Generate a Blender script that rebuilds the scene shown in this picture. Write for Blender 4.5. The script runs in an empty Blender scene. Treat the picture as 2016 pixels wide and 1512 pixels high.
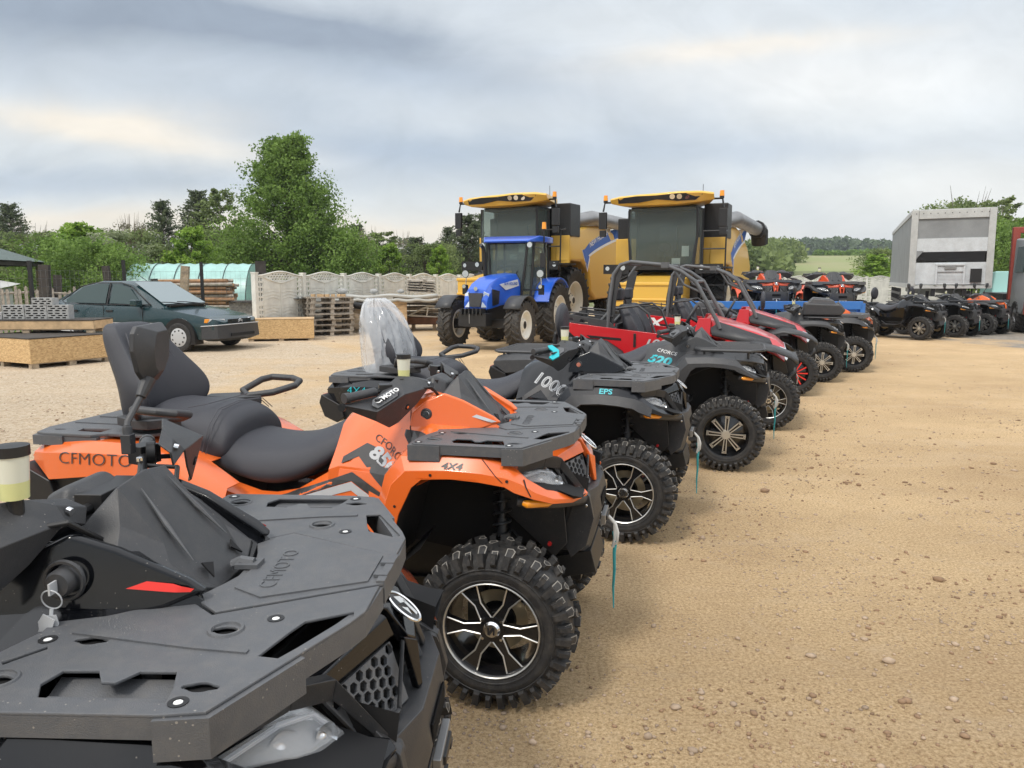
import bpy, bmesh, math, random
import numpy as np
from mathutils import Vector, Matrix, Euler
from mathutils.bvhtree import BVHTree
from mathutils.geometry import tessellate_polygon
R = math.radians
S = bpy.context.scene
# ------------------------------------------------------------------ camera
cd = bpy.data.cameras.new('camera')
cd.sensor_width = 36; cd.lens = 36 * 1510 / 2016
cd.clip_start = 0.02; cd.clip_end = 3000
cam = bpy.data.objects.new('camera', cd); S.collection.objects.link(cam)
cam.location = (0, 0, 1.68); cam.rotation_euler = (math.pi / 2 - math.atan(206 / 1510), 0, 0)
S.camera = cam
# ------------------------------------------------------------------ world
SUN_EL, SUN_AZ = R(52), R(215)      # azimuth measured from +Y towards +X
W = bpy.data.worlds.new('World'); S.world = W; W.use_nodes = True
nt = W.node_tree; nt.nodes.clear()
def N(t, **k):
    n = nt.nodes.new(t)
    for a, b in k.items(): setattr(n, a, b)
    return n
def mth(op, a, b=None, c=None, clamp=False):
    n = N('ShaderNodeMath', operation=op); n.use_clamp = clamp
    for i, v in enumerate((a, b, c)):
        if v is None: continue
        if isinstance(v, (int, float)): n.inputs[i].default_value = v
        else: nt.links.new(v, n.inputs[i])
    return n.outputs[0]
def mixc(f, a, b):
    n = N('ShaderNodeMix', data_type='RGBA')
    for s, v in ((n.inputs[0], f), (n.inputs[6], a), (n.inputs[7], b)):
        if isinstance(v, tuple): s.default_value = (*v, 1)
        elif isinstance(v, (int, float)): s.default_value = v
        else: nt.links.new(v, s)
    return n.outputs[2]
tc = N('ShaderNodeTexCoord'); sp = N('ShaderNodeSeparateXYZ'); nt.links.new(tc.outputs['Generated'], sp.inputs[0])
X, Y, Z = sp.outputs
sky = N('ShaderNodeTexSky', sky_type='NISHITA'); sky.sun_disc = False
sky.sun_elevation = SUN_EL; sky.sun_rotation = SUN_AZ; sky.air_density = 1.2; sky.dust_density = 2.5
Yp = mth('MAXIMUM', mth('ABSOLUTE', Y), 0.15)
U = mth('DIVIDE', X, Yp); V = mth('DIVIDE', Z, Yp)
cmb = N('ShaderNodeCombineXYZ'); nt.links.new(U, cmb.inputs[0]); nt.links.new(mth('MULTIPLY', V, 1.9), cmb.inputs[1])
def noise(sc, det, rough, off=0.0, dist=0.0):
    m = N('ShaderNodeMapping'); m.inputs[1].default_value = (off, off * .7, 0); nt.links.new(cmb.outputs[0], m.inputs[0])
    n = N('ShaderNodeTexNoise'); n.inputs['Scale'].default_value = sc; n.inputs['Detail'].default_value = det
    n.inputs['Roughness'].default_value = rough; n.inputs['Distortion'].default_value = dist
    nt.links.new(m.outputs[0], n.inputs[0]); return n.outputs[0]
nA = noise(1.7, 7, .55, 3.1, .6); nB = noise(4.5, 6, .6, 9.0, .4); nC = noise(1.1, 4, .5, 5.5)
Uw = mth('ADD', U, mth('MULTIPLY', mth('SUBTRACT', nA, .5), .5)); Vw = mth('ADD', V, mth('MULTIPLY', mth('SUBTRACT', nB, .5), .055))
def blob(cu, cv, ru, rv, rot=0.0, soft=1.0):
    du = mth('SUBTRACT', Uw, cu); dv = mth('SUBTRACT', Vw, cv)
    c, s = math.cos(rot), math.sin(rot)
    a = mth('ADD', mth('MULTIPLY', du, c / ru), mth('MULTIPLY', dv, s / ru)); b = mth('ADD', mth('MULTIPLY', du, -s / rv), mth('MULTIPLY', dv, c / rv))
    d = mth('ADD', mth('MULTIPLY', a, a), mth('MULTIPLY', b, b))
    return mth('POWER', 2.718, mth('MULTIPLY', d, -1.0 * soft))
K = 7.2                                     # colours are divided by the 0.1 strength below
def c(r, g, b): return (r * K, g * K, b * K)
base = mixc(mth('MULTIPLY', V, 2.2, clamp=True), c(.84, .86, .84), c(.74, .78, .81))
base = mixc(mth('MULTIPLY', mth('SUBTRACT', nA, .32), 2.4, clamp=True), c(.64, .70, .76), base)
blue = mth('ADD', mth('ADD', blob(-.17, .165, .30, .040, -.18), blob(-.58, .125, .34, .018, 0)), mth('ADD', blob(-.12, .25, .30, .030, -.12), blob(.26, .165, .40, .022, 0)))
base = mixc(mth('MULTIPLY', blue, .72, clamp=True), base, c(.44, .52, .63))
dark = mth('ADD', blob(-.62, .335, .36, .070, .02), blob(-.28, .30, .26, .030, -.12))
base = mixc(mth('MULTIPLY', dark, .95, clamp=True), base, c(.33, .385, .465))
warm = mth('ADD', mth('ADD', blob(-.52, .190, .22, .028, -.12, 1.3), blob(-.62, .072, .50, .022, 0, 1.3)), mth('ADD', blob(-.12, .055, .35, .016, 0), blob(.30, .285, .16, .014, .1)))
base = mixc(mth('MULTIPLY', warm, 1.15, clamp=True), base, c(.96, .88, .76))
glow = mth('ADD', blob(.40, .25, .34, .055, .0), blob(.60, .10, .40, .06, .0))
base = mixc(mth('MULTIPLY', mth('MULTIPLY', glow, nC), 1.3, clamp=True), base, c(1.0, .99, .96))
nD = noise(7.5, 8, .62, 2.2, .8); tex = mth('ADD', mth('MULTIPLY', mth('SUBTRACT', nD, .5), .34), mth('ADD', mth('MULTIPLY', mth('SUBTRACT', nB, .5), .26), 1.0))
vm = N('ShaderNodeVectorMath', operation='SCALE'); nt.links.new(base, vm.inputs[0]); nt.links.new(tex, vm.inputs['Scale']); base = vm.outputs[0]
up = mth('MULTIPLY', mth('SUBTRACT', V, .62), 1.0, clamp=True)      # overhead, out of view: sky brightened to light the yard
base = mixc(up, base, c(1.5, 1.53, 1.58))
skm = N('ShaderNodeMix', data_type='RGBA'); skm.inputs[0].default_value = .90
nt.links.new(sky.outputs[0], skm.inputs[6]); nt.links.new(base, skm.inputs[7])
bg = N('ShaderNodeBackground'); bg.inputs[1].default_value = 0.1; nt.links.new(skm.outputs[2], bg.inputs[0])
wo = N('ShaderNodeOutputWorld'); nt.links.new(bg.outputs[0], wo.inputs[0])
# ------------------------------------------------------------------ sun (veiled by cloud)
sl = bpy.data.lights.new('sun', 'SUN'); sl.energy = 1.5; sl.angle = R(11); sl.color = (1, .95, .87)
so = bpy.data.objects.new('sun', sl); S.collection.objects.link(so)
sd = Vector((math.sin(SUN_AZ) * math.cos(SUN_EL), math.cos(SUN_AZ) * math.cos(SUN_EL), math.sin(SUN_EL)))
so.rotation_euler = (-sd).to_track_quat('-Z', 'Y').to_euler(); so.location = (0, 0, 30)
S.view_settings.view_transform = 'Standard'; S.view_settings.look = 'None'
S.view_settings.exposure = 0.62; S.view_settings.gamma = 1.0; S.view_settings.use_curve_mapping = False
S.cycles.max_bounces = 7; S.cycles.transparent_max_bounces = 12

# ------------------------------------------------------------------ materials
MATS = {}
def mat(name, col, rough=.5, metal=0, bump=0, bscale=60, var=0, vscale=3, coat=0, trans=0, alpha=1, spec=None, col2=None, dust=0, emit=0, ior=None, speck=0):
    if name in MATS: return MATS[name]
    m = bpy.data.materials.new(name); MATS[name] = m; m.use_nodes = True
    t = m.node_tree; p = t.nodes['Principled BSDF']; L = t.links.new
    p.inputs['Base Color'].default_value = (*col, 1); p.inputs['Roughness'].default_value = rough; p.inputs['Metallic'].default_value = metal
    if coat: p.inputs['Coat Weight'].default_value = coat; p.inputs['Coat Roughness'].default_value = .04
    if trans: p.inputs['Transmission Weight'].default_value = trans
    if alpha < 1: p.inputs['Alpha'].default_value = alpha
    if spec is not None: p.inputs['Specular IOR Level'].default_value = spec
    if ior: p.inputs['IOR'].default_value = ior
    if emit: p.inputs['Emission Color'].default_value = (*col, 1); p.inputs['Emission Strength'].default_value = emit
    co = t.nodes.new('ShaderNodeTexCoord')
    cur = None
    if var or col2:
        n = t.nodes.new('ShaderNodeTexNoise'); n.inputs['Scale'].default_value = vscale; n.inputs['Detail'].default_value = 6; n.inputs['Roughness'].default_value = .65
        L(co.outputs['Object'], n.inputs[0])
        r = t.nodes.new('ShaderNodeValToRGB'); r.color_ramp.elements[0].position = .35; r.color_ramp.elements[1].position = .65
        a = tuple(x * (1 - var) for x in col); b = col2 if col2 else tuple(min(1, x * (1 + var)) for x in col)
        r.color_ramp.elements[0].color = (*a, 1); r.color_ramp.elements[1].color = (*b, 1)
        L(n.outputs[0], r.inputs[0]); cur = r.outputs[0]
    if dust:
        n = t.nodes.new('ShaderNodeTexNoise'); n.inputs['Scale'].default_value = 22; n.inputs['Detail'].default_value = 8; n.inputs['Roughness'].default_value = .75
        L(co.outputs['Object'], n.inputs[0])
        r = t.nodes.new('ShaderNodeMapRange'); r.inputs[1].default_value = .45; r.inputs[2].default_value = .8; r.inputs[4].default_value = dust; L(n.outputs[0], r.inputs[0])
        mx = t.nodes.new('ShaderNodeMix'); mx.data_type = 'RGBA'; mx.inputs[7].default_value = (.34, .29, .23, 1)
        if cur: L(cur, mx.inputs[6])
        else: mx.inputs[6].default_value = (*col, 1)
        L(r.outputs[0], mx.inputs[0]); cur = mx.outputs[2]
    if speck:
        n = t.nodes.new('ShaderNodeTexVoronoi'); n.inputs['Scale'].default_value = 75; L(co.outputs['Object'], n.inputs[0])
        n2 = t.nodes.new('ShaderNodeTexNoise'); n2.inputs['Scale'].default_value = 9; n2.inputs['Detail'].default_value = 3; L(co.outputs['Object'], n2.inputs[0])
        th = t.nodes.new('ShaderNodeMapRange'); th.inputs[1].default_value = .45; th.inputs[2].default_value = .75; th.inputs[3].default_value = .02; th.inputs[4].default_value = .17; L(n2.outputs[0], th.inputs[0])
        lt = t.nodes.new('ShaderNodeMath'); lt.operation = 'LESS_THAN'; L(n.outputs['Distance'], lt.inputs[0]); L(th.outputs[0], lt.inputs[1])
        ml = t.nodes.new('ShaderNodeMath'); ml.operation = 'MULTIPLY'; L(lt.outputs[0], ml.inputs[0]); ml.inputs[1].default_value = speck
        mx = t.nodes.new('ShaderNodeMix'); mx.data_type = 'RGBA'; mx.inputs[7].default_value = (.42, .38, .33, 1)
        if cur: L(cur, mx.inputs[6])
        else: mx.inputs[6].default_value = (*col, 1)
        L(ml.outputs[0], mx.inputs[0]); cur = mx.outputs[2]
    if cur: L(cur, p.inputs['Base Color'])
    if bump:
        n = t.nodes.new('ShaderNodeTexNoise'); n.inputs['Scale'].default_value = bscale; n.inputs['Detail'].default_value = 4
        L(co.outputs['Object'], n.inputs[0])
        b = t.nodes.new('ShaderNodeBump'); b.inputs['Strength'].default_value = bump; b.inputs['Distance'].default_value = .01
        L(n.outputs[0], b.inputs['Height']); L(b.outputs[0], p.inputs['Normal'])
    return m
M = lambda k: MATS[k]
mat('rack_plastic', (.088, .092, .099), .5, bump=.22, bscale=420, dust=.14, var=.10, speck=.5)
mat('matte_black', (.036, .037, .040), .46, bump=.14, bscale=420, dust=.07, speck=.35)
mat('frame_black', (.012, .012, .013), .42, dust=.03)
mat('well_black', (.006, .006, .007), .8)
mat('gloss_black', (.005, .0055, .007), .10, spec=.5, speck=.3)
mat('gloss_navy', (.007, .008, .011), .22, spec=.4)
mat('red_orange_paint', (.62, .075, .02), .3, coat=.4)
mat('orange_paint', (.75, .138, .022), .26, coat=.55, bump=.02, bscale=6, dust=.05, speck=.25)
mat('azure_paint', (.035, .17, .50), .4, dust=.1)
mat('red_paint', (.52, .012, .018), .28, coat=.5)
mat('blue_paint', (.012, .10, .56), .28, coat=.5, dust=.02)
mat('yellow_paint', (.72, .43, .065), .36, coat=.25, dust=.05)
mat('pale_yellow', (.74, .62, .22), .4)
mat('green_car_paint', (.008, .032, .038), .25, coat=.5, dust=.06)
mat('rubber', (.017, .017, .018), .62, bump=.2, bscale=90, dust=.16)
mat('rubber_edge', (.23, .215, .19), .8)
mat('old_rubber', (.030, .028, .026), .75, bump=.2, bscale=40, dust=.35)
mat('rim_black', (.008, .008, .009), .18, coat=.6)
mat('machined', (.62, .61, .58), .30, metal=.85)
mat('chrome', (.82, .82, .82), .12, metal=1)
mat('steel', (.30, .30, .30), .42, metal=.8, var=.15)
mat('bolt_white', (.80, .80, .78), .35)
mat('vinyl', (.034, .035, .043), .46, bump=.35, bscale=520)
mat('vinyl_seam', (.07, .07, .08), .6)
mat('silver_decal', (.46, .47, .48), .32)
mat('grey_decal', (.045, .043, .042), .36)
mat('red_decal', (.72, .03, .02), .35)
mat('teal_decal', (.01, .42, .48), .4)
mat('white_decal', (.75, .75, .74), .4)
mat('black_decal', (.012, .012, .012), .4)
mat('blue_decal', (.02, .10, .42), .4)
mat('amber', (.90, .33, .02), .22, coat=.5)
mat('brake_red', (.5, .02, .02), .3)
mat('reservoir', (.70, .70, .58), .35, coat=.3)
mat('brake_fluid', (.66, .66, .30), .3, coat=.3)
mat('lens', (.86, .88, .90), .06, alpha=.28, spec=.6)
mat('reflector', (.75, .76, .77), .13, metal=1)
mat('lamp_bowl', (.42, .43, .44), .25, metal=.75)
mat('led_white', (.72, .74, .78), .2)
mat('glass_dark', (.02, .028, .028), .05, coat=.5)
mat('cab_glass', (.30, .38, .36), .03, trans=.80, ior=1.1, coat=.5)
mat('car_glass', (.05, .075, .075), .08, spec=.35)
mat('windshield', (.22, .27, .28), .12, coat=.6)
mat('cream_rim', (.80, .78, .70), .45, dust=.08)
mat('brass_disc', (.42, .36, .25), .4, metal=.6)
mat('rope_teal', (.03, .30, .33), .7)
mat('rope_grey', (.52, .52, .50), .6)
mat('winch_red', (.6, .03, .03), .4)

# ------------------------------------------------------------------ mesh builder
class MB:
    def __init__(s): s.v = []; s.f = []; s.m = []; s.mats = []; s.cur = 0
    def use(s, name):
        if name not in s.mats: s.mats.append(name)
        s.cur = s.mats.index(name); return s
    def add(s, vs, fs, T=None):
        b = len(s.v)
        for p in vs: s.v.append(tuple(T @ Vector(p)) if T is not None else tuple(p))
        for f in fs: s.f.append([b + i for i in f]); s.m.append(s.cur)
        return s
    def box(s, c, d, rot=None, taper=1.0):
        x, y, z = (k / 2 for k in d)
        vs = [(-x, -y, -z), (x, -y, -z), (x, y, -z), (-x, y, -z), (-x * taper, -y * taper, z), (x * taper, -y * taper, z), (x * taper, y * taper, z), (-x * taper, y * taper, z)]
        T = Matrix.Translation(c)
        if rot is not None: T = T @ (rot if isinstance(rot, Matrix) else Euler(rot).to_matrix().to_4x4())
        return s.add(vs, [(3, 2, 1, 0), (4, 5, 6, 7), (0, 1, 5, 4), (1, 2, 6, 5), (2, 3, 7, 6), (3, 0, 4, 7)], T)
    def cyl(s, a, b, r, r2=None, n=16, cap=True):
        a = Vector(a); b = Vector(b); r2 = r if r2 is None else r2
        d = (b - a); q = d.to_track_quat('Z', 'Y').to_matrix(); vs = []
        for k in range(n):
            t = 2 * math.pi * k / n; e = q @ Vector((math.cos(t), math.sin(t), 0)); vs.append(a + e * r)
        for k in range(n):
            t = 2 * math.pi * k / n; e = q @ Vector((math.cos(t), math.sin(t), 0)); vs.append(b + e * r2)
        fs = [(k, (k + 1) % n, n + (k + 1) % n, n + k) for k in range(n)]
        if cap: fs += [tuple(range(n - 1, -1, -1)), tuple(range(n, 2 * n))]
        return s.add(vs, fs)
    def tube(s, pts, r, n=8, closed=False):
        P = [Vector(p) for p in pts]; m = len(P); rr = r if isinstance(r, (list, tuple)) else [r] * m
        rings = []; up = None
        for i in range(m):
            if closed: d = (P[(i + 1) % m] - P[i - 1])
            else: d = P[min(i + 1, m - 1)] - P[max(i - 1, 0)]
            if d.length < 1e-9: d = Vector((0, 0, 1))
            d.normalize()
            if up is None: up = d.orthogonal().normalized()
            else:
                up = up - d * up.dot(d)
                up = up.normalized() if up.length > 1e-6 else d.orthogonal().normalized()
            w = d.cross(up)
            rings.append([P[i] + (up * math.cos(2 * math.pi * k / n) + w * math.sin(2 * math.pi * k / n)) * rr[i] for k in range(n)])
        return s.loft(rings, closed_path=closed)
    def loft(s, rings, caps=True, closed_path=False, closed_ring=True):
        n = len(rings[0]); m = len(rings); vs = [p for r in rings for p in r]; fs = []
        for i in range(m if closed_path else m - 1):
            j = (i + 1) % m
            for k in range(n if closed_ring else n - 1):
                l = (k + 1) % n; fs.append((i * n + k, i * n + l, j * n + l, j * n + k))
        if caps and not closed_path and closed_ring: fs += [tuple(range(n - 1, -1, -1)), tuple((m - 1) * n + k for k in range(n))]
        return s.add(vs, fs)
    def prism(s, poly, ax, a, b, T=None):
        """polygon in the two axes other than ax ('x': (y,z), 'y': (x,z), 'z': (x,y)), extruded from a to b"""
        f = {'x': lambda p, h: (h, p[0], p[1]), 'y': lambda p, h: (p[0], h, p[1]), 'z': lambda p, h: (p[0], p[1], h)}[ax]
        n = len(poly); vs = [f(p, a) for p in poly] + [f(p, b) for p in poly]
        return s.add(vs, [tuple(range(n - 1, -1, -1)), tuple(range(n, 2 * n))] + [(k, (k + 1) % n, n + (k + 1) % n, n + k) for k in range(n)], T)
    def slab(s, pts, th, nrm=None):
        """3-D polygon given thickness along its normal (backwards)"""
        P = [Vector(p) for p in pts]
        if nrm is None:
            nrm = Vector((0, 0, 0))
            for i in range(len(P)): nrm += P[i].cross(P[(i + 1) % len(P)])
            nrm.normalize()
        nrm = Vector(nrm); n = len(P); vs = P + [p - nrm * th for p in P]
        return s.add(vs, [tuple(range(n)), tuple(range(2 * n - 1, n - 1, -1))] + [(k, n + k, n + (k + 1) % n, (k + 1) % n) for k in range(n)])
    def lathe(s, prof, o=(0, 0, 0), ax='y', n=48, cap=False):
        vs = []
        for (h, r) in prof:
            for k in range(n):
                t = 2 * math.pi * k / n; a, b = r * math.cos(t), r * math.sin(t)
                vs.append({'y': (a + o[0], h + o[1], b + o[2]), 'z': (a + o[0], b + o[1], h + o[2]), 'x': (h + o[0], a + o[1], b + o[2])}[ax])
        m = len(prof); fs = [(i * n + k, i * n + (k + 1) % n, (i + 1) * n + (k + 1) % n, (i + 1) * n + k) for i in range(m - 1) for k in range(n)]
        if cap: fs += [tuple(range(n - 1, -1, -1)), tuple((m - 1) * n + k for k in range(n))]
        return s.add(vs, fs)
    def ico(s, c, r, sub=1, sc=(1, 1, 1)):
        bm = bmesh.new(); bmesh.ops.create_icosphere(bm, subdivisions=sub, radius=1)
        bm.verts.ensure_lookup_table()
        vs = [(v.co.x * r * sc[0] + c[0], v.co.y * r * sc[1] + c[1], v.co.z * r * sc[2] + c[2]) for v in bm.verts]
        fs = [tuple(v.index for v in f.verts) for f in bm.faces]; bm.free(); return s.add(vs, fs)
    def grid(s, rows):
        m, n = len(rows), len(rows[0])
        return s.add([p for r in rows for p in r], [(i * n + k, i * n + k + 1, (i + 1) * n + k + 1, (i + 1) * n + k) for i in range(m - 1) for k in range(n - 1)])
    def text(s, body, size, depth, T, shear=0, align='LEFT', off=0, spacing=1.0):
        vs, fs = text_mesh(body, size, depth, shear, align, off, spacing); return s.add(vs, fs, T)
    def mirror(s):
        b = len(s.v); nf = len(s.f)
        s.v += [(p[0], -p[1], p[2]) for p in s.v]
        for i in range(nf): s.f.append([b + k for k in reversed(s.f[i])]); s.m.append(s.m[i])
        return s
    def mesh(s, name, smooth=35):
        me = bpy.data.meshes.new(name); me.from_pydata([tuple(p) for p in s.v], [], s.f)
        for k in s.mats: me.materials.append(M(k))
        if s.mats: me.polygons.foreach_set('material_index', s.m)
        bm = bmesh.new(); bm.from_mesh(me); bmesh.ops.recalc_face_normals(bm, faces=bm.faces); bm.to_mesh(me); bm.free()
        if smooth:
            me.polygons.foreach_set('use_smooth', [True] * len(me.polygons)); me.set_sharp_from_angle(angle=R(smooth))
        me.update(); return me
    def build(s, name, parent=None, smooth=35, bevel=0, seg=2, sub=0, solid=0, loc=None, rot=None):
        return link(name, s.mesh(name, smooth), parent, bevel, seg, sub, solid, loc, rot)
def link(name, me, parent=None, bevel=0, seg=2, sub=0, solid=0, loc=None, rot=None):
    o = bpy.data.objects.new(name, me); S.collection.objects.link(o)
    if parent is not None: o.parent = parent
    if loc: o.location = loc
    if rot: o.rotation_euler = rot
    if solid: md = o.modifiers.new('solid', 'SOLIDIFY'); md.thickness = solid; md.offset = -1
    if bevel:
        md = o.modifiers.new('bevel', 'BEVEL'); md.width = bevel; md.segments = seg; md.limit_method = 'ANGLE'; md.angle_limit = R(32); md.harden_normals = bool(me and len(me.polygons) and me.polygons[0].use_smooth)
    if sub: md = o.modifiers.new('sub', 'SUBSURF'); md.levels = sub; md.render_levels = sub
    return o
_tc = {}
def text_mesh(body, size, depth, shear=0, align='LEFT', off=0, spacing=1.0):
    k = (body, size, depth, shear, align, off, spacing)
    if k in _tc: return _tc[k]
    cu = bpy.data.curves.new('t', 'FONT'); cu.body = body; cu.size = size; cu.extrude = depth / 2; cu.shear = shear; cu.align_x = align; cu.offset = off; cu.resolution_u = 3; cu.space_character = spacing
    o = bpy.data.objects.new('t', cu); S.collection.objects.link(o)
    me = bpy.data.meshes.new_from_object(o)
    vs = [tuple(v.co) for v in me.vertices]; fs = [tuple(p.vertices) for p in me.polygons]
    bpy.data.objects.remove(o); bpy.data.meshes.remove(me); _tc[k] = (vs, fs); return _tc[k]
def plate_mesh(outlines, z0, z1, bevel=.003):
    """flat plate with holes: 2-D outlines (even-odd), lying in XY"""
    cu = bpy.data.curves.new('t', 'CURVE'); cu.dimensions = '2D'; cu.fill_mode = 'BOTH'; cu.extrude = (z1 - z0) / 2 - bevel; cu.bevel_depth = bevel; cu.bevel_resolution = 1; cu.offset = -bevel
    for ol in outlines:
        sp_ = cu.splines.new('POLY'); sp_.points.add(len(ol) - 1); sp_.use_cyclic_u = True
        for i, p in enumerate(ol): sp_.points[i].co = (p[0], p[1], 0, 1)
    o = bpy.data.objects.new('t', cu); S.collection.objects.link(o); me = bpy.data.meshes.new_from_object(o)
    zc = (z0 + z1) / 2; vs = [(v.co.x, v.co.y, v.co.z + zc) for v in me.vertices]; fs = [tuple(p.vertices) for p in me.polygons]
    bpy.data.objects.remove(o); bpy.data.meshes.remove(me); return vs, fs
def root(name, label, cat, loc=(0, 0, 0), rz=0, group=None, rx=0, ry=0):
    o = bpy.data.objects.new(name, None); S.collection.objects.link(o); o.location = loc; o.rotation_euler = (rx, ry, R(rz))
    o.empty_display_size = .2; o['label'] = label; o['category'] = cat
    if group: o['group'] = group
    return o
def tag(o, label, cat, group=None, kind=None):
    if label: o['label'] = label
    if cat: o['category'] = cat
    if group: o['group'] = group
    if kind: o['kind'] = kind
    return o
def kids(o): return [c_ for c_ in S.collection.objects if c_.parent is o]
def copy_tree(o, loc=None, rz=None, label=None, parent=None):
    c_ = o.copy(); S.collection.objects.link(c_)
    if parent is not None: c_.parent = parent
    for ch in kids(o): copy_tree(ch, parent=c_)
    if loc is not None: c_.location = loc
    if rz is not None: c_.rotation_euler.z = R(rz)
    if label: c_['label'] = label
    return c_
def mirrory(pts): return [(p[0], -p[1], *p[2:]) for p in pts]
def circ(cx, cy, r, n=14, ph=0): return [(cx + r * math.cos(2 * math.pi * k / n + ph), cy + r * math.sin(2 * math.pi * k / n + ph)) for k in range(n)]
# ------------------------------------------------------------------ wheels (shared meshes)
CACHE = {}
def cached(key, fn):
    if key not in CACHE: CACHE[key] = fn()
    return CACHE[key]
def tyre_mesh(Rr=.33, w=.235, rr=.195, lugs=18, hero=True, lett=None):
    """axle along y, outer face at -w/2"""
    b = MB().use('rubber'); h = w / 2; Rc = Rr - .022
    prof = [(-h + .03, rr - .012), (-h + .006, rr), (-h - .006, rr + .035), (-h - .006, Rc - .07), (-h + .012, Rc - .028), (-h + .04, Rc - .008), (-h * .3, Rc), (h * .3, Rc), (h - .04, Rc - .008), (h - .012, Rc - .028), (h + .006, Rc - .07), (h + .006, rr + .035), (h - .006, rr), (h - .03, rr - .012)]
    b.lathe(prof, n=56 if hero else 32)
    def lug(t, pts, r0, r1, sh=.86):
        # pts: (dt(m along tread), y) polygon ; tapered block following the crown
        n = len(pts); cy = sum(p[1] for p in pts) / n; cx = sum(p[0] for p in pts) / n; vs = []
        def P(dx, y, r):
            drop = max(0, abs(y) - h * .55); rr_ = r - drop * drop * 9.0 - drop * .25; a = t + dx / Rr; return (rr_ * math.sin(a), y, rr_ * math.cos(a))
        lv = [(1, r0, None), (sh, r1, 'rubber'), (sh * .93, r1 + .0002, 'edge'), (sh * .72, r1 + .0002, 'rubber'), ]
        if not hero: lv = lv[:2]
        for s_, r, _ in lv: vs += [P(cx + (p[0] - cx) * s_, cy + (p[1] - cy) * s_, r) for p in pts]
        L_ = len(lv)
        b.use('rubber'); base = len(b.v); b.add(vs, [tuple(range((L_ - 1) * n, L_ * n))] + [(k, (k + 1) % n, n + (k + 1) % n, n + k) for k in range(n)])
        if hero:
            for q, mm in ((1, 'rubber'), (2, 'rubber_edge')):
                b.use(mm)
                for k in range(n): b.f.append([base + q * n + k, base + q * n + (k + 1) % n, base + (q + 1) * n + (k + 1) % n, base + (q + 1) * n + k]); b.m.append(b.cur)
    pitch = 2 * math.pi * Rr / lugs
    for i in range(lugs):
        t = 2 * math.pi * i / lugs; g = pitch
        for s_ in (-1, 1):
            o = 0 if s_ < 0 else g * .5
            lug(t + o / Rr, [(-.020, s_ * h * .98), (.018, s_ * h * .98), (.026, s_ * h * .62), (.010, s_ * h * .50), (-.018, s_ * h * .56)], Rc - .012, Rr)
            if hero or 1: lug(t + (o + g * .5) / Rr, [(-.016, s_ * h * 1.0), (.016, s_ * h * 1.0), (.016, s_ * h * .72), (-.016, s_ * h * .74)], Rc - .012, Rr - .002)
            lug(t + (o + g * .27) / Rr, [(-.014, s_ * h * .42), (.004, s_ * h * .46), (.026, s_ * h * .16), (.014, s_ * h * .04), (-.016, s_ * h * .14)], Rc - .010, Rr + .001)
            # shoulder knob running down the side wall
            for q, (wd, dp) in enumerate(((.017, .060), (.012, .046))):
                a = t + (o + g * .5 * q) / Rr; c0 = s_ * (h + .004)
                if not hero and q: continue
                vs = []
                for rd, yo in ((Rr - .020, s_ * (h - .014)), (Rr - .020 - dp, c0)):
                    for dx in (-wd, wd): vs.append(((rd) * math.sin(a + dx / Rr), yo, rd * math.cos(a + dx / Rr)))
                for rd, yo in ((Rr - .014, s_ * (h + .004)), (Rr - .014 - dp * .85, c0 + s_ * .009)):
                    for dx in (-wd * .8, wd * .8): vs.append(((rd) * math.sin(a + dx / Rr), yo, rd * math.cos(a + dx / Rr)))
                b.use('rubber'); b.add(vs, [(4, 5, 7, 6), (0, 1, 5, 4), (2, 3, 7, 6), (0, 2, 6, 4), (1, 3, 7, 5)])
    b.use('rubber')
    for rad in (rr + .012, rr + .055): b.lathe([(-h - .0065, rad), (-h - .0095, rad + .002), (-h - .0065, rad + .004)], n=56)
    if lett:
        b.use('white_decal')
        for i, ch in enumerate(lett):
            a = R(205 + i * 11)        # seen from the outer (-y) side
            q = Matrix.Rotation(math.pi / 2, 4, 'X')
            T = Matrix.Rotation(-(a - math.pi / 2) + math.pi, 4, 'Y')
            rad = rr + .034
            b.text(ch, .045, .003, Matrix.Translation((rad * math.cos(a), -h - .0078, rad * math.sin(a))) @ Matrix.Rotation(-(a + math.pi / 2) + math.pi * 0, 4, 'Y') @ q @ Matrix.Translation((-.013, -.017, 0)), off=.001)
    return b.mesh('tyre', 30)
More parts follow.
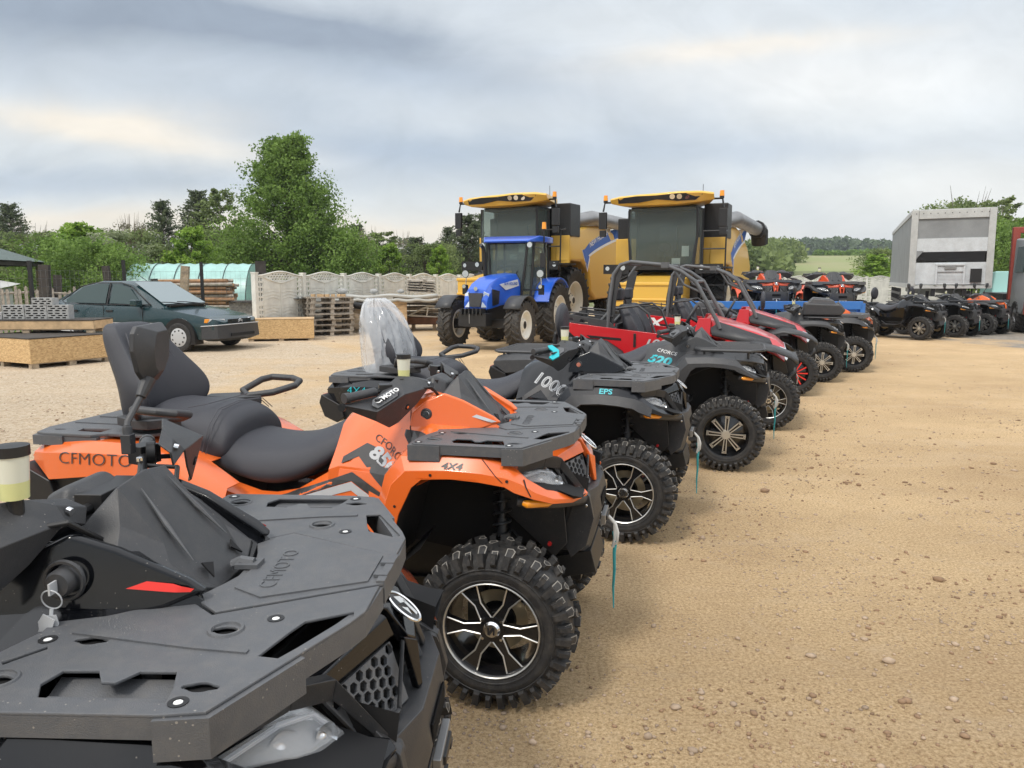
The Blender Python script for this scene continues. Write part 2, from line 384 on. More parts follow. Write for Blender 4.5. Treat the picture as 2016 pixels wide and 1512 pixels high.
def rimA_mesh(rr=.195, h=.117, nsp=6):
    b = MB().use('rim_black')
    b.lathe([(-h + .004, rr - .001), (-h + .01, rr - .008), (-h + .02, rr - .012), (-h + .05, rr - .022), (h - .03, rr - .025), (h, rr - .002)], n=56)
    b.lathe([(-.03, .0), (-.03, .06), (.02, .09), (.02, 0)], n=24)
    F_ = -h + .022
    # face: black spokes between gaps
    def pt(r, a): return (r * math.cos(a), r * math.sin(a))
    R1 = rr - .006
    for k in range(nsp):
        a0 = math.pi / 2 + 2 * math.pi * k / nsp; a1 = a0 + 2 * math.pi / nsp
        # gap centre a0, edges at +-24deg(bend), +-22 at rim
        l = [pt(.050, a0 + .05), pt(R1 * .60, a0 + R(23)), pt(R1, a0 + R(19))]
        r = [pt(.050, a1 - .05), pt(R1 * .60, a1 - R(23)), pt(R1, a1 - R(19))]
        poly = [pt(.0, 0), l[0], l[1], l[2], pt(R1, (a0 + a1) / 2), r[2], r[1], r[0]]
        b.use('rim_black').prism(poly[1:], 'y', F_, F_ + .03)
        b.use('machined')
        for e in (l, r):
            b.tube([(e[0][0], F_ - .001, e[0][1]), (e[1][0], F_ - .001, e[1][1]), (e[2][0], F_ - .003, e[2][1])], .0032, 6)
    b.use('machined').lathe([(-h + .002, rr), (-h - .001, rr - .003), (-h + .002, rr - .007), (-h + .008, rr - .007)], n=56)
    b.use('rim_black').lathe([(F_ - .004, 0), (F_ - .004, .05), (F_ + .03, .056)], n=24)
    for k in range(4):
        a = R(45 + 90 * k); b.use('chrome').cyl((.052 * math.cos(a), F_ - .008, .052 * math.sin(a)), (.052 * math.cos(a), F_ + .01, .052 * math.sin(a)), .006, n=6)
    return b.mesh('rim', 35)
def rimB_mesh(rr=.195, h=.117, n=8, face='machined'):
    b = MB().use('rim_black')
    b.lathe([(-h + .002, rr), (-h + .004, rr - .006), (-h + .03, rr - .014), (-h + .055, rr - .03), (h - .03, rr - .025), (h, rr - .002)], n=48)
    F_ = -h + .014; b.lathe([(F_ + .02, 0), (F_ + .02, .07), (F_ + .045, rr * .6), (F_ + .06, rr - .02)], n=32)
    b.use(face).lathe([(F_ - .012, 0), (F_ - .012, .036), (F_ + .02, .046)], n=24)
    for k in range(n):
        T = Matrix.Rotation(2 * math.pi * k / n + .06, 4, 'Y')
        for s_ in (-1, 1): b.use(face).prism([(.035, s_ * .006), (.158, s_ * .010), (.158, s_ * .019), (.035, s_ * .013)], 'y', F_ - .006, F_ + .02, T)
        b.use(face).prism([(.148, -.019), (.166, -.021), (.166, .021), (.148, .019)], 'y', F_ - .006, F_ + .02, T)
        b.use('rim_black').prism([(.036, -.006), (.150, -.010), (.150, .010), (.036, .006)], 'y', F_ - .001, F_ + .02, T)
        b.use('frame_black').cyl(T @ Vector((.157, F_ - .008, 0)), T @ Vector((.157, F_, 0)), .004, n=6)
    return b.mesh('rim', 35)
def rimR_mesh(rr=.195, h=.117, n=12):
    b = MB().use('rim_black')
    b.lathe([(-h + .002, rr), (-h + .004, rr - .006), (-h + .03, rr - .014), (-h + .055, rr - .03), (h, rr - .002)], n=40)
    F_ = -h + .014; b.lathe([(F_ + .01, 0), (F_ + .01, .05), (F_ + .05, .1), (F_ + .06, rr - .02)], n=24)
    for k in range(n):
        T = Matrix.Rotation(2 * math.pi * k / n, 4, 'Y')
        b.use('red_decal').prism([(.04, -.006), (.182, -.009), (.182, .009), (.04, .006)], 'y', F_, F_ + .02, T)
    return b.mesh('rim', 35)
def wheel(par, x, y, z, side, kind='A', Rr=.33, w=.235, steer=0, hero=True, lett=None, name='wheel'):
    h = w / 2; rr = .195
    def hubm():
        b = MB().use('brass_disc').lathe([(.0, .055), (.0, .125), (.006, .125), (.006, .055)], n=40, cap=False)
        b.use('frame_black').box((-.09, .012, .03), (.06, .05, .10)).cyl((0, .1, 0), (0, -.06, 0), .045, n=20)
        b.use('chrome').lathe([(-h + .006, .0), (-h + .006, .026), (-h + .016, .034)], n=28)
        b.use('frame_black').box((0, -h + .0045, .0), (.011, .003, .036), (0, .6, 0)).box((-.011, -h + .0045, 0), (.006, .003, .03)).box((.011, -h + .0045, 0), (.006, .003, .03))
        return b.mesh('wheel', 35)
    o = link(name, cached(('hub', w), hubm), par, loc=(x, y, z), rot=(0, 0, R(steer) + (0 if side < 0 else math.pi)))
    rm = {'A': rimA_mesh, 'B': rimB_mesh, 'R': rimR_mesh}[kind]
    link('rim', cached(('rim', kind, w), lambda: rm(rr, h)), o)
    link('tyre', cached(('tyre', Rr, w, hero, lett), lambda: tyre_mesh(Rr, w, rr, hero=hero, lett=lett, lugs=18 if hero else 16)), o, rot=(0, random.uniform(-3, 3) if not lett else 0, 0))
    return o

# ------------------------------------------------------------------ decal projection
def bvh_of(mbs):
    vs = []; fs = []
    for m in mbs:
        b = len(vs); vs += [Vector(p) for p in m.v]; fs += [[b + k for k in f] for f in m.f]
    return BVHTree.FromPolygons(vs, fs)
def project(bvh, vs, side=-1, off=.002, fallback=None, top=False):
    out = []
    for (x, y, z) in vs:
        if top: hit = bvh.ray_cast(Vector((x, y, 3)), Vector((0, 0, -1)))
        else: hit = bvh.ray_cast(Vector((x, side * 3, z)), Vector((0, -side, 0)))
        if hit[0] is None: out.append((x, fallback if fallback is not None else side * .35, z) if not top else (x, y, 1))
        else: out.append((x, y, hit[0].z + off) if top else (x, hit[0].y + side * off, z))
    return out
DEC = {'side': -1}
def decal_poly(b, matn, bvh, poly, side=-1, off=.002, step=.03, fallback=None):
    """2-D polygon (x,z) laid on the side of a body, subdivided so that it follows it"""
    if side != DEC['side']: return
    b = b[0]; b.use(matn)
    bm = bmesh.new(); vv = [bm.verts.new((p[0], 0, p[1])) for p in poly]; bm.faces.new(vv)
    xs = [p[0] for p in poly]; x = min(xs) + step
    while x < max(xs):
        bmesh.ops.bisect_plane(bm, geom=bm.verts[:] + bm.edges[:] + bm.faces[:], plane_co=(x, 0, 0), plane_no=(1, 0, 0)); x += step
    zs = [p[1] for p in poly]; z = min(zs) + step
    while z < max(zs):
        bmesh.ops.bisect_plane(bm, geom=bm.verts[:] + bm.edges[:] + bm.faces[:], plane_co=(0, 0, z), plane_no=(0, 0, 1)); z += step
    bm.verts.index_update(); vs = [tuple(v.co) for v in bm.verts]; fs = [tuple(v.index for v in f.verts) for f in bm.faces]; bm.free()
    b.add(project(bvh, vs, side, off, fallback), fs)
def decal_text(b, matn, bvh, body, size, org, ang=0, shear=0, side=-1, off=.003, fallback=None, sx=1.0, bold=0):
    if isinstance(b, tuple):
        if side != DEC['side']: return
        b = b[1]
    b.use(matn); vs, fs = text_mesh(body, size, 0, shear, 'LEFT', bold, 1.0)
    c_, s_ = math.cos(R(ang)), math.sin(R(ang)); q = []
    for (x, y, z) in vs:
        x *= sx; X_ = org[0] + (x * c_ - y * s_) * (1 if side < 0 else -1); q.append((X_, 0, org[1] + x * s_ + y * c_))
    b.add(project(bvh, q, side, off, fallback), fs)

# ------------------------------------------------------------------ quad (ATV) : +x forward, right side is -y, front axle at x=0
def tabhole(cx, cy, r=.0205, ang=0):
    pts = []
    for k in range(20):
        t = 2 * math.pi * k / 20; pts.append((r * math.cos(t), r * math.sin(t) * .72))
    # two tabs
    pts = [(x * (1.45 if abs(y) < r * .3 else 1), y) for x, y in pts]
    c_, s_ = math.cos(R(ang)), math.sin(R(ang)); return [(cx + x * c_ - y * s_, cy + x * s_ + y * c_) for x, y in pts]
RH = [(-.33, -.42), (-.335, -.50), (-.325, -.57), (-.31, -.578), (.04, -.574), (.108, -.562), (.245, -.26), (.262, -.21), (.262, -.085), (-.025, -.238), (-.095, -.176), (-.105, -.20), (-.15, -.214), (-.30, -.214), (-.312, -.26), (-.302, -.32)]
LIDH = [(.268, 0), (.268, -.078), (-.022, -.230), (-.092, -.168), (-.062, -.09), (-.05, -.05), (-.052, 0)]
def rack_mesh():
    b = MB().use('rack_plastic'); zt = 1.050
    slot = [(.028, -.500), (.036, -.540), (-.165, -.534), (-.186, -.496), (-.176, -.455), (-.118, -.452), (-.094, -.487), (-.070, -.487), (-.050, -.452), (.010, -.450)]
    diag = [(.122, -.392), (.158, -.398), (.244, -.232), (.240, -.212), (.160, -.258), (.146, -.300)]
    small = [(-.256, -.375), (-.250, -.384), (-.288, -.440), (-.296, -.432)]
    holes = [tabhole(.069, -.494), tabhole(.028, -.300), tabhole(-.192, -.350), tabhole(-.262, -.488)]
    ol = [RH, slot, diag, small] + holes + [circ(.102, -.250, .008, 10)]
    vs, fs = plate_mesh(ol, zt - .006, zt, .002)
    b.add(vs, fs); b.mirror()
    # front bridge joins both wings under the lid, skirt around the outside
    out = [(-.335, -.50), (-.325, -.57), (-.31, -.578), (.04, -.574), (.108, -.562), (.245, -.26), (.262, -.21), (.268, -.08)]
    inn = [(-.300, -.48), (-.298, -.545), (-.29, -.548), (.04, -.546), (.092, -.535), (.218, -.255), (.234, -.21), (.236, -.08)]
    q = MB().use('rack_plastic'); nn = len(out)
    for i in range(nn - 1):
        mid = 2 <= i < 3
        z0 = zt - (.052 if not mid else .040); z1 = zt - .0055
        ext = .006
        o0, o1, i0, i1 = out[i], out[i + 1], inn[i], inn[i + 1]
        q.add([(*o0, z0), (*o1, z0), (*i1, z0), (*i0, z0), (*o0, z1), (*o1, z1), (*i1, z1), (*i0, z1)], [(3, 2, 1, 0), (4, 5, 6, 7), (0, 1, 5, 4), (2, 3, 7, 6), (0, 3, 7, 4), (1, 2, 6, 5)])
    # chunky corner blocks
    q.prism([(.035, -.582), (.116, -.570), (.20, -.385), (.17, -.365), (.09, -.53), (.035, -.54)], 'z', zt - .070, zt - .0056)
    q.prism([(-.338, -.586), (-.21, -.584), (-.20, -.545), (-.31, -.545), (-.345, -.50)], 'z', zt - .066, zt - .0056)
    # raised boss rings, shallow ribs
    q.lathe([(zt - .002, .034), (zt + .004, .031), (zt + .004, .026), (zt - .002, .024)], (.028, -.300, 0), 'z', 28)
    q.lathe([(zt - .002, .034), (zt + .003, .031), (zt + .003, .027), (zt - .002, .026)], (-.262, -.488, 0), 'z', 28)
    q.prism([(-.24, -.30), (.0, -.36), (.10, -.375), (.10, -.388), (.0, -.376), (-.24, -.33)], 'z', zt - .002, zt + .0035)
    # sunk rail inside the side slot
    q.prism([(.030, -.548), (-.17, -.544), (-.17, -.505), (.026, -.505)], 'z', zt - .040, zt - .016)
    q.add([(.03, -.44, zt - .020), (-.19, -.44, zt - .020), (-.19, -.505, zt - .044), (.03, -.505, zt - .044)], [(0, 1, 2, 3)])
    for s_ in ((-.25, -.40), (-.06, -.40), (.06, -.44)): q.cyl((s_[0], s_[1], zt - .09), (s_[0], s_[1], zt - .012), .016, n=10)
    q.use('well_black')
    for (x, y) in ((.069, -.494), (.028, -.300), (-.192, -.350), (-.262, -.488)): q.cyl((x, y, zt - .020), (x, y, zt - .012), .036, n=16)  # black discs below the tab holes stand in for the shade inside
    q.use('frame_black')
    for (x, y) in ((.056, -.540), (.102, -.250), (-.270, -.352), (-.305, -.548)): q.lathe([(zt - .001, .0155), (zt + .0015, .0155), (zt + .0015, .009), (zt - .003, .008)], (x, y, 0), 'z', 20)
    q.use('bolt_white')
    for (x, y) in ((.056, -.540), (.102, -.250), (-.270, -.352), (-.305, -.548)): q.lathe([(zt - .003, .0), (zt + .001, .0), (zt + .001, .007), (zt - .004, .008)], (x, y, 0), 'z', 8)
    q.mirror(); q.use('rack_plastic')
    q.box((.248, 0, zt - .032), (.025, .17, .036)).box((.13, 0, zt - .035), (.25, .30, .006))
    b.use('rack_plastic')
    for k in q.mats: b.use(k)
    base = len(b.v); b.v += q.v
    for f, m_ in zip(q.f, q.m): b.f.append([base + k for k in f]); b.m.append(b.mats.index(q.mats[m_]))
    return b.mesh('front_rack', 30)
def lid_mesh():
    b = MB().use('rack_plastic'); zt = 1.052
    full = [p for p in LIDH] + [(p[0], -p[1]) for p in reversed(LIDH[1:-1])]
    vs, fs = plate_mesh([full, tabhole(.12, 0.0, .018, 70)], zt - .007, zt, .002); b.add(vs, fs)
    b.prism([(.235, -.075), (.235, .075), (.04, .165), (-.03, .12), (-.035, 0), (-.03, -.12), (.04, -.165)], 'z', zt - .004, zt + .0035)
    # lip at the front, latch at the rear
    b.box((.262, 0, zt - .02), (.018, .155, .05)).box((.256, -.035, zt + .004), (.030, .028, .006)).box((.256, .035, zt + .004), (.030, .028, .006))
    b.tube([(-.035, 0, zt + .010), (-.062, 0, zt + .014), (-.082, 0, zt + .004)], .012, 8); b.box((-.045, 0, zt + .008), (.05, .045, .010))
    b.text('CFMOTO', .050, .003, Matrix.Translation((.052, -.122, zt + .0042)) @ Matrix.Rotation(R(94), 4, 'Z'), off=-.0006, spacing=1.08)
    b.use('well_black').cyl((.12, 0, zt - .022), (.12, 0, zt - .013), .034, n=16)  # black disc paints the shade down inside the lid hole
    return b.mesh('rack_lid', 30)
def tank_mb(pm):
    b = MB().use(pm)
    S_ = [(-.80, [(0, 1.06), (.09, 1.06), (.16, 1.03), (.24, .94), (.325, .86), (.345, .74)]),
          (-.745, [(0, 1.10), (.10, 1.10), (.18, 1.065), (.26, .95), (.33, .88), (.35, .72)]),
          (-.68, [(0, 1.11), (.11, 1.115), (.19, 1.085), (.27, .99), (.345, .88), (.36, .70)]),
          (-.56, [(0, 1.13), (.12, 1.135), (.19, 1.115), (.265, 1.03), (.37, .88), (.39, .72)]),
          (-.47, [(0, 1.15), (.13, 1.165), (.20, 1.15), (.25, 1.07), (.40, .92), (.42, .74)]),
          (-.36, [(0, 1.16), (.14, 1.19), (.205, 1.18), (.235, 1.075), (.42, .97), (.45, .84)]),
          (-.22, [(0, 1.10), (.15, 1.15), (.20, 1.14), (.225, 1.06), (.42, .99), (.50, .92)]),
          (-.10, [(0, 1.00), (.14, 1.06), (.19, 1.085), (.205, 1.035), (.42, .995), (.52, .96)]),
          (-.02, [(0, .96), (.14, 1.0), (.17, 1.01), (.19, 1.0), (.42, .985), (.52, .96)])]
    rings = [[(x, -y, z) for y, z in sec] for x, sec in S_]
    b.loft(rings, caps=False, closed_ring=False); b.mirror(); return b
def fender_mb(pm):
    """front mudguard, right side: rows across the section from the arch lip up and inwards"""
    b = MB().use(pm)
    lip = [(-.430, .560), (-.400, .672), (-.376, .765), (-.318, .880), (-.277, .914), (-.162, .922), (-.05, .916), (.05, .902), (.088, .880), (.16, .850), (.22, .822), (.285, .800), (.325, .795)]
    ylip = [-.585, -.592, -.60, -.605, -.605, -.605, -.605, -.60, -.595, -.565, -.51, -.40, -.27]
    mid = [(-.470, .565), (-.452, .680), (-.445, .770), (-.405, .885), (-.345, .945), (-.170, .955), (-.04, .950), (.06, .935), (.108, .915), (.165, .875), (.225, .840), (.290, .815), (.330, .808)]
    ymid = [-.575, -.585, -.592, -.600, -.603, -.603, -.603, -.595, -.585, -.555, -.50, -.395, -.27]
    top = [(-.490, .570), (-.490, .700), (-.490, .790), (-.450, .910), (-.375, .995), (-.175, 1.005), (-.05, 1.0), (.05, .988), (.088, .960), (.125, .922), (.190, .868), (.262, .832), (.315, .822)]
    ytop = [-.50, -.51, -.525, -.545, -.56, -.565, -.565, -.55, -.545, -.530, -.475, -.37, -.26]
    inn = [(-.47, .575), (-.49, .72), (-.49, .85), (-.45, .96), (-.38, 1.010), (-.175, 1.012), (-.05, 1.008), (.05, 1.0), (.07, .975), (.085, .93), (.15, .865), (.22, .825), (.27, .815)]
    yinn = [-.42, -.42, -.40, -.36, -.34, -.34, -.34, -.34, -.40, -.49, -.44, -.34, -.24]
    rows = [[(p[0], y, p[1]) for p, y in zip(a, c_)] for a, c_ in ((lip, ylip), (mid, ymid), (top, ytop), (inn, yinn))]
    b.grid(rows); return b
def atv(name, label, pose, o, group=None):
    x0, y0, h = pose; rt = root(name, label, 'quad bike', (x0, y0, o.get('z', 0)), h, group)
    if o.get('pitch'): rt.rotation_euler.y = R(o['pitch'])
    P = o['paint']; k = P; hero = o.get('hero', True); fl = o.get('flare')
    part = lambda nm, key, fn, **kw: link(nm, cached(key, fn), rt, **kw)
    tb = tank_mb(P); fb = fender_mb(P)
    # chassis: frame, floorboards, engine block
    def chassis():
        b = MB().use('frame_black')
        b.box((-.75, 0, .50), (1.5, .34, .30)).box((-.75, 0, .33), (1.45, .40, .05))
        b.box((-.80, 0, .46), (.50, .74, .03))
        for s_ in (-1, 1):
            b.box((-.78, s_ * .45, .40), (.62, .20, .035)); b.tube([(-.48, s_ * .54, .58), (-.52, s_ * .56, .44), (-.70, s_ * .57, .40), (-.95, s_ * .57, .40), (-1.10, s_ * .54, .50)], .016, 8)
            b.tube([(-.45, s_ * .30, .62), (-.62, s_ * .38, .42), (-.6, s_ * .5, .40)], .014, 8)
            b.add([(-.30, s_ * .36, .66), (-.30, s_ * .56, .62), (-.52, s_ * .56, .43), (-.52, s_ * .36, .43)], [(0, 1, 2, 3)])
        b.box((.12, 0, .60), (.34, .30, .44)).box((.20, 0, .44), (.30, .34, .10), (0, -.25, 0))
        b.box((-1.5, 0, .62), (.6, .30, .36)).cyl((-1.9, -.14, .62), (-1.45, -.14, .62), .07)
        return b.mesh('chassis', 35)
    part('chassis', 'chassis', chassis, bevel=.004)
    def liner():
        b = MB().use('well_black'); f = fender_mb('well_black'); rows = 4; n = len(f.v) // rows
        lipv = f.v[:n]; inner = [(p[0] * .97, -.27, p[2] + .03) for p in lipv]
        b.grid([[(p[0], p[1] + .012, p[2] + .012) for p in lipv], [(p[0], -.42, p[2] + .035) for p in lipv], inner])
        b.add([(-.46, -.27, .56), (-.40, -.27, .92), (.12, -.26, .93), (.33, -.24, .86), (.30, -.24, .62), (.05, -.20, .55), (-.2, -.22, .50)], [tuple(range(7))])
        b.add([(-.43, -.58, .56), (-.43, -.26, .54), (-.38, -.26, .92), (-.38, -.58, .78)], [(0, 1, 2, 3)])
        if sd > 0: b.v = [(p[0], -p[1], p[2]) for p in b.v]
        return b.mesh('wheel_arch_liner', 35)
    for sd in (-1, 1): part('wheel_arch_liner', ('liner', sd), liner)
    # suspension
    def spring(s_):
        def f():
            b = MB().use('frame_black'); a = Vector((-.02, s_ * .36, .50)); e = Vector((-.03, s_ * .26, .92))
            b.cyl(a, e, .016, n=12).cyl(a, a + (e - a) * .45, .024, n=14)
            d = (e - a).normalized(); u = d.orthogonal().normalized(); w = d.cross(u); pts = []
            for i in range(121):
                t = i / 120; r = .036; pts.append(a + (e - a) * (.12 + .80 * t) + (u * math.cos(t * 15 * math.pi) + w * math.sin(t * 15 * math.pi)) * r)
            b.use('spring').tube(pts, .0052, 6); b.use('frame_black').cyl(a + (e - a) * .10, a + (e - a) * .12, .042, n=18).cyl(a + (e - a) * .92, a + (e - a) * .95, .042, n=18)
            return b.mesh('shock_absorber', 40)
        return f
    mat('spring', (.04, .042, .045), .3, metal=.3)
    for s_ in (-1, 1): part('shock_absorber', ('shock', s_), spring(s_))
    def arms():
        b = MB().use('frame_black')
        for s_ in (-1, 1):
            for X_ in (0, -1.5):
                b.tube([(X_ + .16, s_ * .16, .40), (X_ + .02, s_ * .44, .30)], .014, 8).tube([(X_ - .16, s_ * .16, .40), (X_ - .02, s_ * .44, .30)], .014, 8)
                b.tube([(X_ + .12, s_ * .16, .55), (X_ + .01, s_ * .42, .42)], .012, 8).tube([(X_ - .12, s_ * .16, .55), (X_ - .01, s_ * .42, .42)], .012, 8)
                b.cyl((X_, s_ * .14, .42), (X_, s_ * .46, .335), .018, n=10).box((X_, s_ * .43, .35), (.07, .05, .17))
                b.cyl((X_ + .0, s_ * .20, .42), (X_, s_ * .26, .40), .034, .024, n=12)
            b.use('winch_red'); b.tube([(.17, s_ * .22, .60), (.175, s_ * .30, .585)], .009, 8); b.use('brake_fluid').tube([(.175, s_ * .24, .60), (.20, s_ * .23, .66), (.235, s_ * .20, .68)], .005, 6); b.use('frame_black')
            b.tube([(.0, s_ * .34, .44), (.05, s_ * .30, .60), (-.1, s_ * .22, .72)], .006, 6)
        return b.mesh('suspension_arms', 35)
    part('suspension_arms', 'arms', arms)
    wk = o.get('wheel', 'A')
    for (X_, s_) in ((0, -1), (0, 1), (-1.5, -1), (-1.5, 1)):
        wheel(rt, X_, s_ * .50, .33, s_, wk, steer=o.get('steer', 0) if X_ == 0 else 0, hero=hero, lett=o.get('lett') if (s_ < 0 and X_ == 0) else None)
    # body
    part('tank_cover', ('tank', P), lambda: tb.mesh('tank_cover', 32), solid=.006, bevel=.006)
    for s_ in (-1, 1):
        def ff(s_=s_):
            f = fender_mb(P if not o.get('fender_mat') else o['fender_mat'])
            if s_ > 0: f.v = [(p[0], -p[1], p[2]) for p in f.v]
            return f.mesh('front_fender', 28)
        fo = part('front_fender', ('fender', o.get('fender_mat', P), s_), ff, solid=.008, bevel=.004)
        if fl:
            def fx(s_=s_):
                f = fender_mb('matte_black'); n = len(f.v) // 4; b = MB().use('matte_black')
                l_, m_ = f.v[:n - 3], f.v[n:2 * n - 3]
                b.grid([[(p[0], (p[1] - .012) * (1 if s_ < 0 else -1), p[2] - .03) for p in l_], [(p[0], (p[1] - .030) * (1 if s_ < 0 else -1), p[2] - .02) for p in l_], [(p[0], (p[1] - .006) * (1 if s_ < 0 else -1), p[2] + .004) for p in m_]])
                return b.mesh('fender_flare', 30)
            part('fender_flare', ('flare', s_), fx, solid=.006, bevel=.004)
    def side():
        b = MB().use(P)
        # lower cowl under the seat, right side
        top = [(-1.50, .86), (-1.42, .815), (-1.28, .765), (-1.165, .725), (-1.09, .722), (-.98, .745), (-.80, .85), (-.74, .87), (-.60, .87), (-.47, .88)]
        y1 = [-.30, -.29, -.27, -.255, -.25, -.25, -.27, -.335, -.37, -.42]
        m1 = [(-1.52, .83), (-1.42, .785), (-1.28, .735), (-1.165, .700), (-1.09, .696), (-.98, .718), (-.80, .80), (-.74, .82), (-.60, .82), (-.46, .78)]
        y2 = [-.37, -.355, -.34, -.335, -.335, -.335, -.345, -.352, -.385, -.44]
        low = [(-1.5, .66), (-1.42, .64), (-1.28, .62), (-1.165, .61), (-1.09, .60), (-.98, .60), (-.80, .60), (-.74, .60), (-.60, .60), (-.46, .60)]
        y3 = [-.36, -.36, -.36, -.36, -.36, -.36, -.37, -.375, -.40, -.47]
        b.grid([[(p[0], y, p[1]) for p, y in zip(a, c_)] for a, c_ in ((top, y1), (m1, y2), (low, y3))]); b.mirror(); return b
    sb = side(); part('side_panel', ('side', P), lambda: sb.mesh('side_panel', 26), solid=.006, bevel=.004)
    def console():
        b = MB().use(P); q = [(-.42, .250, 1.03), (-.41, .235, 1.115), (-.345, .215, 1.168), (-.275, .198, 1.198), (-.19, .190, 1.168), (-.062, .172, 1.100), (-.028, .165, 1.072), (-.10, .200, 1.052), (-.22, .235, 1.030)]
        for s_ in sides: b.slab([(x - .03, s_ * (y + .020), z) for x, y, z in q], .03, (0, s_, .25))
        return b
    sides = (-1, 1); cb = console()
    for sd in (-1, 1):
        sides = (sd,); part('console', ('console', P, sd), lambda: console().mesh('console', 30), bevel=.011, seg=3)
    # decals
    if o.get('decals'):
        bv = bvh_of([tb, sb]); bfe = bvh_of([fb, MB().add(mirrory(fb.v), fb.f)])
        for sd in (-1, 1):
            db = (MB(), MB()); DEC['side'] = sd; o['decals'](db, bv, bfe, bvh_of([cb]))
            if db[0].v: link('stripe_decal', db[0].mesh('stripe_decal', 0), rt)
            if db[1].v: link('lettering', db[1].mesh('lettering', 0), rt)
    # seat
    def seat():
        b = MB().use('vinyl'); rings = []
        # x, z top centre, half width top, half width bottom, z bottom
        for (x, zt, w1, w2, zb, zs) in ((-.715, 1.085, .10, .15, 1.03, 1.05), (-.74, 1.075, .13, .20, .93, 1.03), (-.80, 1.055, .14, .24, .87, 1.0), (-.88, 1.015, .15, .255, .815, .96), (-.98, .968, .175, .27, .765, .91), (-1.09, .945, .20, .28, .738, .88), (-1.20, .940, .22, .285, .748, .87), (-1.32, .955, .23, .285, .79, .88), (-1.44, .99, .21, .26, .83, .92), (-1.50, .99, .18, .2, .85, .93)):
            rings.append([(x, -w2, zb), (x, -w2 * 1.0, (zb + zs) / 2), (x, -(w1 + w2) / 2 - .01, zs), (x, -w1 * .75, zt - .012), (x, 0, zt), (x, w1 * .75, zt - .012), (x, (w1 + w2) / 2 + .01, zs), (x, w2, (zb + zs) / 2), (x, w2, zb), (x, 0, zb)])
        b.loft(rings); return b.mesh('seat', 60)
    st = part('seat', 'seat', seat, sub=2)
    def pseat():
        b = MB().use('vinyl'); rings = []
        for (x, zt, w1, w2, zb) in ((-1.33, 1.0, .20, .25, .88), (-1.345, 1.045, .22, .27, .845), (-1.40, 1.085, .23, .29, .83), (-1.50, 1.10, .24, .30, .82), (-1.62, 1.095, .25, .31, .83), (-1.74, 1.10, .25, .31, .85), (-1.80, 1.11, .22, .27, .88)):
            zs = zb + (zt - zb) * .6
            rings.append([(x, -w2, zb), (x, -w2, (zb + zs) / 2), (x, -(w1 + w2) / 2 - .01, zs), (x, -w1 * .75, zt - .012), (x, 0, zt), (x, w1 * .75, zt - .012), (x, (w1 + w2) / 2 + .01, zs), (x, w2, (zb + zs) / 2), (x, w2, zb), (x, 0, zb)])
        b.loft(rings); return b.mesh('passenger_seat', 60)
    def seams():
        b = MB().use('vinyl_seam')
        for xx in (-1.405, -1.425): b.tube([(xx - .02, -.30, .86), (xx, -.297, .93), (xx + .01, -.262, 1.02), (xx + .005, -.18, 1.078), (xx, 0, 1.092), (xx + .005, .18, 1.078), (xx + .01, .262, 1.02)], .0022, 5)
        b.tube([(-1.55, -.22, 1.088), (-1.48, -.17, 1.10), (-1.48, .17, 1.10), (-1.55, .22, 1.088)], .0022, 5)
        return b.mesh('seam', 40)
    if o.get('pseat', True):
        ps = part('passenger_seat', 'pseat', pseat, sub=2); link('seam', cached('seams', seams), ps)
    # backrest
    def back():
        b = MB().use('vinyl'); rings = []
        for (z, xc, hw, th, wing) in ((1.00, -1.93, .19, .05, .03), (1.01, -1.93, .24, .10, .06), (1.05, -1.935, .29, .14, .13), (1.12, -1.945, .315, .14, .165), (1.19, -1.955, .31, .135, .15), (1.28, -1.98, .265, .13, .09), (1.37, -2.005, .225, .12, .04), (1.43, -2.02, .20, .10, .02), (1.46, -2.03, .165, .07, .01), (1.468, -2.035, .13, .03, 0)):
            ring = []
            for t in (-1, -.92, -.7, -.35, 0, .35, .7, .92, 1): ring.append((xc + th / 2 + wing * abs(t) ** 2.2 - .012 * (abs(t) > .95), hw * .82 * t, z))
            for t in (.96, .7, .35, 0, -.35, -.7, -.96): ring.append((xc - th / 2 + wing * .85 * abs(t) ** 2.2, hw * .82 * t, z))
            rings.append(ring)
        b.loft(rings); return b.mesh('backrest', 60)
    bk = o.get('back', 'std')
    if bk in ('std', 'wrap'):
        bo = part('backrest', 'back', back, sub=2)
        def bseam():
            b = MB().use('vinyl_seam'); 
            for s_ in (-1, 1): b.tube([(-1.845, s_ * .155, 1.05), (-1.825, s_ * .17, 1.14), (-1.875, s_ * .15, 1.28), (-1.945, s_ * .11, 1.42)], .0025, 5)
            b.use('frame_black')
            for s_ in (-1, 1): b.tube([(-1.92, s_ * .10, 1.1), (-1.93, s_ * .10, .93), (-1.84, s_ * .10, .92)], .016, 8)
            return b.mesh('backrest_frame', 40)
        link('backrest_frame', cached('bseam', bseam), bo)
    if bk == 'oval':
        def oval():
            b = MB().use('vinyl'); rings = []
            for t in (-1, -.85, -.4, 0, .4, .85, 1):
                rings.append([(-1.62 + t * .045, .21 * (1 - .35 * t * t) * math.cos(a) , 1.27 + .19 * (1 - .35 * t * t) * math.sin(a)) for a in [2 * math.pi * i / 16 for i in range(16)]])
            b.loft(rings); b.use('frame_black').tube([(-1.68, 0, 1.2), (-1.70, 0, .95)], .03, 8); return b.mesh('backrest', 60)
        part('backrest', 'oval', oval, sub=1)
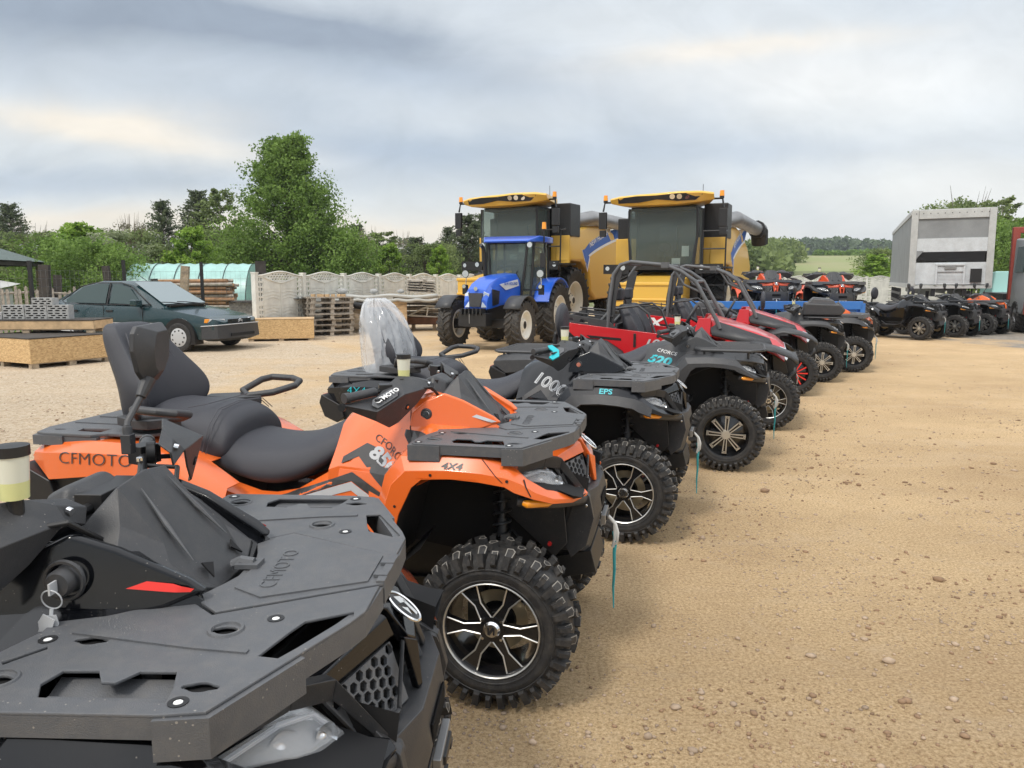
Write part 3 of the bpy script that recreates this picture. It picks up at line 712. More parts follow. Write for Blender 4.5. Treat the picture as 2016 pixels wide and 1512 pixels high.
    if bk == 'box':
        def bx_():
            b = MB().use('matte_black'); b.prism([(-2.15, .95), (-1.55, .95), (-1.48, 1.06), (-1.52, 1.14), (-1.65, 1.2), (-2.1, 1.2), (-2.18, 1.1)], 'y', -.36, .36); return b.mesh('luggage_box', 35)
        def bl_():
            b = MB().use('rack_plastic'); b.prism([(-2.12, 1.20), (-1.62, 1.20), (-1.68, 1.26), (-1.8, 1.29), (-2.05, 1.28)], 'y', -.32, .32)
            for y in (-.2, -.07, .07, .2): b.prism([(-2.08, 1.27), (-1.72, 1.27), (-1.80, 1.31), (-2.02, 1.305)], 'y', y - .025, y + .025)
            return b.mesh('box_lid', 35)
        q = part('luggage_box', 'lbox', bx_, bevel=.03, seg=3); link('box_lid', cached('lboxl', bl_), q, bevel=.01)
    # grab handles
    if o.get('grab', True):
        def grab(s_):
            def f():
                b = MB().use('matte_black')
                lp = [(-1.66, .42, 1.075), (-1.60, .52, 1.125), (-1.56, .565, 1.135), (-1.44, .575, 1.130), (-1.38, .54, 1.12), (-1.37, .47, 1.105), (-1.46, .39, 1.075), (-1.58, .345, 1.06)]
                b.tube([(x, s_ * y, z) for x, y, z in lp], .019, 10, closed=True)
                b.prism([(-1.80, s_ * .28), (-1.62, s_ * .25), (-1.50, s_ * .34), (-1.60, s_ * .44), (-1.68, s_ * .44), (-1.82, s_ * .36)], 'z', 1.02, 1.062)
                return b.mesh('grab_handle', 50)
            return f
        for s_ in (-1, 1): part('grab_handle', ('grab', s_), grab(s_), bevel=.004)
    # rear mudguards
    def rear():
        b = MB().use(P)
        for s_ in (-1, 1):
            top = [(-1.22, .78), (-1.36, .87), (-1.50, .93), (-1.62, .965), (-1.84, .972), (-2.05, .965), (-2.15, .945)]
            lo_ = [(-1.16, .62), (-1.28, .76), (-1.42, .83), (-1.60, .835), (-1.85, .822), (-2.05, .795), (-2.19, .865)]
            md = [(-1.20, .72), (-1.34, .83), (-1.48, .90), (-1.62, .93), (-1.84, .93), (-2.07, .915), (-2.185, .90)]
            b.grid([[(p[0], s_ * y, p[1]) for p, y in zip(a, c_)] for a, c_ in ((top, [.34] * 7), (top, [.44, .47, .48, .485, .485, .47, .42]), (md, [.51, .53, .54, .545, .54, .52, .46]), (lo_, [.53, .55, .56, .56, .55, .53, .46]))])
        b.add([(-2.15, -.42, .945), (-2.15, .42, .945), (-2.19, .46, .88), (-2.19, -.46, .88)], [(0, 1, 2, 3)])
        b.add([(-1.36, -.34, .87), (-1.36, .34, .87), (-1.62, .34, .965), (-2.15, .34, .945), (-2.15, -.34, .945), (-1.62, -.34, .965)], [(0, 1, 2, 5), (5, 2, 3, 4)])
        return b
    rb = rear(); part('rear_fender', ('rear', P), lambda: rb.mesh('rear_fender', 30), solid=.006, bevel=.004)
    if o.get('rear_text'):
        db = MB(); decal_text(db, o['rear_text'][1], bvh_of([rb]), o['rear_text'][0], .075, (-1.99, .875), 1, .0, sx=1.25, bold=-.001); link('rear_lettering', db.mesh('l', 0), rt)
    def tail():
        b = MB().use('frame_black')
        for s_ in (-1, 1):
            b.prism([(-2.20, .86), (-2.05, .79), (-2.02, .70), (-2.08, .66), (-2.18, .70), (-2.22, .80)], 'y', s_ * .30, s_ * .53)
            b.prism([(-2.10, .80), (-1.62, .83), (-1.64, .70), (-1.85, .60), (-2.04, .68)], 'y', s_ * .30, s_ * .50)
        b.box((-2.12, 0, .80), (.12, .7, .12)); b.use('winch_red')
        for s_ in (-1, 1): b.box((-2.215, s_ * .42, .83), (.012, .12, .05))
        return b.mesh('tail_light', 35)
    part('tail_light', 'tail', tail, bevel=.008)
    def rrack():
        b = MB().use('rack_plastic'); zt = .998
        H = [(-2.19, 0), (-2.19, -.36), (-2.15, -.47), (-2.10, -.485), (-1.86, -.485), (-1.80, -.44), (-1.62, -.44), (-1.58, -.38), (-1.62, -.22), (-1.80, -.15), (-1.80, 0)]
        full = H + [(x, -y) for x, y in reversed(H[1:-1])]
        holes = [tabhole(-2.09, -.40), tabhole(-2.09, .40), tabhole(-1.72, -.36), tabhole(-1.72, .36), [(-1.86, -.42), (-1.98, -.42), (-2.0, -.36), (-1.86, -.34)], [(-1.86, .42), (-1.98, .42), (-2.0, .36), (-1.86, .34)]]
        vs, fs = plate_mesh([full] + holes, zt - .014, zt, .003); b.add(vs, fs)
        for s_ in (-1, 1): b.prism([(-2.20, s_ * .37), (-2.155, s_ * .492), (-2.0, s_ * .492), (-2.0, s_ * .45), (-2.13, s_ * .45), (-2.165, s_ * .36)], 'z', zt - .055, zt - .012); b.box((-1.93, s_ * .47, zt - .03), (.2, .025, .03))
        b.box((-2.18, 0, zt - .03), (.02, .72, .04))
        for y in (-.24, -.08, .08, .24): b.box((-1.99, y, zt + .002), (.30, .03, .006))
        return b.mesh('rear_rack', 30)
    def wrack(x0, x1, w, z, n, key):
        def f():
            b = MB().use('matte_black')
            b.tube([(x0, -w * .8, z), (x0 + .06, -w, z), (x1 - .12, -w, z), (x1, -w * .62, z), (x1, w * .62, z), (x1 - .12, w, z), (x0 + .06, w, z), (x0, w * .8, z)], .013, 8, closed=True)
            for i in range(n): y = -w * .75 + 1.5 * w * i / (n - 1); b.tube([(x0, y, z), (x1, y * .9, z)], .010, 6)
            b.tube([(x0 + .15, -w, z - .012), (x0 + .15, w, z - .012)], .010, 6).tube([(x1 - .12, -w, z - .012), (x1 - .12, w, z - .012)], .010, 6)
            for s_ in (-1, 1):
                for xx in (x0 + .08, x1 - .14): b.tube([(xx, s_ * w * .8, z), (xx, s_ * w * .7, z - .09)], .011, 6)
            return b.mesh(key, 40)
        return f
    if o.get('rack', 'plate') == 'plate':
        rk = part('front_rack', 'rack', rack_mesh); part('rear_rack', 'rrack', rrack)
        part('rack_lid', 'lid', lid_mesh)
    else:
        part('front_rack', 'wrf', wrack(-.30, .30, .47, 1.055, 7, 'front_rack')); part('rear_rack', 'wrr', wrack(-2.2, -1.62, .45, .99, 7, 'rear_rack'))
        def hood():
            b = MB().use(P); b.grid([[(-.30, y, 1.0) for y in (-.5, -.2, 0, .2, .5)], [(0, y, z) for y, z in ((-.52, .99), (-.2, 1.0), (0, 1.01), (.2, 1.0), (.52, .99))], [(.2, y, z) for y, z in ((-.42, .965), (-.2, .98), (0, .99), (.2, .98), (.42, .965))], [(.3, y, z) for y, z in ((-.25, .93), (-.15, .94), (0, .95), (.15, .94), (.25, .93))]])
            return b.mesh('hood', 40)
        part('hood', ('hood', P), hood, solid=.01, bevel=.004)
    # nose
    k0 = set(kids(rt)); nose(rt, o, part)
    for ch in kids(rt):
        if ch not in k0: ch.location.x -= .05 if ch.name.split('.')[0] in ('bumper', 'winch_strap') else .03
    k0 = set(kids(rt)); bars(rt, o, part)
    for ch in kids(rt):
        nm_ = ch.name.split('.')[0]
        if ch not in k0 and nm_ in ('instrument_pod', 'pod_vent', 'ignition_switch'): ch.location.x -= .03
        if o.get('low') and nm_ in ('instrument_pod', 'pod_vent', 'ignition_switch', 'tank_cover', 'console', 'lettering'): ch.location.z -= o['low']
    return rt
def nose(rt, o, part):
    P = o['paint']; hero = o.get('hero', True)
    def brow():
        b = MB().use(o.get('nose', P))
        # painted centre cap and the two inner brows
        b.slab([(.262, -.075, 1.0), (.262, .075, 1.0), (.300, .055, .985), (.342, .040, .92), (.350, 0, .895), (.342, -.040, .92), (.300, -.055, .985)], .03, (.84, 0, .54))
        for s_ in (-1, 1):
            q = [(.255, -.078, 1.004), (.300, -.070, .975), (.316, -.066, .932), (.225, -.292, .918), (.205, -.320, .945), (.165, -.345, .965)]
            q = [(x, s_ * -y, z) for x, y, z in q]
            rows = [[q[0], q[5]], [q[1], q[4]], [q[2], q[3]], [(q[2][0] - .04, q[2][1], q[2][2] - .005), (q[3][0] - .04, q[3][1], q[3][2] - .005)]]
            b.grid(rows)
            # V strut and lower lip under the lamp
            b.slab([(.322, s_ * .062, .93), (.345, s_ * .030, .91), (.352, s_ * .018, .80), (.347, s_ * .040, .80)], .02)
        return b.mesh('nose_cowl', 40)
    part('nose_cowl', ('nosecowl', P, o.get('nose')), brow, solid=0, bevel=.004)
    def mb():
        b = MB().use('matte_black')
        for s_ in (-1, 1):
            def seg(a, c_, w0, w1):   # ridge bar with triangular section
                a = Vector((a[0], s_ * a[1], a[2])); c_ = Vector((c_[0], s_ * c_[1], c_[2])); out = Vector((.7, s_ * .35, .6)).normalized(); dn = Vector((.25, s_ * .1, -1)).normalized()
                b.loft([[a + out * w0, a + dn * w0 * 1.2, a - out * w0 * .8, a - dn * w0 * .8], [c_ + out * w1, c_ + dn * w1 * 1.2, c_ - out * w1 * .8, c_ - dn * w1 * .8]])
            seg((.075, .548, .950), (.180, .350, .958), .016, .028); seg((.180, .350, .958), (.235, .275, .935), .028, .027); seg((.235, .275, .935), (.330, .235, .805), .026, .016)
            seg((.318, .232, .800), (.340, .150, .812), .012, .010); seg((.340, .150, .812), (.332, .062, .918), .010, .010)
            # backing of the nose, near black to paint the shade behind the grille
            b.use('well_black').slab([(.18, s_ * .02, .99), (.25, s_ * .02, .93), (.27, s_ * .02, .80), (.20, s_ * .22, .79), (.07, s_ * .44, .84), (.03, s_ * .47, .93), (.09, s_ * .34, .97)], .02, (-.6, -s_ * .3, -.2)).use('matte_black')
        return b.mesh('headlight_surround', 35)
    part('headlight_surround', 'surround', mb, bevel=.003)
    for s_ in (-1, 1):
        def gr(s_=s_):
            # local frame: origin inner-top, u along the grille outwards, v downwards
            O_ = Vector((.305, s_ * .075, .922)); Uv = Vector((.222, s_ * .285, .905)) - O_; Vv = Vector((.322, s_ * .145, .808)) - O_
            Uv.normalize(); Vv = (Vv - Uv * Vv.dot(Uv)).normalized(); 
            hx = []
            for i in range(9):
                for j in range(5):
                    cx = .012 + i * .026; cy = .012 + j * .023 + (.0115 if i % 2 else 0)
                    if cy < .112 and cx > .010 + cy * .1 and cx < .205 - cy * .42: hx.append(circ(cx, cy, .0118, 6))
            vs, fs = plate_mesh([[(0, 0), (.222, 0), (.165, .125), (.01, .125)]] + hx, -.005, .005, .001)
            T = Matrix((( Uv.x, Vv.x, 0, O_.x), (Uv.y, Vv.y, 0, O_.y), (Uv.z, Vv.z, 0, O_.z), (0, 0, 0, 1))); W_ = Uv.cross(Vv); T[0][2], T[1][2], T[2][2] = W_.x, W_.y, W_.z
            nf = W_ if W_.x > 0 else -W_; b = MB().use('rack_plastic').add(vs, fs, T); q_ = [O_ + Uv * u + Vv * v - nf * .016 for u, v in ((0, 0), (.222, 0), (.165, .125), (.01, .125))]; b.use('well_black').slab(q_, .004, nf); return b.mesh('grille', 0)  # black sheet added close behind so the hex holes look deep and shaded
        part('grille', ('grille', s_), gr)
        def lens(s_=s_):
            b = MB().use('lens'); L_ = [(.098, .515, .925), (.170, .385, .925), (.212, .305, .905), (.262, .285, .850), (.285, .290, .815), (.215, .405, .835), (.150, .475, .880)]
            c0 = Vector((.215, .405, .885)); n = len(L_); P_ = [Vector(p) for p in L_]
            vs = [(p.x, s_ * p.y, p.z) for p in P_] + [(c0.x, s_ * c0.y, c0.z)]
            b.add(vs, [(k, (k + 1) % n, n) for k in range(n)]); return b.mesh('headlight', 60)
        h_ = part('headlight', ('lens', s_), lens, solid=.004)
        def refl(s_=s_):
            b = MB().use('lamp_bowl').slab([(x - .030, s_ * (y - .018), z) for x, y, z in [(.085, .52, .935), (.16, .39, .94), (.21, .30, .915), (.27, .28, .85), (.29, .285, .805), (.215, .40, .825), (.14, .475, .87)]], .008, (.7, s_ * .6, .2))
            b.use('reflector')
            d = Vector((.8, s_ * .45, .1)).normalized()
            for (x, y, z, r) in ((.178, .392, .878, .038), (.232, .325, .862, .028)):
                c_ = Vector((x, s_ * y, z)); b.cyl(c_ - d * .02, c_ + d * .016, r * .35, r, n=20, cap=False); b.ico(c_, r * .42, 2)
            b.use('led_white').tube([(.118, s_ * .485, .912), (.175, s_ * .375, .913), (.212, s_ * .305, .893), (.245, s_ * .285, .852)], .006, 6)
            b.use('reflector').slab([(.11, s_ * .465, .895), (.16, s_ * .385, .905), (.15, s_ * .40, .865), (.12, s_ * .45, .87)], .004, (.7, s_ * .6, .2))
            return b.mesh('reflector', 40)
        link('reflector', cached(('refl', s_), refl), h_)
        def marker(s_=s_):
            b = MB().use('matte_black').tube([(.115, s_ * .535, .832), (.16, s_ * .52, .828), (.26, s_ * .41, .806), (.32, s_ * .30, .79), (.34, s_ * .22, .77)], [.018, .027, .028, .030, .03], 10)
            b.use('amber').tube([(.143, s_ * .552, .832), (.155, s_ * .553, .829), (.225, s_ * .478, .815), (.236, s_ * .462, .813)], [.010, .016, .016, .010], 8)
            return b.mesh('side_marker', 45)
        part('side_marker', ('marker', s_), marker)
    def emb():
        b = MB().use('chrome'); T = Matrix.Translation((.326, 0, .968)) @ Matrix.Rotation(R(40), 4, 'Y') @ Matrix.Scale(1.25, 4)
        ring = [(T @ Vector((.036 * math.cos(a), .026 * math.sin(a), .0))) for a in [2 * math.pi * k / 28 for k in range(28)]]
        b.tube(ring, .0038, 6, closed=True)
        for pts in ([(-.026, -.006), (-.016, .012), (-.002, .010), (-.010, -.008)], [(-.012, .014), (.026, .006), (.026, -.003), (-.004, .004)], [(-.004, -.016), (.018, -.014), (.006, -.004)]):
            b.add([T @ Vector((x, y, .004)) for x, y in pts] + [T @ Vector((x, y, -.004)) for x, y in pts], [tuple(range(len(pts)))] + [(k, (k + 1) % len(pts), len(pts) + (k + 1) % len(pts), len(pts) + k) for k in range(len(pts))])
        b.use('gloss_black').add([T @ Vector((.034 * math.cos(a), .024 * math.sin(a), .0)) for a in [2 * math.pi * k / 24 for k in range(24)]], [tuple(range(24))])
        return b.mesh('emblem', 40)
    part('emblem', 'emblem', emb)
    def bump():
        b = MB().use('matte_black')
        b.loft([[(.36, -.25, .80), (.30, -.25, .80), (.26, -.25, .55), (.33, -.25, .55), (.385, -.27, .70)], [(.405, -.12, .80), (.32, -.12, .80), (.28, -.12, .50), (.37, -.12, .50), (.42, -.12, .70)], [(.405, .12, .80), (.32, .12, .80), (.28, .12, .50), (.37, .12, .50), (.42, .12, .70)], [(.36, .25, .80), (.30, .25, .80), (.26, .25, .55), (.33, .25, .55), (.385, .27, .70)]])
        for s_ in (-1, 1):
            b.slab([(.335, s_ * .25, .83), (.385, s_ * .265, .79), (.405, s_ * .275, .70), (.375, s_ * .27, .58), (.31, s_ * .26, .52), (.27, s_ * .26, .60)], .03, (0, s_, 0))
            b.slab([(.02, s_ * .33, .88), (.18, s_ * .37, .80), (.29, s_ * .34, .76), (.30, s_ * .31, .60), (.24, s_ * .27, .52), (.02, s_ * .28, .72)], .01, (0, s_, 0))
            b.use('chrome').cyl((.375, s_ * .29, .76), (.375, s_ * .30, .76), .007, n=8).use('matte_black')
        b.use('frame_black').slab([(.36, -.16, .52), (.36, .16, .52), (.20, .18, .38), (.20, -.18, .38)], .012)
        b.use('steel').box((.425, 0, .635), (.02, .16, .045)).use('frame_black').box((.432, 0, .635), (.02, .10, .022))
        for k in range(5): b.use('well_black').box((.418, 0, .72 + .0 * k - .0), (.006, .18, .05))
        return b.mesh('bumper', 35)
    part('bumper', 'bumper', bump, bevel=.008, seg=2)
    if o.get('rope', True):
        def rope():
            b = MB().use('rope_grey'); b.tube([(.44, 0, .63), (.47, .0, .60), (.475, -.01, .53), (.465, -.005, .49)], .009, 8).tube([(.475, -.012, .60), (.488, -.03, .565), (.485, -.02, .52), (.470, -.008, .50)], .006, 6)
            b.use('rope_teal').tube([(.468, 0, .56), (.475, -.008, .52), (.470, .0, .46), (.473, -.006, .38), (.468, .006, .30), (.472, .0, .20)], [.009, .010, .008, .007, .006, .003], 6)
            return b.mesh('winch_strap', 50)
        part('winch_strap', 'rope', rope)
GP = [(-.612, .57, 1.19), (-.540, .42, 1.19), (-.495, .36, 1.253), (-.480, .30, 1.276), (-.440, .22, 1.265), (-.400, .19, 1.245), (-.375, .20, 1.215), (-.405, .27, 1.155), (-.450, .38, 1.090), (-.475, .42, 1.075), (-.500, .50, 1.115), (-.585, .55, 1.160), (-.485, .52, 1.158), (-.415, .39, 1.212), (-.41, .14, 1.245), (-.375, .13, 1.225), (-.375, .14, 1.19)]
def bars(rt, o, part):
    hero = o.get('hero', True)
    def pod():
        b = MB().use('matte_black')
        T_, Tc, D_, F_, Ns, Nf, Nc, K1, K2 = (-.245, .098, 1.257), (-.238, 0, 1.272), (-.33, .150, 1.150), (-.205, .185, 1.150), (-.062, .140, 1.062), (-.052, .078, 1.034), (-.046, 0, 1.036), (-.225, .135, 1.190), (-.125, .132, 1.105)
        Mc, Mf = (-.150, 0, 1.160), (-.150, .105, 1.140)
        for s_ in (-1, 1):
            m = lambda p: (p[0], s_ * p[1], p[2])
            b.add([m(Tc), m(T_), m(Mf), m(Mc)], [(0, 1, 2, 3)]); b.add([m(Mc), m(Mf), m(Nf), m(Nc)], [(0, 1, 2, 3)])
            b.add([m(T_), m(K1), m(Mf)], [(0, 1, 2)]); b.add([m(Mf), m(K1), m(K2)], [(0, 1, 2)]); b.add([m(Mf), m(K2), m(Nf)], [(0, 1, 2)])
            b.add([m(T_), m(D_), m(F_), m(K1)], [(0, 1, 2, 3)]); b.add([m(K1), m(F_), m(Ns), m(K2)], [(0, 1, 2, 3)]); b.add([m(K2), m(Ns), m(Nf)], [(0, 1, 2)])
            b.add([m(T_), m((-.30, .09, 1.20)), m(D_)], [(0, 1, 2)]); b.add([m(Tc), m((-.31, 0, 1.21)), m((-.30, .09, 1.20)), m(T_)], [(0, 1, 2, 3)])
            b.add([m(D_), m((-.36, .16, 1.08)), m((-.06, .18, 1.0)), m(Ns), m(F_)], [(0, 1, 2, 3, 4)])
            b.add([m(Nc), m(Nf), m((-.05, .078, .99)), m((-.045, 0, .99))], [(0, 1, 2, 3)]); b.add([m(Nf), m(Ns), m((-.06, .14, 1.0)), m((-.05, .078, .99))], [(0, 1, 2, 3)])
        bm = bmesh.new(); me = b.mesh('instrument_pod', 24); bm.from_mesh(me); bmesh.ops.remove_doubles(bm, verts=bm.verts, dist=.0005); bmesh.ops.recalc_face_normals(bm, faces=bm.faces); bm.to_mesh(me); bm.free(); me.set_sharp_from_angle(angle=R(12)); return me
    part('instrument_pod', 'pod', pod, bevel=.004)
    def vents(sd=1):
        b = MB().use('well_black')
        for s_ in (sd,):
            b.slab([(-.088, s_ * .078, 1.088), (-.076, s_ * .050, 1.080), (-.062, s_ * .078, 1.058)], .004)
            b.use('rack_plastic').tube([(-.218, s_ * .055, 1.243), (-.16, s_ * .070, 1.168), (-.10, s_ * .085, 1.098)], [.001, .006, .001], 6).use('well_black')
        return b.mesh('pod_vent', 0)
    for sd in (-1, 1): part('pod_vent', ('vent', sd), lambda: vents(sd))
    def key():
        b = MB().use('matte_black')
        y = -.222
        b.lathe([(y - .004, .041), (y - .010, .039), (y - .010, .034), (y - .004, .032)], (-.345, 0, 1.105), 'y', 32)
        b.lathe([(y - .030, 0), (y - .030, .022), (y - .024, .026), (y + .02, .028)], (-.345, 0, 1.105), 'y', 28)
        return b
    if o.get('keys'):
        q = part('ignition_switch', 'ignb', lambda: key().mesh('ignition_switch', 40))
        def kk():
            b = MB().use('silver_decal'); c0 = Vector((-.345, -.268, 1.085))
            b.box((-.345, -.262, 1.105), (.004, .024, .022))
            b.tube([c0 + Vector((.019 * math.cos(t), -.004 * math.sin(t), .019 * math.sin(t))) for t in [2 * math.pi * i / 28 for i in range(28)]], .0014, 6, closed=True)
            b.tube([(-.345, -.270, 1.068), (-.3445, -.274, 1.055)], .0035, 6)
            b.use('silver_decal')
            for an, dy in ((-6, 0), (28, .006)):
                T = Matrix.Translation((-.345, -.276 - dy, 1.054)) @ Matrix.Rotation(R(an), 4, 'Y')
                b.prism([(-.012, .004), (.012, .004), (.014, -.014), (.007, -.026), (.005, -.056), (.0, -.062), (-.005, -.056), (-.007, -.026), (-.014, -.014)], 'y', -.001, .001, T)
                for zz in (-.032, -.040, -.047): b.box(T @ Vector((.0055, 0, zz)), (.003, .002, .003), (0, R(an), 0))
            return b.mesh('key_ring', 0)
        link('key_ring', kk(), q)
    else:
        def k2():
            b = key(); b.use('chrome').lathe([(-.253, 0), (-.253, .015), (-.25, .017)], (-.345, 0, 1.105), 'y', 20); return b.mesh('ignition_switch', 40)
        part('ignition_switch', 'ign2', k2)
    def bar():
        b = MB().use('frame_black'); b.tube([(-.31, .02, 1.04), (-.40, .02, 1.20)], .022, 10).tube([(-.31, -.02, 1.04), (-.40, -.02, 1.20)], .022, 10)
        p = [(-.60, -.53, 1.212), (-.52, -.36, 1.222), (-.44, -.20, 1.205), (-.405, -.09, 1.205), (-.405, .09, 1.205), (-.44, .20, 1.205), (-.52, .36, 1.222), (-.60, .53, 1.212)]
        b.tube(p, .012, 10); b.box((-.405, 0, 1.215), (.06, .16, .04))
        for s_ in (-1, 1):
            b.use('matte_black').tube([(-.60, s_ * .53, 1.212), (-.54, s_ * .405, 1.220)], .019, 12).cyl((-.612, s_ * .552, 1.2115), (-.60, s_ * .53, 1.212), .022, n=12)
            b.use('frame_black').box((-.515, s_ * .355, 1.222), (.055, .06, .05), (0, 0, s_ * -.45)).cyl((-.48, s_ * .30, 1.235), (-.46, s_ * .31, 1.235), .03, n=14)
            b.tube([(-.50, s_ * .34, 1.215), (-.46, s_ * .40, 1.205), (-.50, s_ * .50, 1.20)], .007, 8)
            b.tube([(-.47, s_ * .27, 1.21), (-.36, s_ * .22, 1.22), (-.32, s_ * .10, 1.12), (-.30, s_ * .05, 1.02)], .007, 6)
            b.use('chrome').cyl((-.478, s_ * .262, 1.222), (-.478, s_ * .262, 1.234), .009, n=6).use('frame_black')
        return b.mesh('handlebar', 40)
    hb = part('handlebar', 'hbar', bar, bevel=.003)
    def cover():
        b = MB().use('matte_black')
        b.loft([[(-.46, -.05, 1.222), (-.46, .05, 1.222), (-.46, .07, 1.19), (-.46, -.07, 1.19)], [(-.40, -.075, 1.252), (-.40, .075, 1.252), (-.395, .11, 1.19), (-.395, -.11, 1.19)], [(-.34, -.05, 1.222), (-.34, .05, 1.222), (-.33, .09, 1.15), (-.33, -.09, 1.15)]])
        return b.mesh('handlebar_cover', 40)
    part('handlebar_cover', 'hcov', cover, bevel=.012, seg=3)
    def dash():
        b = MB().use('glass_dark').slab([(-.375, -.07, 1.262), (-.375, .07, 1.262), (-.450, .065, 1.240), (-.450, -.065, 1.240)], .002, (-.3, 0, 1)); return b.mesh('display', 0)
    gm = o.get('guard_mat')
    for s_ in (-1, 1):
        def guard(s_=s_):
            b = MB().use('matte_black'); m = lambda k: (GP[k][0], s_ * GP[k][1], GP[k][2])
            for f in ((0, 1, 12), (1, 2, 13, 12), (2, 3, 13), (3, 4, 13), (4, 5, 13), (12, 13, 9, 10), (13, 8, 9), (13, 7, 8), (13, 6, 7), (13, 5, 6), (0, 12, 10, 11), (4, 14, 15, 5), (5, 15, 16, 6)): b.add([m(k) for k in f], [tuple(range(len(f)))])
            me = b.mesh('hand_guard', 20); bm = bmesh.new(); bm.from_mesh(me); bmesh.ops.remove_doubles(bm, verts=bm.verts, dist=.0005); bmesh.ops.recalc_face_normals(bm, faces=bm.faces); bm.to_mesh(me); bm.free(); me.set_sharp_from_angle(angle=R(15)); return me
        g = part('hand_guard', ('guard', s_), guard, solid=.006, bevel=.005)
        def gbits(s_=s_):
            g_ = lambda k: Vector((GP[k][0], s_ * GP[k][1], GP[k][2])); O_ = g_(12); U_ = (g_(13) - O_); Lu = U_.length; U_.normalize(); N_ = U_.cross(g_(2) - O_).normalized(); N_ = N_ if N_.z > 0 else -N_; V_ = N_.cross(U_); V_ = V_ if V_.dot(g_(2) - O_) > 0 else -V_
            pt = lambda u, v, h=.002: O_ + U_ * (u * Lu) + V_ * v + N_ * h
            b = MB().use('rack_plastic'); b.slab([pt(.10, .012, .003), pt(.80, .012, .003), pt(.98, .035, .003), pt(.86, .062, .003), pt(.22, .062, .003), pt(.06, .04, .003)], .006, N_)
            b.use('chrome'); c_ = (g_(13) + g_(7) + g_(8)) / 3; fn = (g_(7) - g_(13)).cross(g_(8) - g_(13)).normalized(); fn = fn if fn.x > 0 else -fn; b.cyl(c_ - fn * .004, c_ + fn * .0045, .0065, n=10); c2_ = (g_(5) + g_(6) + g_(15)) / 3; b.cyl(c2_ - fn * .006, c2_ + fn * .005, .0075, n=10); b.use('well_black').cyl(c_ - fn * .004, c_ + fn * .0035, .012, n=12)
            b.use('frame_black').cyl(g_(0) + Vector((0, s_ * -.004, -.012)), g_(0) + Vector((0, s_ * .006, -.012)), .016, n=12)
            if gm: b.use(gm).slab([pt(-.05, .0, .010), pt(.35, -.004, .010), pt(.66, .040, .010), pt(.70, .105, .010), pt(.52, .118, .010), pt(.44, .10, .010), pt(.40, .058, .010), pt(.22, .036, .010), pt(-.04, .034, .010)], .010, N_)
            return b.mesh('guard_bolt', 0)
        link('guard_bolt', cached(('gbit', s_, gm), gbits), g)
    if o.get('guard_text'):
        b = MB().use('white_decal')
        g_ = lambda k: Vector((GP[k][0], -GP[k][1], GP[k][2])); O_ = g_(12); U_ = (g_(13) - O_).normalized(); N_ = U_.cross(g_(2) - O_).normalized(); N_ = N_ if N_.z > 0 else -N_; V_ = N_.cross(U_); O_ = O_ + U_ * .022 + V_ * .022 + N_ * .016
        T = Matrix(((U_.x, V_.x, N_.x, O_.x), (U_.y, V_.y, N_.y, O_.y), (U_.z, V_.z, N_.z, O_.z), (0, 0, 0, 1)))
        b.text('CFMOTO', .030, .002, T, off=.0008); b.build('hand_guard_lettering', rt, 0)
    def resv():
        b = MB().use('reservoir').lathe([(1.295, .0), (1.295, .026), (1.33, .028), (1.345, .029)], (-.475, -.24, 0), 'z', 20); b.use('brake_fluid').lathe([(1.262, .0), (1.262, .024), (1.295, .026)], (-.475, -.24, 0), 'z', 20)
        b.use('frame_black').lathe([(1.343, .031), (1.362, .031), (1.364, .0)], (-.475, -.24, 0), 'z', 20)
        b.cyl((-.475, -.24, 1.22), (-.475, -.24, 1.264), .014, n=10); return b
    if o.get('res', True):
        q = part('brake_fluid_reservoir', 'res', lambda: resv().mesh('res', 40))
        if o.get('res_pos'): q.location = o['res_pos']
    if o.get('keys'): [setattr(ch, 'location', Vector((.075, -.022, .012))) for ch in kids(rt) if ch.name.startswith('ignition')]
    tn = o.get('turn')
    if tn:
        Tt = Matrix.Translation((-.40, 0, 0)) @ Matrix.Rotation(R(tn), 4, 'Z') @ Matrix.Translation((.40, 0, 0))
        for ch in kids(rt):
            if ch.name.split('.')[0] in ('hand_guard', 'handlebar', 'hand_guard_lettering'): ch.location = Tt.to_translation(); ch.rotation_euler = (0, 0, R(tn))
        for ch in kids(rt):
            if ch.name.startswith('hand'): ch.location.x += o.get('bshift', 0)
            if ch.name.startswith('hand_guard') and ch.data and ch.data.vertices[0].co.y > 0: ch.location += Vector((.03, .035, .045))
            if ch.name.startswith('handlebar_cover'): ch.location.x -= o.get('bshift', 0)
    mm = o.get('mirrors')
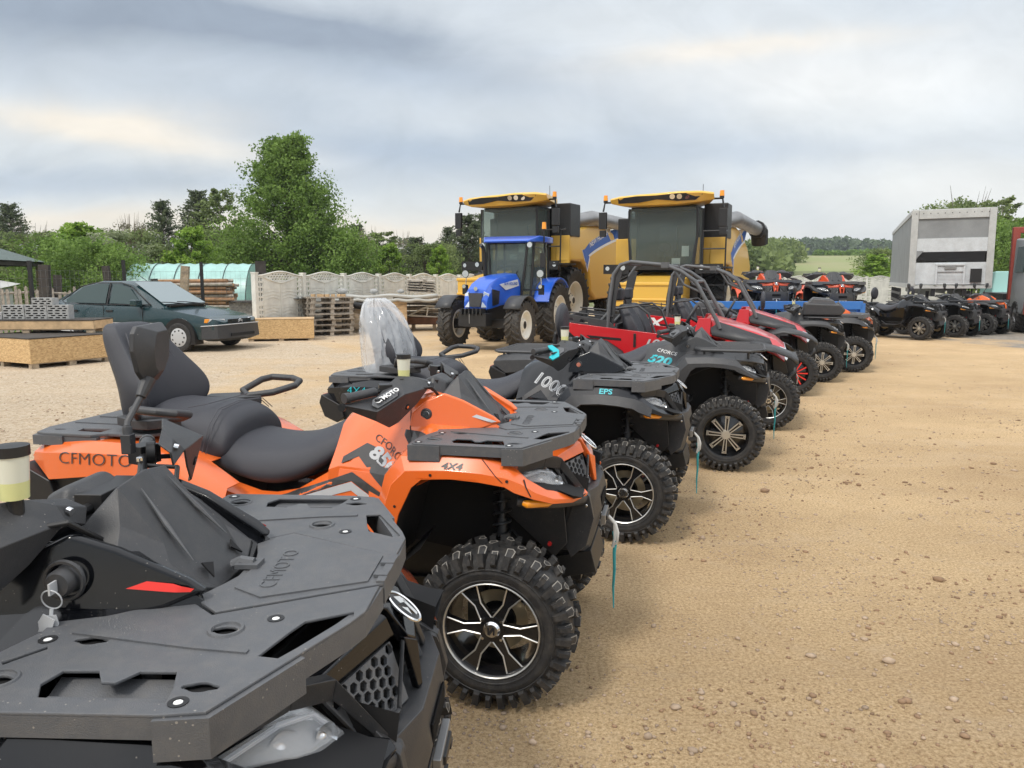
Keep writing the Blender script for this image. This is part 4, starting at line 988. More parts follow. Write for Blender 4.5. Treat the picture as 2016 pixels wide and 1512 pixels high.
    if mm:
        for s_ in ([1] if mm == 'left' else [-1, 1]):
            def mir(s_=s_):
                b = MB().use('matte_black')
                b.box((-.475, s_ * .245, 1.272), (.026, .026, .05)).cyl((-.475, s_ * .245, 1.29), (-.478, s_ * .25, 1.315), .012, n=10)
                b.tube([(-.478, s_ * .25, 1.312), (-.482, s_ * .262, 1.325), (-.468, s_ * .315, 1.388)], .0085, 10); b.cyl((-.470, s_ * .308, 1.380), (-.462, s_ * .338, 1.425), .013, .020, n=12)
                o_ = [(.300, 1.445), (.282, 1.50), (.288, 1.545), (.305, 1.562), (.432, 1.566), (.455, 1.535), (.442, 1.46), (.392, 1.415), (.335, 1.408)]
                o_ = [(y, z) for y, z in o_]; f_ = [(.335, 1.455), (.330, 1.50), (.345, 1.535), (.355, 1.545), (.405, 1.548), (.415, 1.525), (.405, 1.475), (.378, 1.445), (.350, 1.44)]
                ring0 = [(-.478, s_ * y, z) for y, z in o_]; ring1 = [(-.465, s_ * y, z) for y, z in o_]; ring2 = [(-.438, s_ * y, z) for y, z in f_]
                b.loft([ring0, ring1, ring2])
                b.use('chrome').add([(-.4805, s_ * (.368 + (y - .368) * .92), 1.495 + (z - 1.495) * .92) for y, z in o_], [tuple(range(9))])
                return b.mesh('mirror', 22)
            q = part('mirror', ('mir', s_), mir, bevel=.005, seg=2); q.location.x = .035 if o.get('keys') else 0
# ------------------------------------------------------------------ side-by-side vehicles
def utv(label, pose, wk='A', sidetext=None):
    x0, y0, h = pose; rt = root('utility_vehicle', label, 'side-by-side vehicle', (x0, y0, 0), h, 'red side-by-side vehicles parked in the row')
    part = lambda nm, key, fn, **kw: link(nm, cached(('utv', key), fn), rt, **kw)
    def chas():
        b = MB().use('frame_black'); b.box((-1.0, 0, .42), (2.5, 1.1, .14)).box((-1.05, 0, .60), (.5, 1.3, .2)).box((.05, 0, .60), (.5, .6, .4))
        for s_ in (-1, 1):
            for X_ in (0, -2.05):
                b.tube([(X_ + .2, s_ * .25, .45), (X_, s_ * .62, .32)], .018, 8).tube([(X_ - .2, s_ * .25, .45), (X_, s_ * .62, .32)], .018, 8).tube([(X_, s_ * .58, .4), (X_ - .05, s_ * .4, .95)], .035, 8)
                b.use('bolt_white').tube([(X_ - .02, s_ * .57, .45), (X_ - .045, s_ * .49, .70)], .02, 8).use('frame_black')
        return b.mesh('chassis', 35)
    part('chassis', 'chas', chas)
    for (X_, s_) in ((0, -1), (0, 1), (-2.05, -1), (-2.05, 1)): wheel(rt, X_, s_ * .665, .335, s_, wk, Rr=.335, hero=True)
    def side(s_):
        def f():
            b = MB().use('red_paint'); y = s_ * .66
            b.prism([(-2.38, 1.12), (-2.33, 1.165), (-1.74, 1.10), (-1.10, 1.035), (-.70, 1.06), (-.60, .96), (-.52, .72), (-.75, .60), (-.98, .70), (-1.28, .60), (-1.52, .58), (-1.66, .84), (-1.85, .96), (-2.25, 1.0)], 'y', y - .03, y + .03)
            b.prism([(-1.30, .80), (-1.05, .78), (-.95, .64), (-1.24, .62)], 'y', y - .045, y + .045)
            b.use('well_black').prism([(-1.42, .86), (-1.18, .87), (-1.30, .76), (-1.36, .76)], 'y', y - .034, y + .034)
            b.prism([(-1.15, 1.03), (-.78, 1.04), (-1.02, .985)], 'y', y - .034, y + .034).prism([(-2.1, 1.02), (-1.68, .99), (-1.68, .96), (-2.05, .985)], 'y', y - .034, y + .034).prism([(-1.20, .90), (-.82, .84), (-.78, .78), (-1.15, .85)], 'y', y - .034, y + .034)
            b.use('frame_black').box((-1.52, y, .97), (.03, .08, .16)).use('silver_decal')
            T = Matrix.Translation(((-1.42 if s_ < 0 else -.92), y + s_ * .037, .905)) @ Matrix.Rotation(R(0 if s_ < 0 else 180), 4, 'Z') @ Matrix.Rotation(R(90), 4, 'X') @ Matrix.Diagonal((1.5, 1, 1, 1))
            b.text('1000', .115, .002, T, .3, off=.003)
            return b.mesh('door_panel', 35)
        return f
    for s_ in (-1, 1): part('door_panel', ('side', s_), side(s_), bevel=.012)
    def bed():
        b = MB().use('matte_black')
        for s_ in (-1, 1):
            vs, fs = plate_mesh([[(-2.48, 1.10), (-2.50, 1.25), (-2.40, 1.275), (-1.84, 1.19), (-1.72, 1.08)], [(-2.38, 1.19), (-2.36, 1.225), (-2.28, 1.215), (-2.27, 1.18)], [(-2.20, 1.17), (-2.18, 1.205), (-2.10, 1.195), (-2.09, 1.16)]], -.012, .012, .002)
            b.add(vs, fs, Matrix.Translation((0, s_ * .64, 0)) @ Matrix.Rotation(R(90), 4, 'X'))
            b.tube([(-2.48, s_ * .62, 1.30), (-1.80, s_ * .60, 1.24)], .010, 6)
            for xx in (-2.4, -2.1, -1.85): b.tube([(xx, s_ * .62, 1.20), (xx, s_ * .61, 1.29)], .008, 6)
        b.box((-2.1, 0, 1.02), (.75, 1.24, .04)).box((-2.47, 0, 1.12), (.03, 1.24, .22)).box((-1.76, 0, 1.08), (.03, 1.2, .14))
        return b.mesh('cargo_bed', 35)
    part('cargo_bed', 'bed', bed)
    def cage():
        b = MB().use('rack_plastic'); r = .023
        for s_ in (-1, 1):
            b.tube([(-1.86, s_ * .64, 1.02), (-1.84, s_ * .62, 1.40), (-1.80, s_ * .60, 1.74), (-1.72, s_ * .59, 1.85), (-1.60, s_ * .59, 1.885), (-1.20, s_ * .60, 1.845), (-1.02, s_ * .61, 1.775), (-.85, s_ * .62, 1.66), (-.60, s_ * .64, 1.22), (-.56, s_ * .64, 1.12)], r, 10)
            b.tube([(-1.10, s_ * .605, 1.80), (-.98, s_ * .60, 1.62), (-.80, s_ * .62, 1.54)], .014, 8).tube([(-1.84, s_ * .62, 1.3), (-2.0, s_ * .60, 1.12)], .02, 8)
            b.use('matte_black').prism([(-1.89, 1.10), (-1.80, 1.08), (-1.76, 1.50), (-1.70, 1.78), (-1.75, 1.80), (-1.83, 1.70), (-1.88, 1.40)], 'y', s_ * .57, s_ * .595).use('rack_plastic')
            b.box((-1.20, s_ * .60, 1.845), (.09, .065, .065))
        for (X_, z) in ((-1.66, 1.87), (-1.18, 1.84), (-.86, 1.655)): b.tube([(X_, -.6, z), (X_, .6, z)], r * .9, 10)
        b.tube([(-1.84, -.62, 1.32), (-1.84, .62, 1.32)], r * .8, 8).tube([(-1.78, -.60, 1.75), (-1.84, .62, 1.32)], .016, 8)
        return b.mesh('roll_cage', 50)
    part('roll_cage', 'cage', cage)
    def seat_(s_):
        def f():
            b = MB().use('vinyl'); rings = []
            for (X_, z, w, t) in ((-1.56, .80, .20, .10), (-1.60, .95, .24, .13), (-1.66, 1.15, .25, .13), (-1.72, 1.30, .20, .11), (-1.74, 1.38, .14, .07)):
                rings.append([(X_ + t * .6 * abs(q) ** 2 - (t / 2 if q2 else -t / 2), s_ * .33 + w * q, z) for q2, q in ((0, -1), (0, -.5), (0, 0), (0, .5), (0, 1), (1, .9), (1, .4), (1, -.4), (1, -.9))])
            b.loft(rings); b.loft([[(-1.62, s_ * .33 + y, z) for y, z in ((-.23, .72), (.23, .72), (.23, .84), (-.23, .84))], [(-1.15, s_ * .33 + y, z) for y, z in ((-.24, .70), (.24, .70), (.24, .84), (-.24, .84))]])
            b.box((-1.77, s_ * .33, 1.50), (.09, .22, .15))
            return b.mesh('seat', 60)
        return f
    for s_ in (-1, 1): part('seat', ('seat', s_), seat_(s_), bevel=.03, seg=3)
    def grabs():
        b = MB().use('matte_black')
        for s_ in (-1, 1): b.tube([(-1.74, s_ * .60, 1.34), (-1.50, s_ * .60, 1.37), (-1.38, s_ * .60, 1.28), (-1.28, s_ * .62, 1.02)], .014, 8)
        return b.mesh('grab_rail', 50)
    part('grab_rail', 'grabs', grabs)
    def sw():
        b = MB().use('matte_black'); T = Matrix.Translation((-.98, .33, 1.20)) @ Matrix.Rotation(R(-62), 4, 'Y')
        b.tube([T @ Vector((.17 * math.cos(a), .17 * math.sin(a), 0)) for a in [2 * math.pi * k / 24 for k in range(24)]], .016, 8, closed=True)
        for a in (.5, 2.6, 4.7): b.tube([T @ Vector((0, 0, 0)), T @ Vector((.17 * math.cos(a), .17 * math.sin(a), 0))], .012, 6)
        b.tube([(-.98, .33, 1.20), (-.72, .33, 1.05)], .02, 8); return b.mesh('steering_wheel', 50)
    part('steering_wheel', 'sw', sw)
    def hood():
        b = MB().use('red_paint')
        st = [(-.72, 1.235, .60, 1.235, .68, 1.05), (-.45, 1.16, .52, 1.165, .67, 1.0), (-.15, 1.07, .47, 1.075, .66, .93), (.06, .98, .43, .985, .62, .84), (.16, .90, .40, .90, .55, .76)]
        rings = [[(X_, -yl, zl), (X_, -ye + .0, ze), (X_, -ye + .07, ze + .005), (X_, 0, zt + .02), (X_, ye - .07, ze + .005), (X_, ye, ze), (X_, yl, zl)] for X_, zt, ye, ze, yl, zl in st]
        b.loft(rings, caps=False, closed_ring=False)
        for s_ in (-1, 1): b.slab([(-.80, s_ * .66, 1.24), (-.66, s_ * .64, 1.24), (-.66, s_ * .68, 1.02), (-.86, s_ * .68, 1.00)], .05, (0, s_, 0)); b.slab([(-.72, s_ * .70, .98), (-.50, s_ * .72, .93), (-.60, s_ * .70, .84), (-.80, s_ * .70, .86)], .04, (0, s_, 0))
        return b.mesh('hood', 30)
    part('hood', 'hood', hood, solid=.015, bevel=.008)
    def ins(s_):
        def f():
            b = MB().use('matte_black')
            P0, P1, P2, P3 = Vector((-.60, -.55, 1.195)), Vector((.02, -.46, .985)), Vector((.03, -.62, .845)), Vector((-.70, -.678, 1.035))
            n_ = (P1 - P0).cross(P3 - P0).normalized(); n_ = n_ if n_.y < 0 else -n_
            def q(u, v): p = (P0 * (1 - u) + P1 * u) * (1 - v) + (P3 * (1 - u) + P2 * u) * v + n_ * .022; return (p.x, p.y * -s_ * 1, p.z) if s_ > 0 else (p.x, p.y, p.z)
            b.add([q(.04, .10), q(.92, .10), q(.97, .5), q(.80, .85), q(.06, .95), q(-.02, .6)], [tuple(range(6))])
            b.use('well_black')
            for u in (.18, .50, .78): p = q(u, .35); b.ico((p[0], p[1] + s_ * .006, p[2]), .022, 1, (1.3, .5, .8))
            return b.mesh('hood_insert', 30)
        return f
    for s_ in (-1, 1): part('hood_insert', ('ins', s_), ins(s_), solid=.03)
    def fend(s_):
        def f():
            b = MB().use('matte_black'); pr = [(-.52, .66, .68), (-.46, .78, .72), (-.36, .88, .80), (-.18, .93, .83), (.05, .90, .83), (.22, .83, .80), (.30, .76, .72)]
            b.grid([[(X_, s_ * (.60 if i < 5 else .50), z + .045 + (.03 if i < 4 else 0)) for i, (X_, z, y) in enumerate(pr)], [(X_, s_ * (y - .04), z + .03) for X_, z, y in pr], [(X_, s_ * y, z - .01) for X_, z, y in pr]])
            return b.mesh('front_fender', 40)
        return f
    for s_ in (-1, 1): part('front_fender', ('fend', s_), fend(s_), solid=.012)
    def rfend():
        b = MB().use('matte_black')
        for s_ in (-1, 1): b.grid([[(X_, s_ * .58, z + .05) for X_, z in ((-1.58, .60), (-1.66, .82), (-1.85, .95), (-2.15, .97), (-2.42, .92))], [(X_, s_ * .80, z) for X_, z in ((-1.58, .58), (-1.66, .80), (-1.85, .92), (-2.15, .94), (-2.42, .88))]])
        b.box((-2.46, 0, .85), (.06, 1.1, .3)); return b.mesh('rear_fender', 40)
    part('rear_fender', 'rf', rfend, solid=.012)
    def face():
        b = MB().use('frame_black'); b.loft([[(.14, -.45, .88), (.14, .45, .88), (.20, .42, .62), (.20, -.42, .62)], [(.02, -.5, .86), (.02, .5, .86), (.05, .45, .55), (.05, -.45, .55)]])
        b.use('matte_black').tube([(.16, -.34, .50), (.28, -.30, .62), (.28, -.26, .74), (.28, .26, .74), (.28, .30, .62), (.16, .34, .50)], .022, 8)
        b.use('steel').box((.27, 0, .60), (.04, .2, .05)); b.use('rope_grey').tube([(.29, 0, .60), (.33, -.02, .52), (.32, 0, .44)], .009, 6)
        return b.mesh('front_bumper', 35)
    part('front_bumper', 'face', face, bevel=.01)
    for s_ in (-1, 1):
        def hl(s_=s_):
            b = MB().use('reflector').slab([(.10, s_ * .50, .93), (.17, s_ * .42, .90), (.205, s_ * .41, .80), (.18, s_ * .46, .76), (.12, s_ * .53, .84)], .03, (.7, s_ * .7, .3)); return b.mesh('headlight', 30)
        part('headlight', ('hl', s_), hl, bevel=.005)
    def dashb():
        b = MB().use('matte_black').loft([[(-.72, -.6, 1.20), (-.72, .6, 1.20), (-.72, .6, .8), (-.72, -.6, .8)], [(-.86, -.58, 1.14), (-.86, .58, 1.14), (-.84, .58, .9), (-.84, -.58, .9)]]); return b.mesh('dashboard', 35)
    part('dashboard', 'dash', dashb, bevel=.02)
    return rt
# ------------------------------------------------------------------ big tyres
def agtyre(Rr, w, rr, n=22, mt='old_rubber'):
    b = MB().use(mt); h = w / 2; lh = Rr * .055
    b.lathe([(-h * .82, rr), (-h, rr + (Rr - rr) * .35), (-h, Rr - lh * 2.2), (-h * .8, Rr - lh * 1.1), (0, Rr - lh), (h * .8, Rr - lh * 1.1), (h, Rr - lh * 2.2), (h, rr + (Rr - rr) * .35), (h * .82, rr)], n=40)
    for k in range(n):
        for s_ in (-1, 1):
            a0 = 2 * math.pi * k / n + (math.pi / n if s_ > 0 else 0); da = .62 * w / Rr
            def P(y, t, r): return (r * math.sin(t), y, r * math.cos(t))
            th = .055 * (.6 + .4 * Rr); pts = [(s_ * -.04 * h, a0), (s_ * h * .5, a0 - da * .42), (s_ * h * 1.02, a0 - da * .72), (s_ * h * 1.04, a0 - da * .80)]
            rs = [Rr, Rr - lh * .1, Rr - lh * .55, Rr - lh * 2.8]; rings = []
            for (y, t), r in zip(pts, rs): rings.append([P(y, t, r), P(y, t + th / Rr, r), P(y, t + th * 1.3 / Rr, r - lh * 1.2), P(y, t - th * .3 / Rr, r - lh * 1.2)])
            b.loft(rings)
    return b.mesh('tyre', 35)
def agrim(rr, w, mt='cream_rim'):
    b = MB().use(mt); h = w / 2
    b.lathe([(-h * .84, rr + .01), (-h * .86, rr - .02), (-h * .7, rr - .05), (-h * .2, rr - .07), (-h * .1, rr * .62), (-h * .3, rr * .5), (-h * .3, .14), (-h * .62, .13), (-h * .66, .08), (-h * .66, 0)], n=36)
    b.lathe([(-h * .1, rr - .08), (h * .8, rr - .05), (h * .84, rr + .01)], n=36)
    b.use('frame_black').lathe([(-h * .67, 0), (-h * .67, .09), (-h * .5, .12)], n=20)
    for k in range(8): a = 2 * math.pi * k / 8; b.use('steel').cyl((rr * .36 * math.cos(a), -h * .36, rr * .36 * math.sin(a)), (rr * .36 * math.cos(a), -h * .28, rr * .36 * math.sin(a)), .02, n=6)
    return b.mesh('rim', 40)
def bigwheel(par, x, y, Rr, w, rr, side, steer=0, mt='old_rubber', rim='cream_rim'):
    o = link('wheel', cached(('ahub', Rr), lambda: MB().use('frame_black').cyl((0, -w * .2, 0), (0, w * .9, 0), .12, n=16).mesh('wheel', 40)), par, loc=(x, y, Rr), rot=(0, 0, R(steer) + (0 if side < 0 else math.pi)))
    link('tyre', cached(('at', Rr, w, mt), lambda: agtyre(Rr, w, rr, mt=mt)), o); link('rim', cached(('ar', Rr, w, rim), lambda: agrim(rr, w, rim)), o)
def glow_lamp(b, c_, d, r=.05):
    c_ = Vector(c_); d = Vector(d).normalized(); b.use('frame_black').cyl(c_ - d * .05, c_, r * .8, r * 1.15, n=14); b.use('reflector').cyl(c_, c_ + d * .008, r, n=14)
# ------------------------------------------------------------------ tractor
def tractor(x, y, h):
    rt = root('tractor', 'blue tractor with cream wheel rims parked in front of the yellow harvesters', 'tractor', (x, y, 0), h)
    L_ = lambda nm, b, **k: b.build(nm, rt, **k)
    for s_ in (-1, 1): bigwheel(rt, 0, s_ * .90, .60, .36, .34, s_, 0); bigwheel(rt, -2.25, s_ * .88, .80, .46, .46, s_)
    b = MB().use('frame_black'); b.box((-.9, 0, .85), (2.6, .42, .5)).box((0, 0, .62), (.3, 1.5, .2)).box((.62, 0, .74), (.34, .72, .30)).box((-2.25, 0, .8), (.7, 1.2, .6))
    for k in range(6): b.box((.72, -.25 + k * .10, .93), (.28, .04, .14), (0, 0, 0))
    b.use('steel').cyl((.92, 0, .88), (.92, 0, .66), .012, n=8); L_('chassis', b, bevel=.02)
    b = MB().use('blue_paint')
    rings = []
    for X_, zt, w, zb in ((-1.15, 1.82, .40, 1.15), (-.7, 1.79, .38, 1.10), (-.1, 1.72, .35, 1.05), (.32, 1.58, .33, 1.0), (.52, 1.44, .32, .98), (.60, 1.20, .30, .98), (.58, 1.0, .28, .96)):
        rings.append([(X_, -w, zb), (X_, -w, zb + (zt - zb) * .72), (X_, -w * .72, zt), (X_, 0, zt + .03), (X_, w * .72, zt), (X_, w, zb + (zt - zb) * .72), (X_, w, zb)])
    b.loft(rings); hd = L_('hood', b, bevel=.03, seg=3)
    b = MB().use('matte_black').slab([(.605, -.19, 1.36), (.605, .19, 1.36), (.63, .13, 1.04), (.63, -.13, 1.04)], .03, (1, 0, .1)); b.build('grille', hd, 30)
    for s_ in (-1, 1):
        MB().use('reflector').slab([(.56, s_ * .20, 1.40), (.52, s_ * .325, 1.34), (.585, s_ * .30, 1.02), (.62, s_ * .15, 1.02)], .03, (1, s_ * .2, .1)).build('headlight', hd, 30, bevel=.01)
        MB().use('frame_black').slab([(.38, s_ * .338, 1.45), (.0, s_ * .36, 1.40), (.06, s_ * .36, 1.10), (.36, s_ * .335, 1.05)], .01, (0, s_, 0)).build('side_grille', hd, 30)
        b = MB().use('white_decal').slab([(.02, s_ * .37, 1.56), (-1.0, s_ * .395, 1.68), (-1.05, s_ * .405, 1.52), (-.3, s_ * .385, 1.42)], .012, (0, s_, 0))
        b.use('blue_decal'); T = Matrix.Translation(((-.95 if s_ < 0 else -.15), s_ * .408, 1.54)) @ Matrix.Rotation(R(0 if s_ < 0 else 180), 4, 'Z') @ Matrix.Rotation(R(90), 4, 'X'); b.text('NEW HOLLAND', .11, .004, T, 0); b.build('badge', hd, 0)
    MB().use('chrome').cyl((.575, 0, 1.46), (.59, 0, 1.46), .05, n=14).build('emblem', hd, 30)
    b = MB().use('glass_dark')
    # cab : frame, glazing, roof
    lo_ = [(-1.15, .42), (-1.30, .62), (-2.1, .70), (-2.55, .62)]; up = [(-1.28, .55), (-1.42, .66), (-2.1, .68), (-2.5, .60)]
    fr = MB().use('frame_black'); gl = MB().use('cab_glass')
    for s_ in (-1, 1):
        for (a, c_) in zip(lo_, up): fr.tube([(a[0], s_ * a[1], 1.25), (c_[0], s_ * c_[1], 2.62)], .035, 6)
        for i in range(3): gl.add([(lo_[i][0], s_ * lo_[i][1], 1.25), (lo_[i + 1][0], s_ * lo_[i + 1][1], 1.25), (up[i + 1][0], s_ * up[i + 1][1], 2.62), (up[i][0], s_ * up[i][1], 2.62)], [(0, 1, 2, 3)])
        fr.tube([(lo_[0][0], s_ * lo_[0][1], 1.25), (lo_[1][0], s_ * lo_[1][1], 1.25), (lo_[2][0], s_ * lo_[2][1], 1.25)], .03, 6)
    gl.add([(-1.15, -.42, 1.25), (-1.15, .42, 1.25), (-1.28, .55, 2.62), (-1.28, -.55, 2.62)], [(0, 1, 2, 3)]); gl.add([(-2.55, -.62, 1.25), (-2.55, .62, 1.25), (-2.5, .6, 2.62), (-2.5, -.6, 2.62)], [(0, 1, 2, 3)])
    fr.box((-1.85, 0, 1.12), (1.3, 1.2, .3)).tube([(-1.27, -.5, 2.6), (-1.27, .5, 2.6)], .03, 6); fr.tube([(-1.16, .0, 1.3), (-1.2, .30, 1.9)], .01, 5)
    fr.build('cab_frame', rt, 40); gl.build('cab_window', rt, 20)
    b = MB().use('vinyl').box((-2.0, 0, 1.45), (.5, .5, .16)).box((-2.22, 0, 1.75), (.14, .5, .6)); b.use('frame_black').cyl((-1.45, 0, 1.3), (-1.62, 0, 1.68), .03, n=8); b.tube([(-1.62 + .06 * math.cos(a), .19 * math.sin(a), 1.70 + .15 * math.cos(a)) for a in [2 * math.pi * k / 16 for k in range(16)]], .018, 6, closed=True).box((-1.35, 0, 1.45), (.15, .5, .35)); L_('driver_seat', b, bevel=.04)
    b = MB().use('blue_paint'); b.loft([[(-1.12, -.62, 2.66), (-1.12, .62, 2.66), (-1.10, .60, 2.60), (-1.10, -.60, 2.60)], [(-1.5, -.80, 2.78), (-1.5, .80, 2.78), (-1.5, .80, 2.62), (-1.5, -.80, 2.62)], [(-2.4, -.80, 2.78), (-2.4, .80, 2.78), (-2.4, .80, 2.62), (-2.4, -.80, 2.62)], [(-2.65, -.7, 2.70), (-2.65, .7, 2.70), (-2.65, .7, 2.62), (-2.65, -.7, 2.62)]]); L_('roof', b, bevel=.05, seg=3)
    for s_ in (-1, 1):
        b = MB(); glow_lamp(b, (-1.13, s_ * .66, 2.54), (1, 0, 0), .07); L_('work_lamp', b)
        b = MB().use('frame_black'); b.tube([(-1.2, s_ * .5, 1.42), (-.95, s_ * .95, 1.42), (-.95, s_ * 1.05, 1.40)], .018, 6).box((-.93, s_ * 1.06, 1.42), (.1, .12, .24)); glow_lamp(b, (-.86, s_ * 1.06, 1.50), (1, 0, 0), .05); b.tube([(-.95, s_ * 1.05, 1.54), (-.95, s_ * 1.04, 1.75)], .012, 6); glow_lamp(b, (-.9, s_ * 1.04, 1.82), (1, 0, 0), .09); L_('side_lamp', b)
        b = MB().use('blue_paint'); rr = .93; pr = [(rr * math.cos(a), rr * math.sin(a)) for a in [R(20 + 14 * k) for k in range(9)]]
        b.grid([[(-2.25 + c_, s_ * .64, .80 + z) for c_, z in pr], [(-2.25 + c_, s_ * 1.08, .80 + z) for c_, z in pr]]); L_('rear_mudguard', b, solid=.05, bevel=.01)
        b = MB().use('matte_black'); rr = .70; pr = [(rr * math.cos(a), rr * math.sin(a)) for a in [R(35 + 15 * k) for k in range(9)]]
        b.grid([[(c_, s_ * .70, .60 + z) for c_, z in pr], [(c_, s_ * 1.12, .60 + z) for c_, z in pr]]); L_('front_mudguard', b, solid=.02)
    b = MB().use('frame_black').tube([(-1.02, -.52, 1.35), (-1.05, -.56, 2.35), (-.98, -.58, 2.50), (-.88, -.58, 2.55)], .045, 10); L_('exhaust_pipe', b)
    b = MB().use('frame_black').cyl((-1.6, .86, 2.6), (-1.6, .86, 2.95), .02, n=8); b.use('amber').cyl((-1.6, .86, 2.95), (-1.6, .86, 3.12), .06, .05, n=14); L_('beacon', b)
    b = MB().use('frame_black').tube([(-1.2, .62, 2.5), (-1.15, .98, 2.45)], .012, 6).box((-1.14, 1.02, 2.15), (.05, .14, .36)).tube([(-1.14, 1.02, 2.3), (-1.15, .98, 2.45)], .012, 6); L_('rear_view_mirror', b, bevel=.01)
    return rt
# ------------------------------------------------------------------ combine harvester
def combine(x, y, h, label):
    rt = root('combine_harvester', label, 'combine harvester', (x, y, 0), h, 'combine harvesters parked behind the quads')
    L_ = lambda nm, b, **k: b.build(nm, rt, **k)
    for s_ in (-1, 1): bigwheel(rt, -1.55, s_ * 1.36, 1.0, .66, .56, s_, 0, 'rubber'); bigwheel(rt, -5.3, s_ * 1.15, .66, .46, .36, s_, 0, 'rubber')
    b = MB().use('frame_black').box((-3.2, 0, 1.25), (5.2, 1.9, .8)).box((-1.35, 0, 1.0), (.5, 2.4, .4)); L_('chassis', b)
    b = MB().use('yellow_paint'); b.loft([[(-1.0, -.72, 1.95), (-1.0, .72, 1.95), (-1.0, .72, 1.15), (-1.0, -.72, 1.15)], [(1.1, -.80, 1.62), (1.1, .80, 1.62), (1.1, .80, .70), (1.1, -.80, .70)]]).box((1.16, 0, 1.35), (.12, 1.80, .62)).box((1.235, 0, 1.62), (.04, 1.84, .08)).box((1.235, 0, 1.22), (.04, 1.84, .06)); b.use('frame_black').box((1.17, 0, .86), (.1, 1.7, .34)); L_('feeder_house', b, bevel=.03)
    # side walls with curved top
    for s_ in (-1, 1):
        b = MB().use('yellow_paint'); pr = [(-1.12, 2.1), (-1.15, 2.85), (-1.6, 3.05), (-2.6, 3.28), (-3.6, 3.36), (-4.8, 3.22), (-6.0, 2.80), (-6.6, 2.2), (-6.4, 1.4), (-4.8, 1.0), (-3.2, .95), (-2.75, 1.2), (-2.6, 1.85), (-2.1, 2.15), (-1.3, 2.15)]
        n = len(pr); b.add([(X_, s_ * 1.10, z) for X_, z in pr] + [(X_ * .985 - .05, s_ * (1.62 - .10 * max(0, z - 2.4)), 2.2 + (z - 2.2) * .97) for X_, z in pr], [tuple(range(n)), tuple(range(n, 2 * n))] + [(k, (k + 1) % n, n + (k + 1) % n, n + k) for k in range(n)]); sw_ = L_('side_panel', b, bevel=.10, seg=4)
        b = MB().use('white_decal'); Y_ = s_ * 1.640
        def band(z0, z1, mt, y):   # curved sweep decal
            b.use(mt); top = []; bot = []
            for k in range(10):
                t = k / 9; X_ = -2.35 - 2.9 * t; zc = 2.20 + .85 * t ** .7 - .05 * t; top.append((X_, y, zc + z1)); bot.append((X_, y, zc + z0))
            b.grid([top, bot])
        bvx = bvh_of([MB().add([(v.co.x, v.co.y, v.co.z) for v in sw_.data.vertices], [tuple(p.vertices) for p in sw_.data.polygons])])
        m0 = MB(); tmp = b; b = m0; band(-.08, .0, 'white_decal', 0); band(.0, .34, 'blue_decal', 0)
        b.use('blue_decal').add([(-2.35, 0, 2.54), (-2.15, 0, 2.50), (-2.45, 0, 1.92), (-2.7, 0, 2.32)], [(0, 1, 2, 3)]); b.use('white_decal').add([(-2.10, 0, 2.55), (-2.15, 0, 2.50), (-2.45, 0, 1.92), (-2.46, 0, 1.84)], [(0, 1, 2, 3)]); b.add([(-2.45, 0, 1.92), (-2.46, 0, 1.84), (-2.74, 0, 2.24), (-2.7, 0, 2.32)], [(0, 1, 2, 3)])
        m0.v = project(bvx, m0.v, s_, .006, s_ * 1.63)
        decal_text(m0, 'white_decal', bvx, 'NEW HOLLAND', .24, (-4.85, 3.02) if s_ < 0 else (-2.75, 2.60), -18 if s_ < 0 else 17, 0, s_, off=.012, fallback=s_ * 1.64, sx=1.1, bold=.004)
        m0.build('side_lettering', sw_, 0)
    b = MB().use('frame_black').box((-3.9, 0, 2.4), (4.0, 2.2, 1.6)); L_('body', b, bevel=.05)
    b = MB().use('frame_black').loft([[(-2.3, -1.15, 3.30), (-2.3, 1.15, 3.30), (-4.6, 1.15, 3.30), (-4.6, -1.15, 3.30)], [(-2.2, -1.25, 3.62), (-2.2, 1.25, 3.62), (-4.7, 1.25, 3.62), (-4.7, -1.25, 3.62)]]); b.box((-1.55, 1.28, 3.35), (.75, .66, .95)).box((-1.75, -1.28, 3.2), (.85, .62, .6)); L_('grain_tank', b, bevel=.03)
    b = MB().use('steel').tube([(-2.2, 1.15, 3.35), (-2.8, 1.60, 3.50), (-6.9, 1.75, 3.42)], .22, 14); b.use('frame_black').tube([(-6.7, 1.75, 3.42), (-7.2, 1.78, 3.38), (-7.35, 1.80, 2.95)], [.30, .30, .28], 10); L_('unloading_auger', b)
    # cab shell and glass
    W_ = .95; fr = MB().use('frame_black'); fr.prism([(-.15, 2.0), (-1.7, 2.0), (-1.7, 3.70), (-.35, 3.70), (-.35, 3.62), (-1.0, 3.62), (-1.0, 2.15), (-.15, 2.15)], 'y', -W_ + .03, W_ - .03)
    for s_ in (-1, 1): fr.tube([(-.20, s_ * (W_ - .08), 2.12), (-.28, s_ * W_, 3.0), (-.25, s_ * (W_ - .02), 3.66)], .045, 8).tube([(-1.0, s_ * W_, 2.1), (-1.0, s_ * W_, 3.66)], .05, 8)
    fr.box((-1.45, .0, 2.85), (.5, 2.5, 1.7)); fr.build('cab_frame', rt, 40)
    gl = MB().use('cab_glass'); rows = []
    for z, bow, ww in ((2.05, .02, .78), (2.25, .08, .88), (2.9, .12, .93), (3.66, .06, .92)): rows.append([(-.22 + bow * (1 - (t * t)), t * ww, z) for t in (-1, -.66, -.33, 0, .33, .66, 1)])
    gl.grid(rows); 
    for s_ in (-1, 1): gl.add([(-.22, s_ * .88, 2.15), (-.98, s_ * .95, 2.10), (-.98, s_ * .95, 3.66), (-.22, s_ * .92, 3.66)], [(0, 1, 2, 3)])
    gl.build('cab_window', rt, 60)
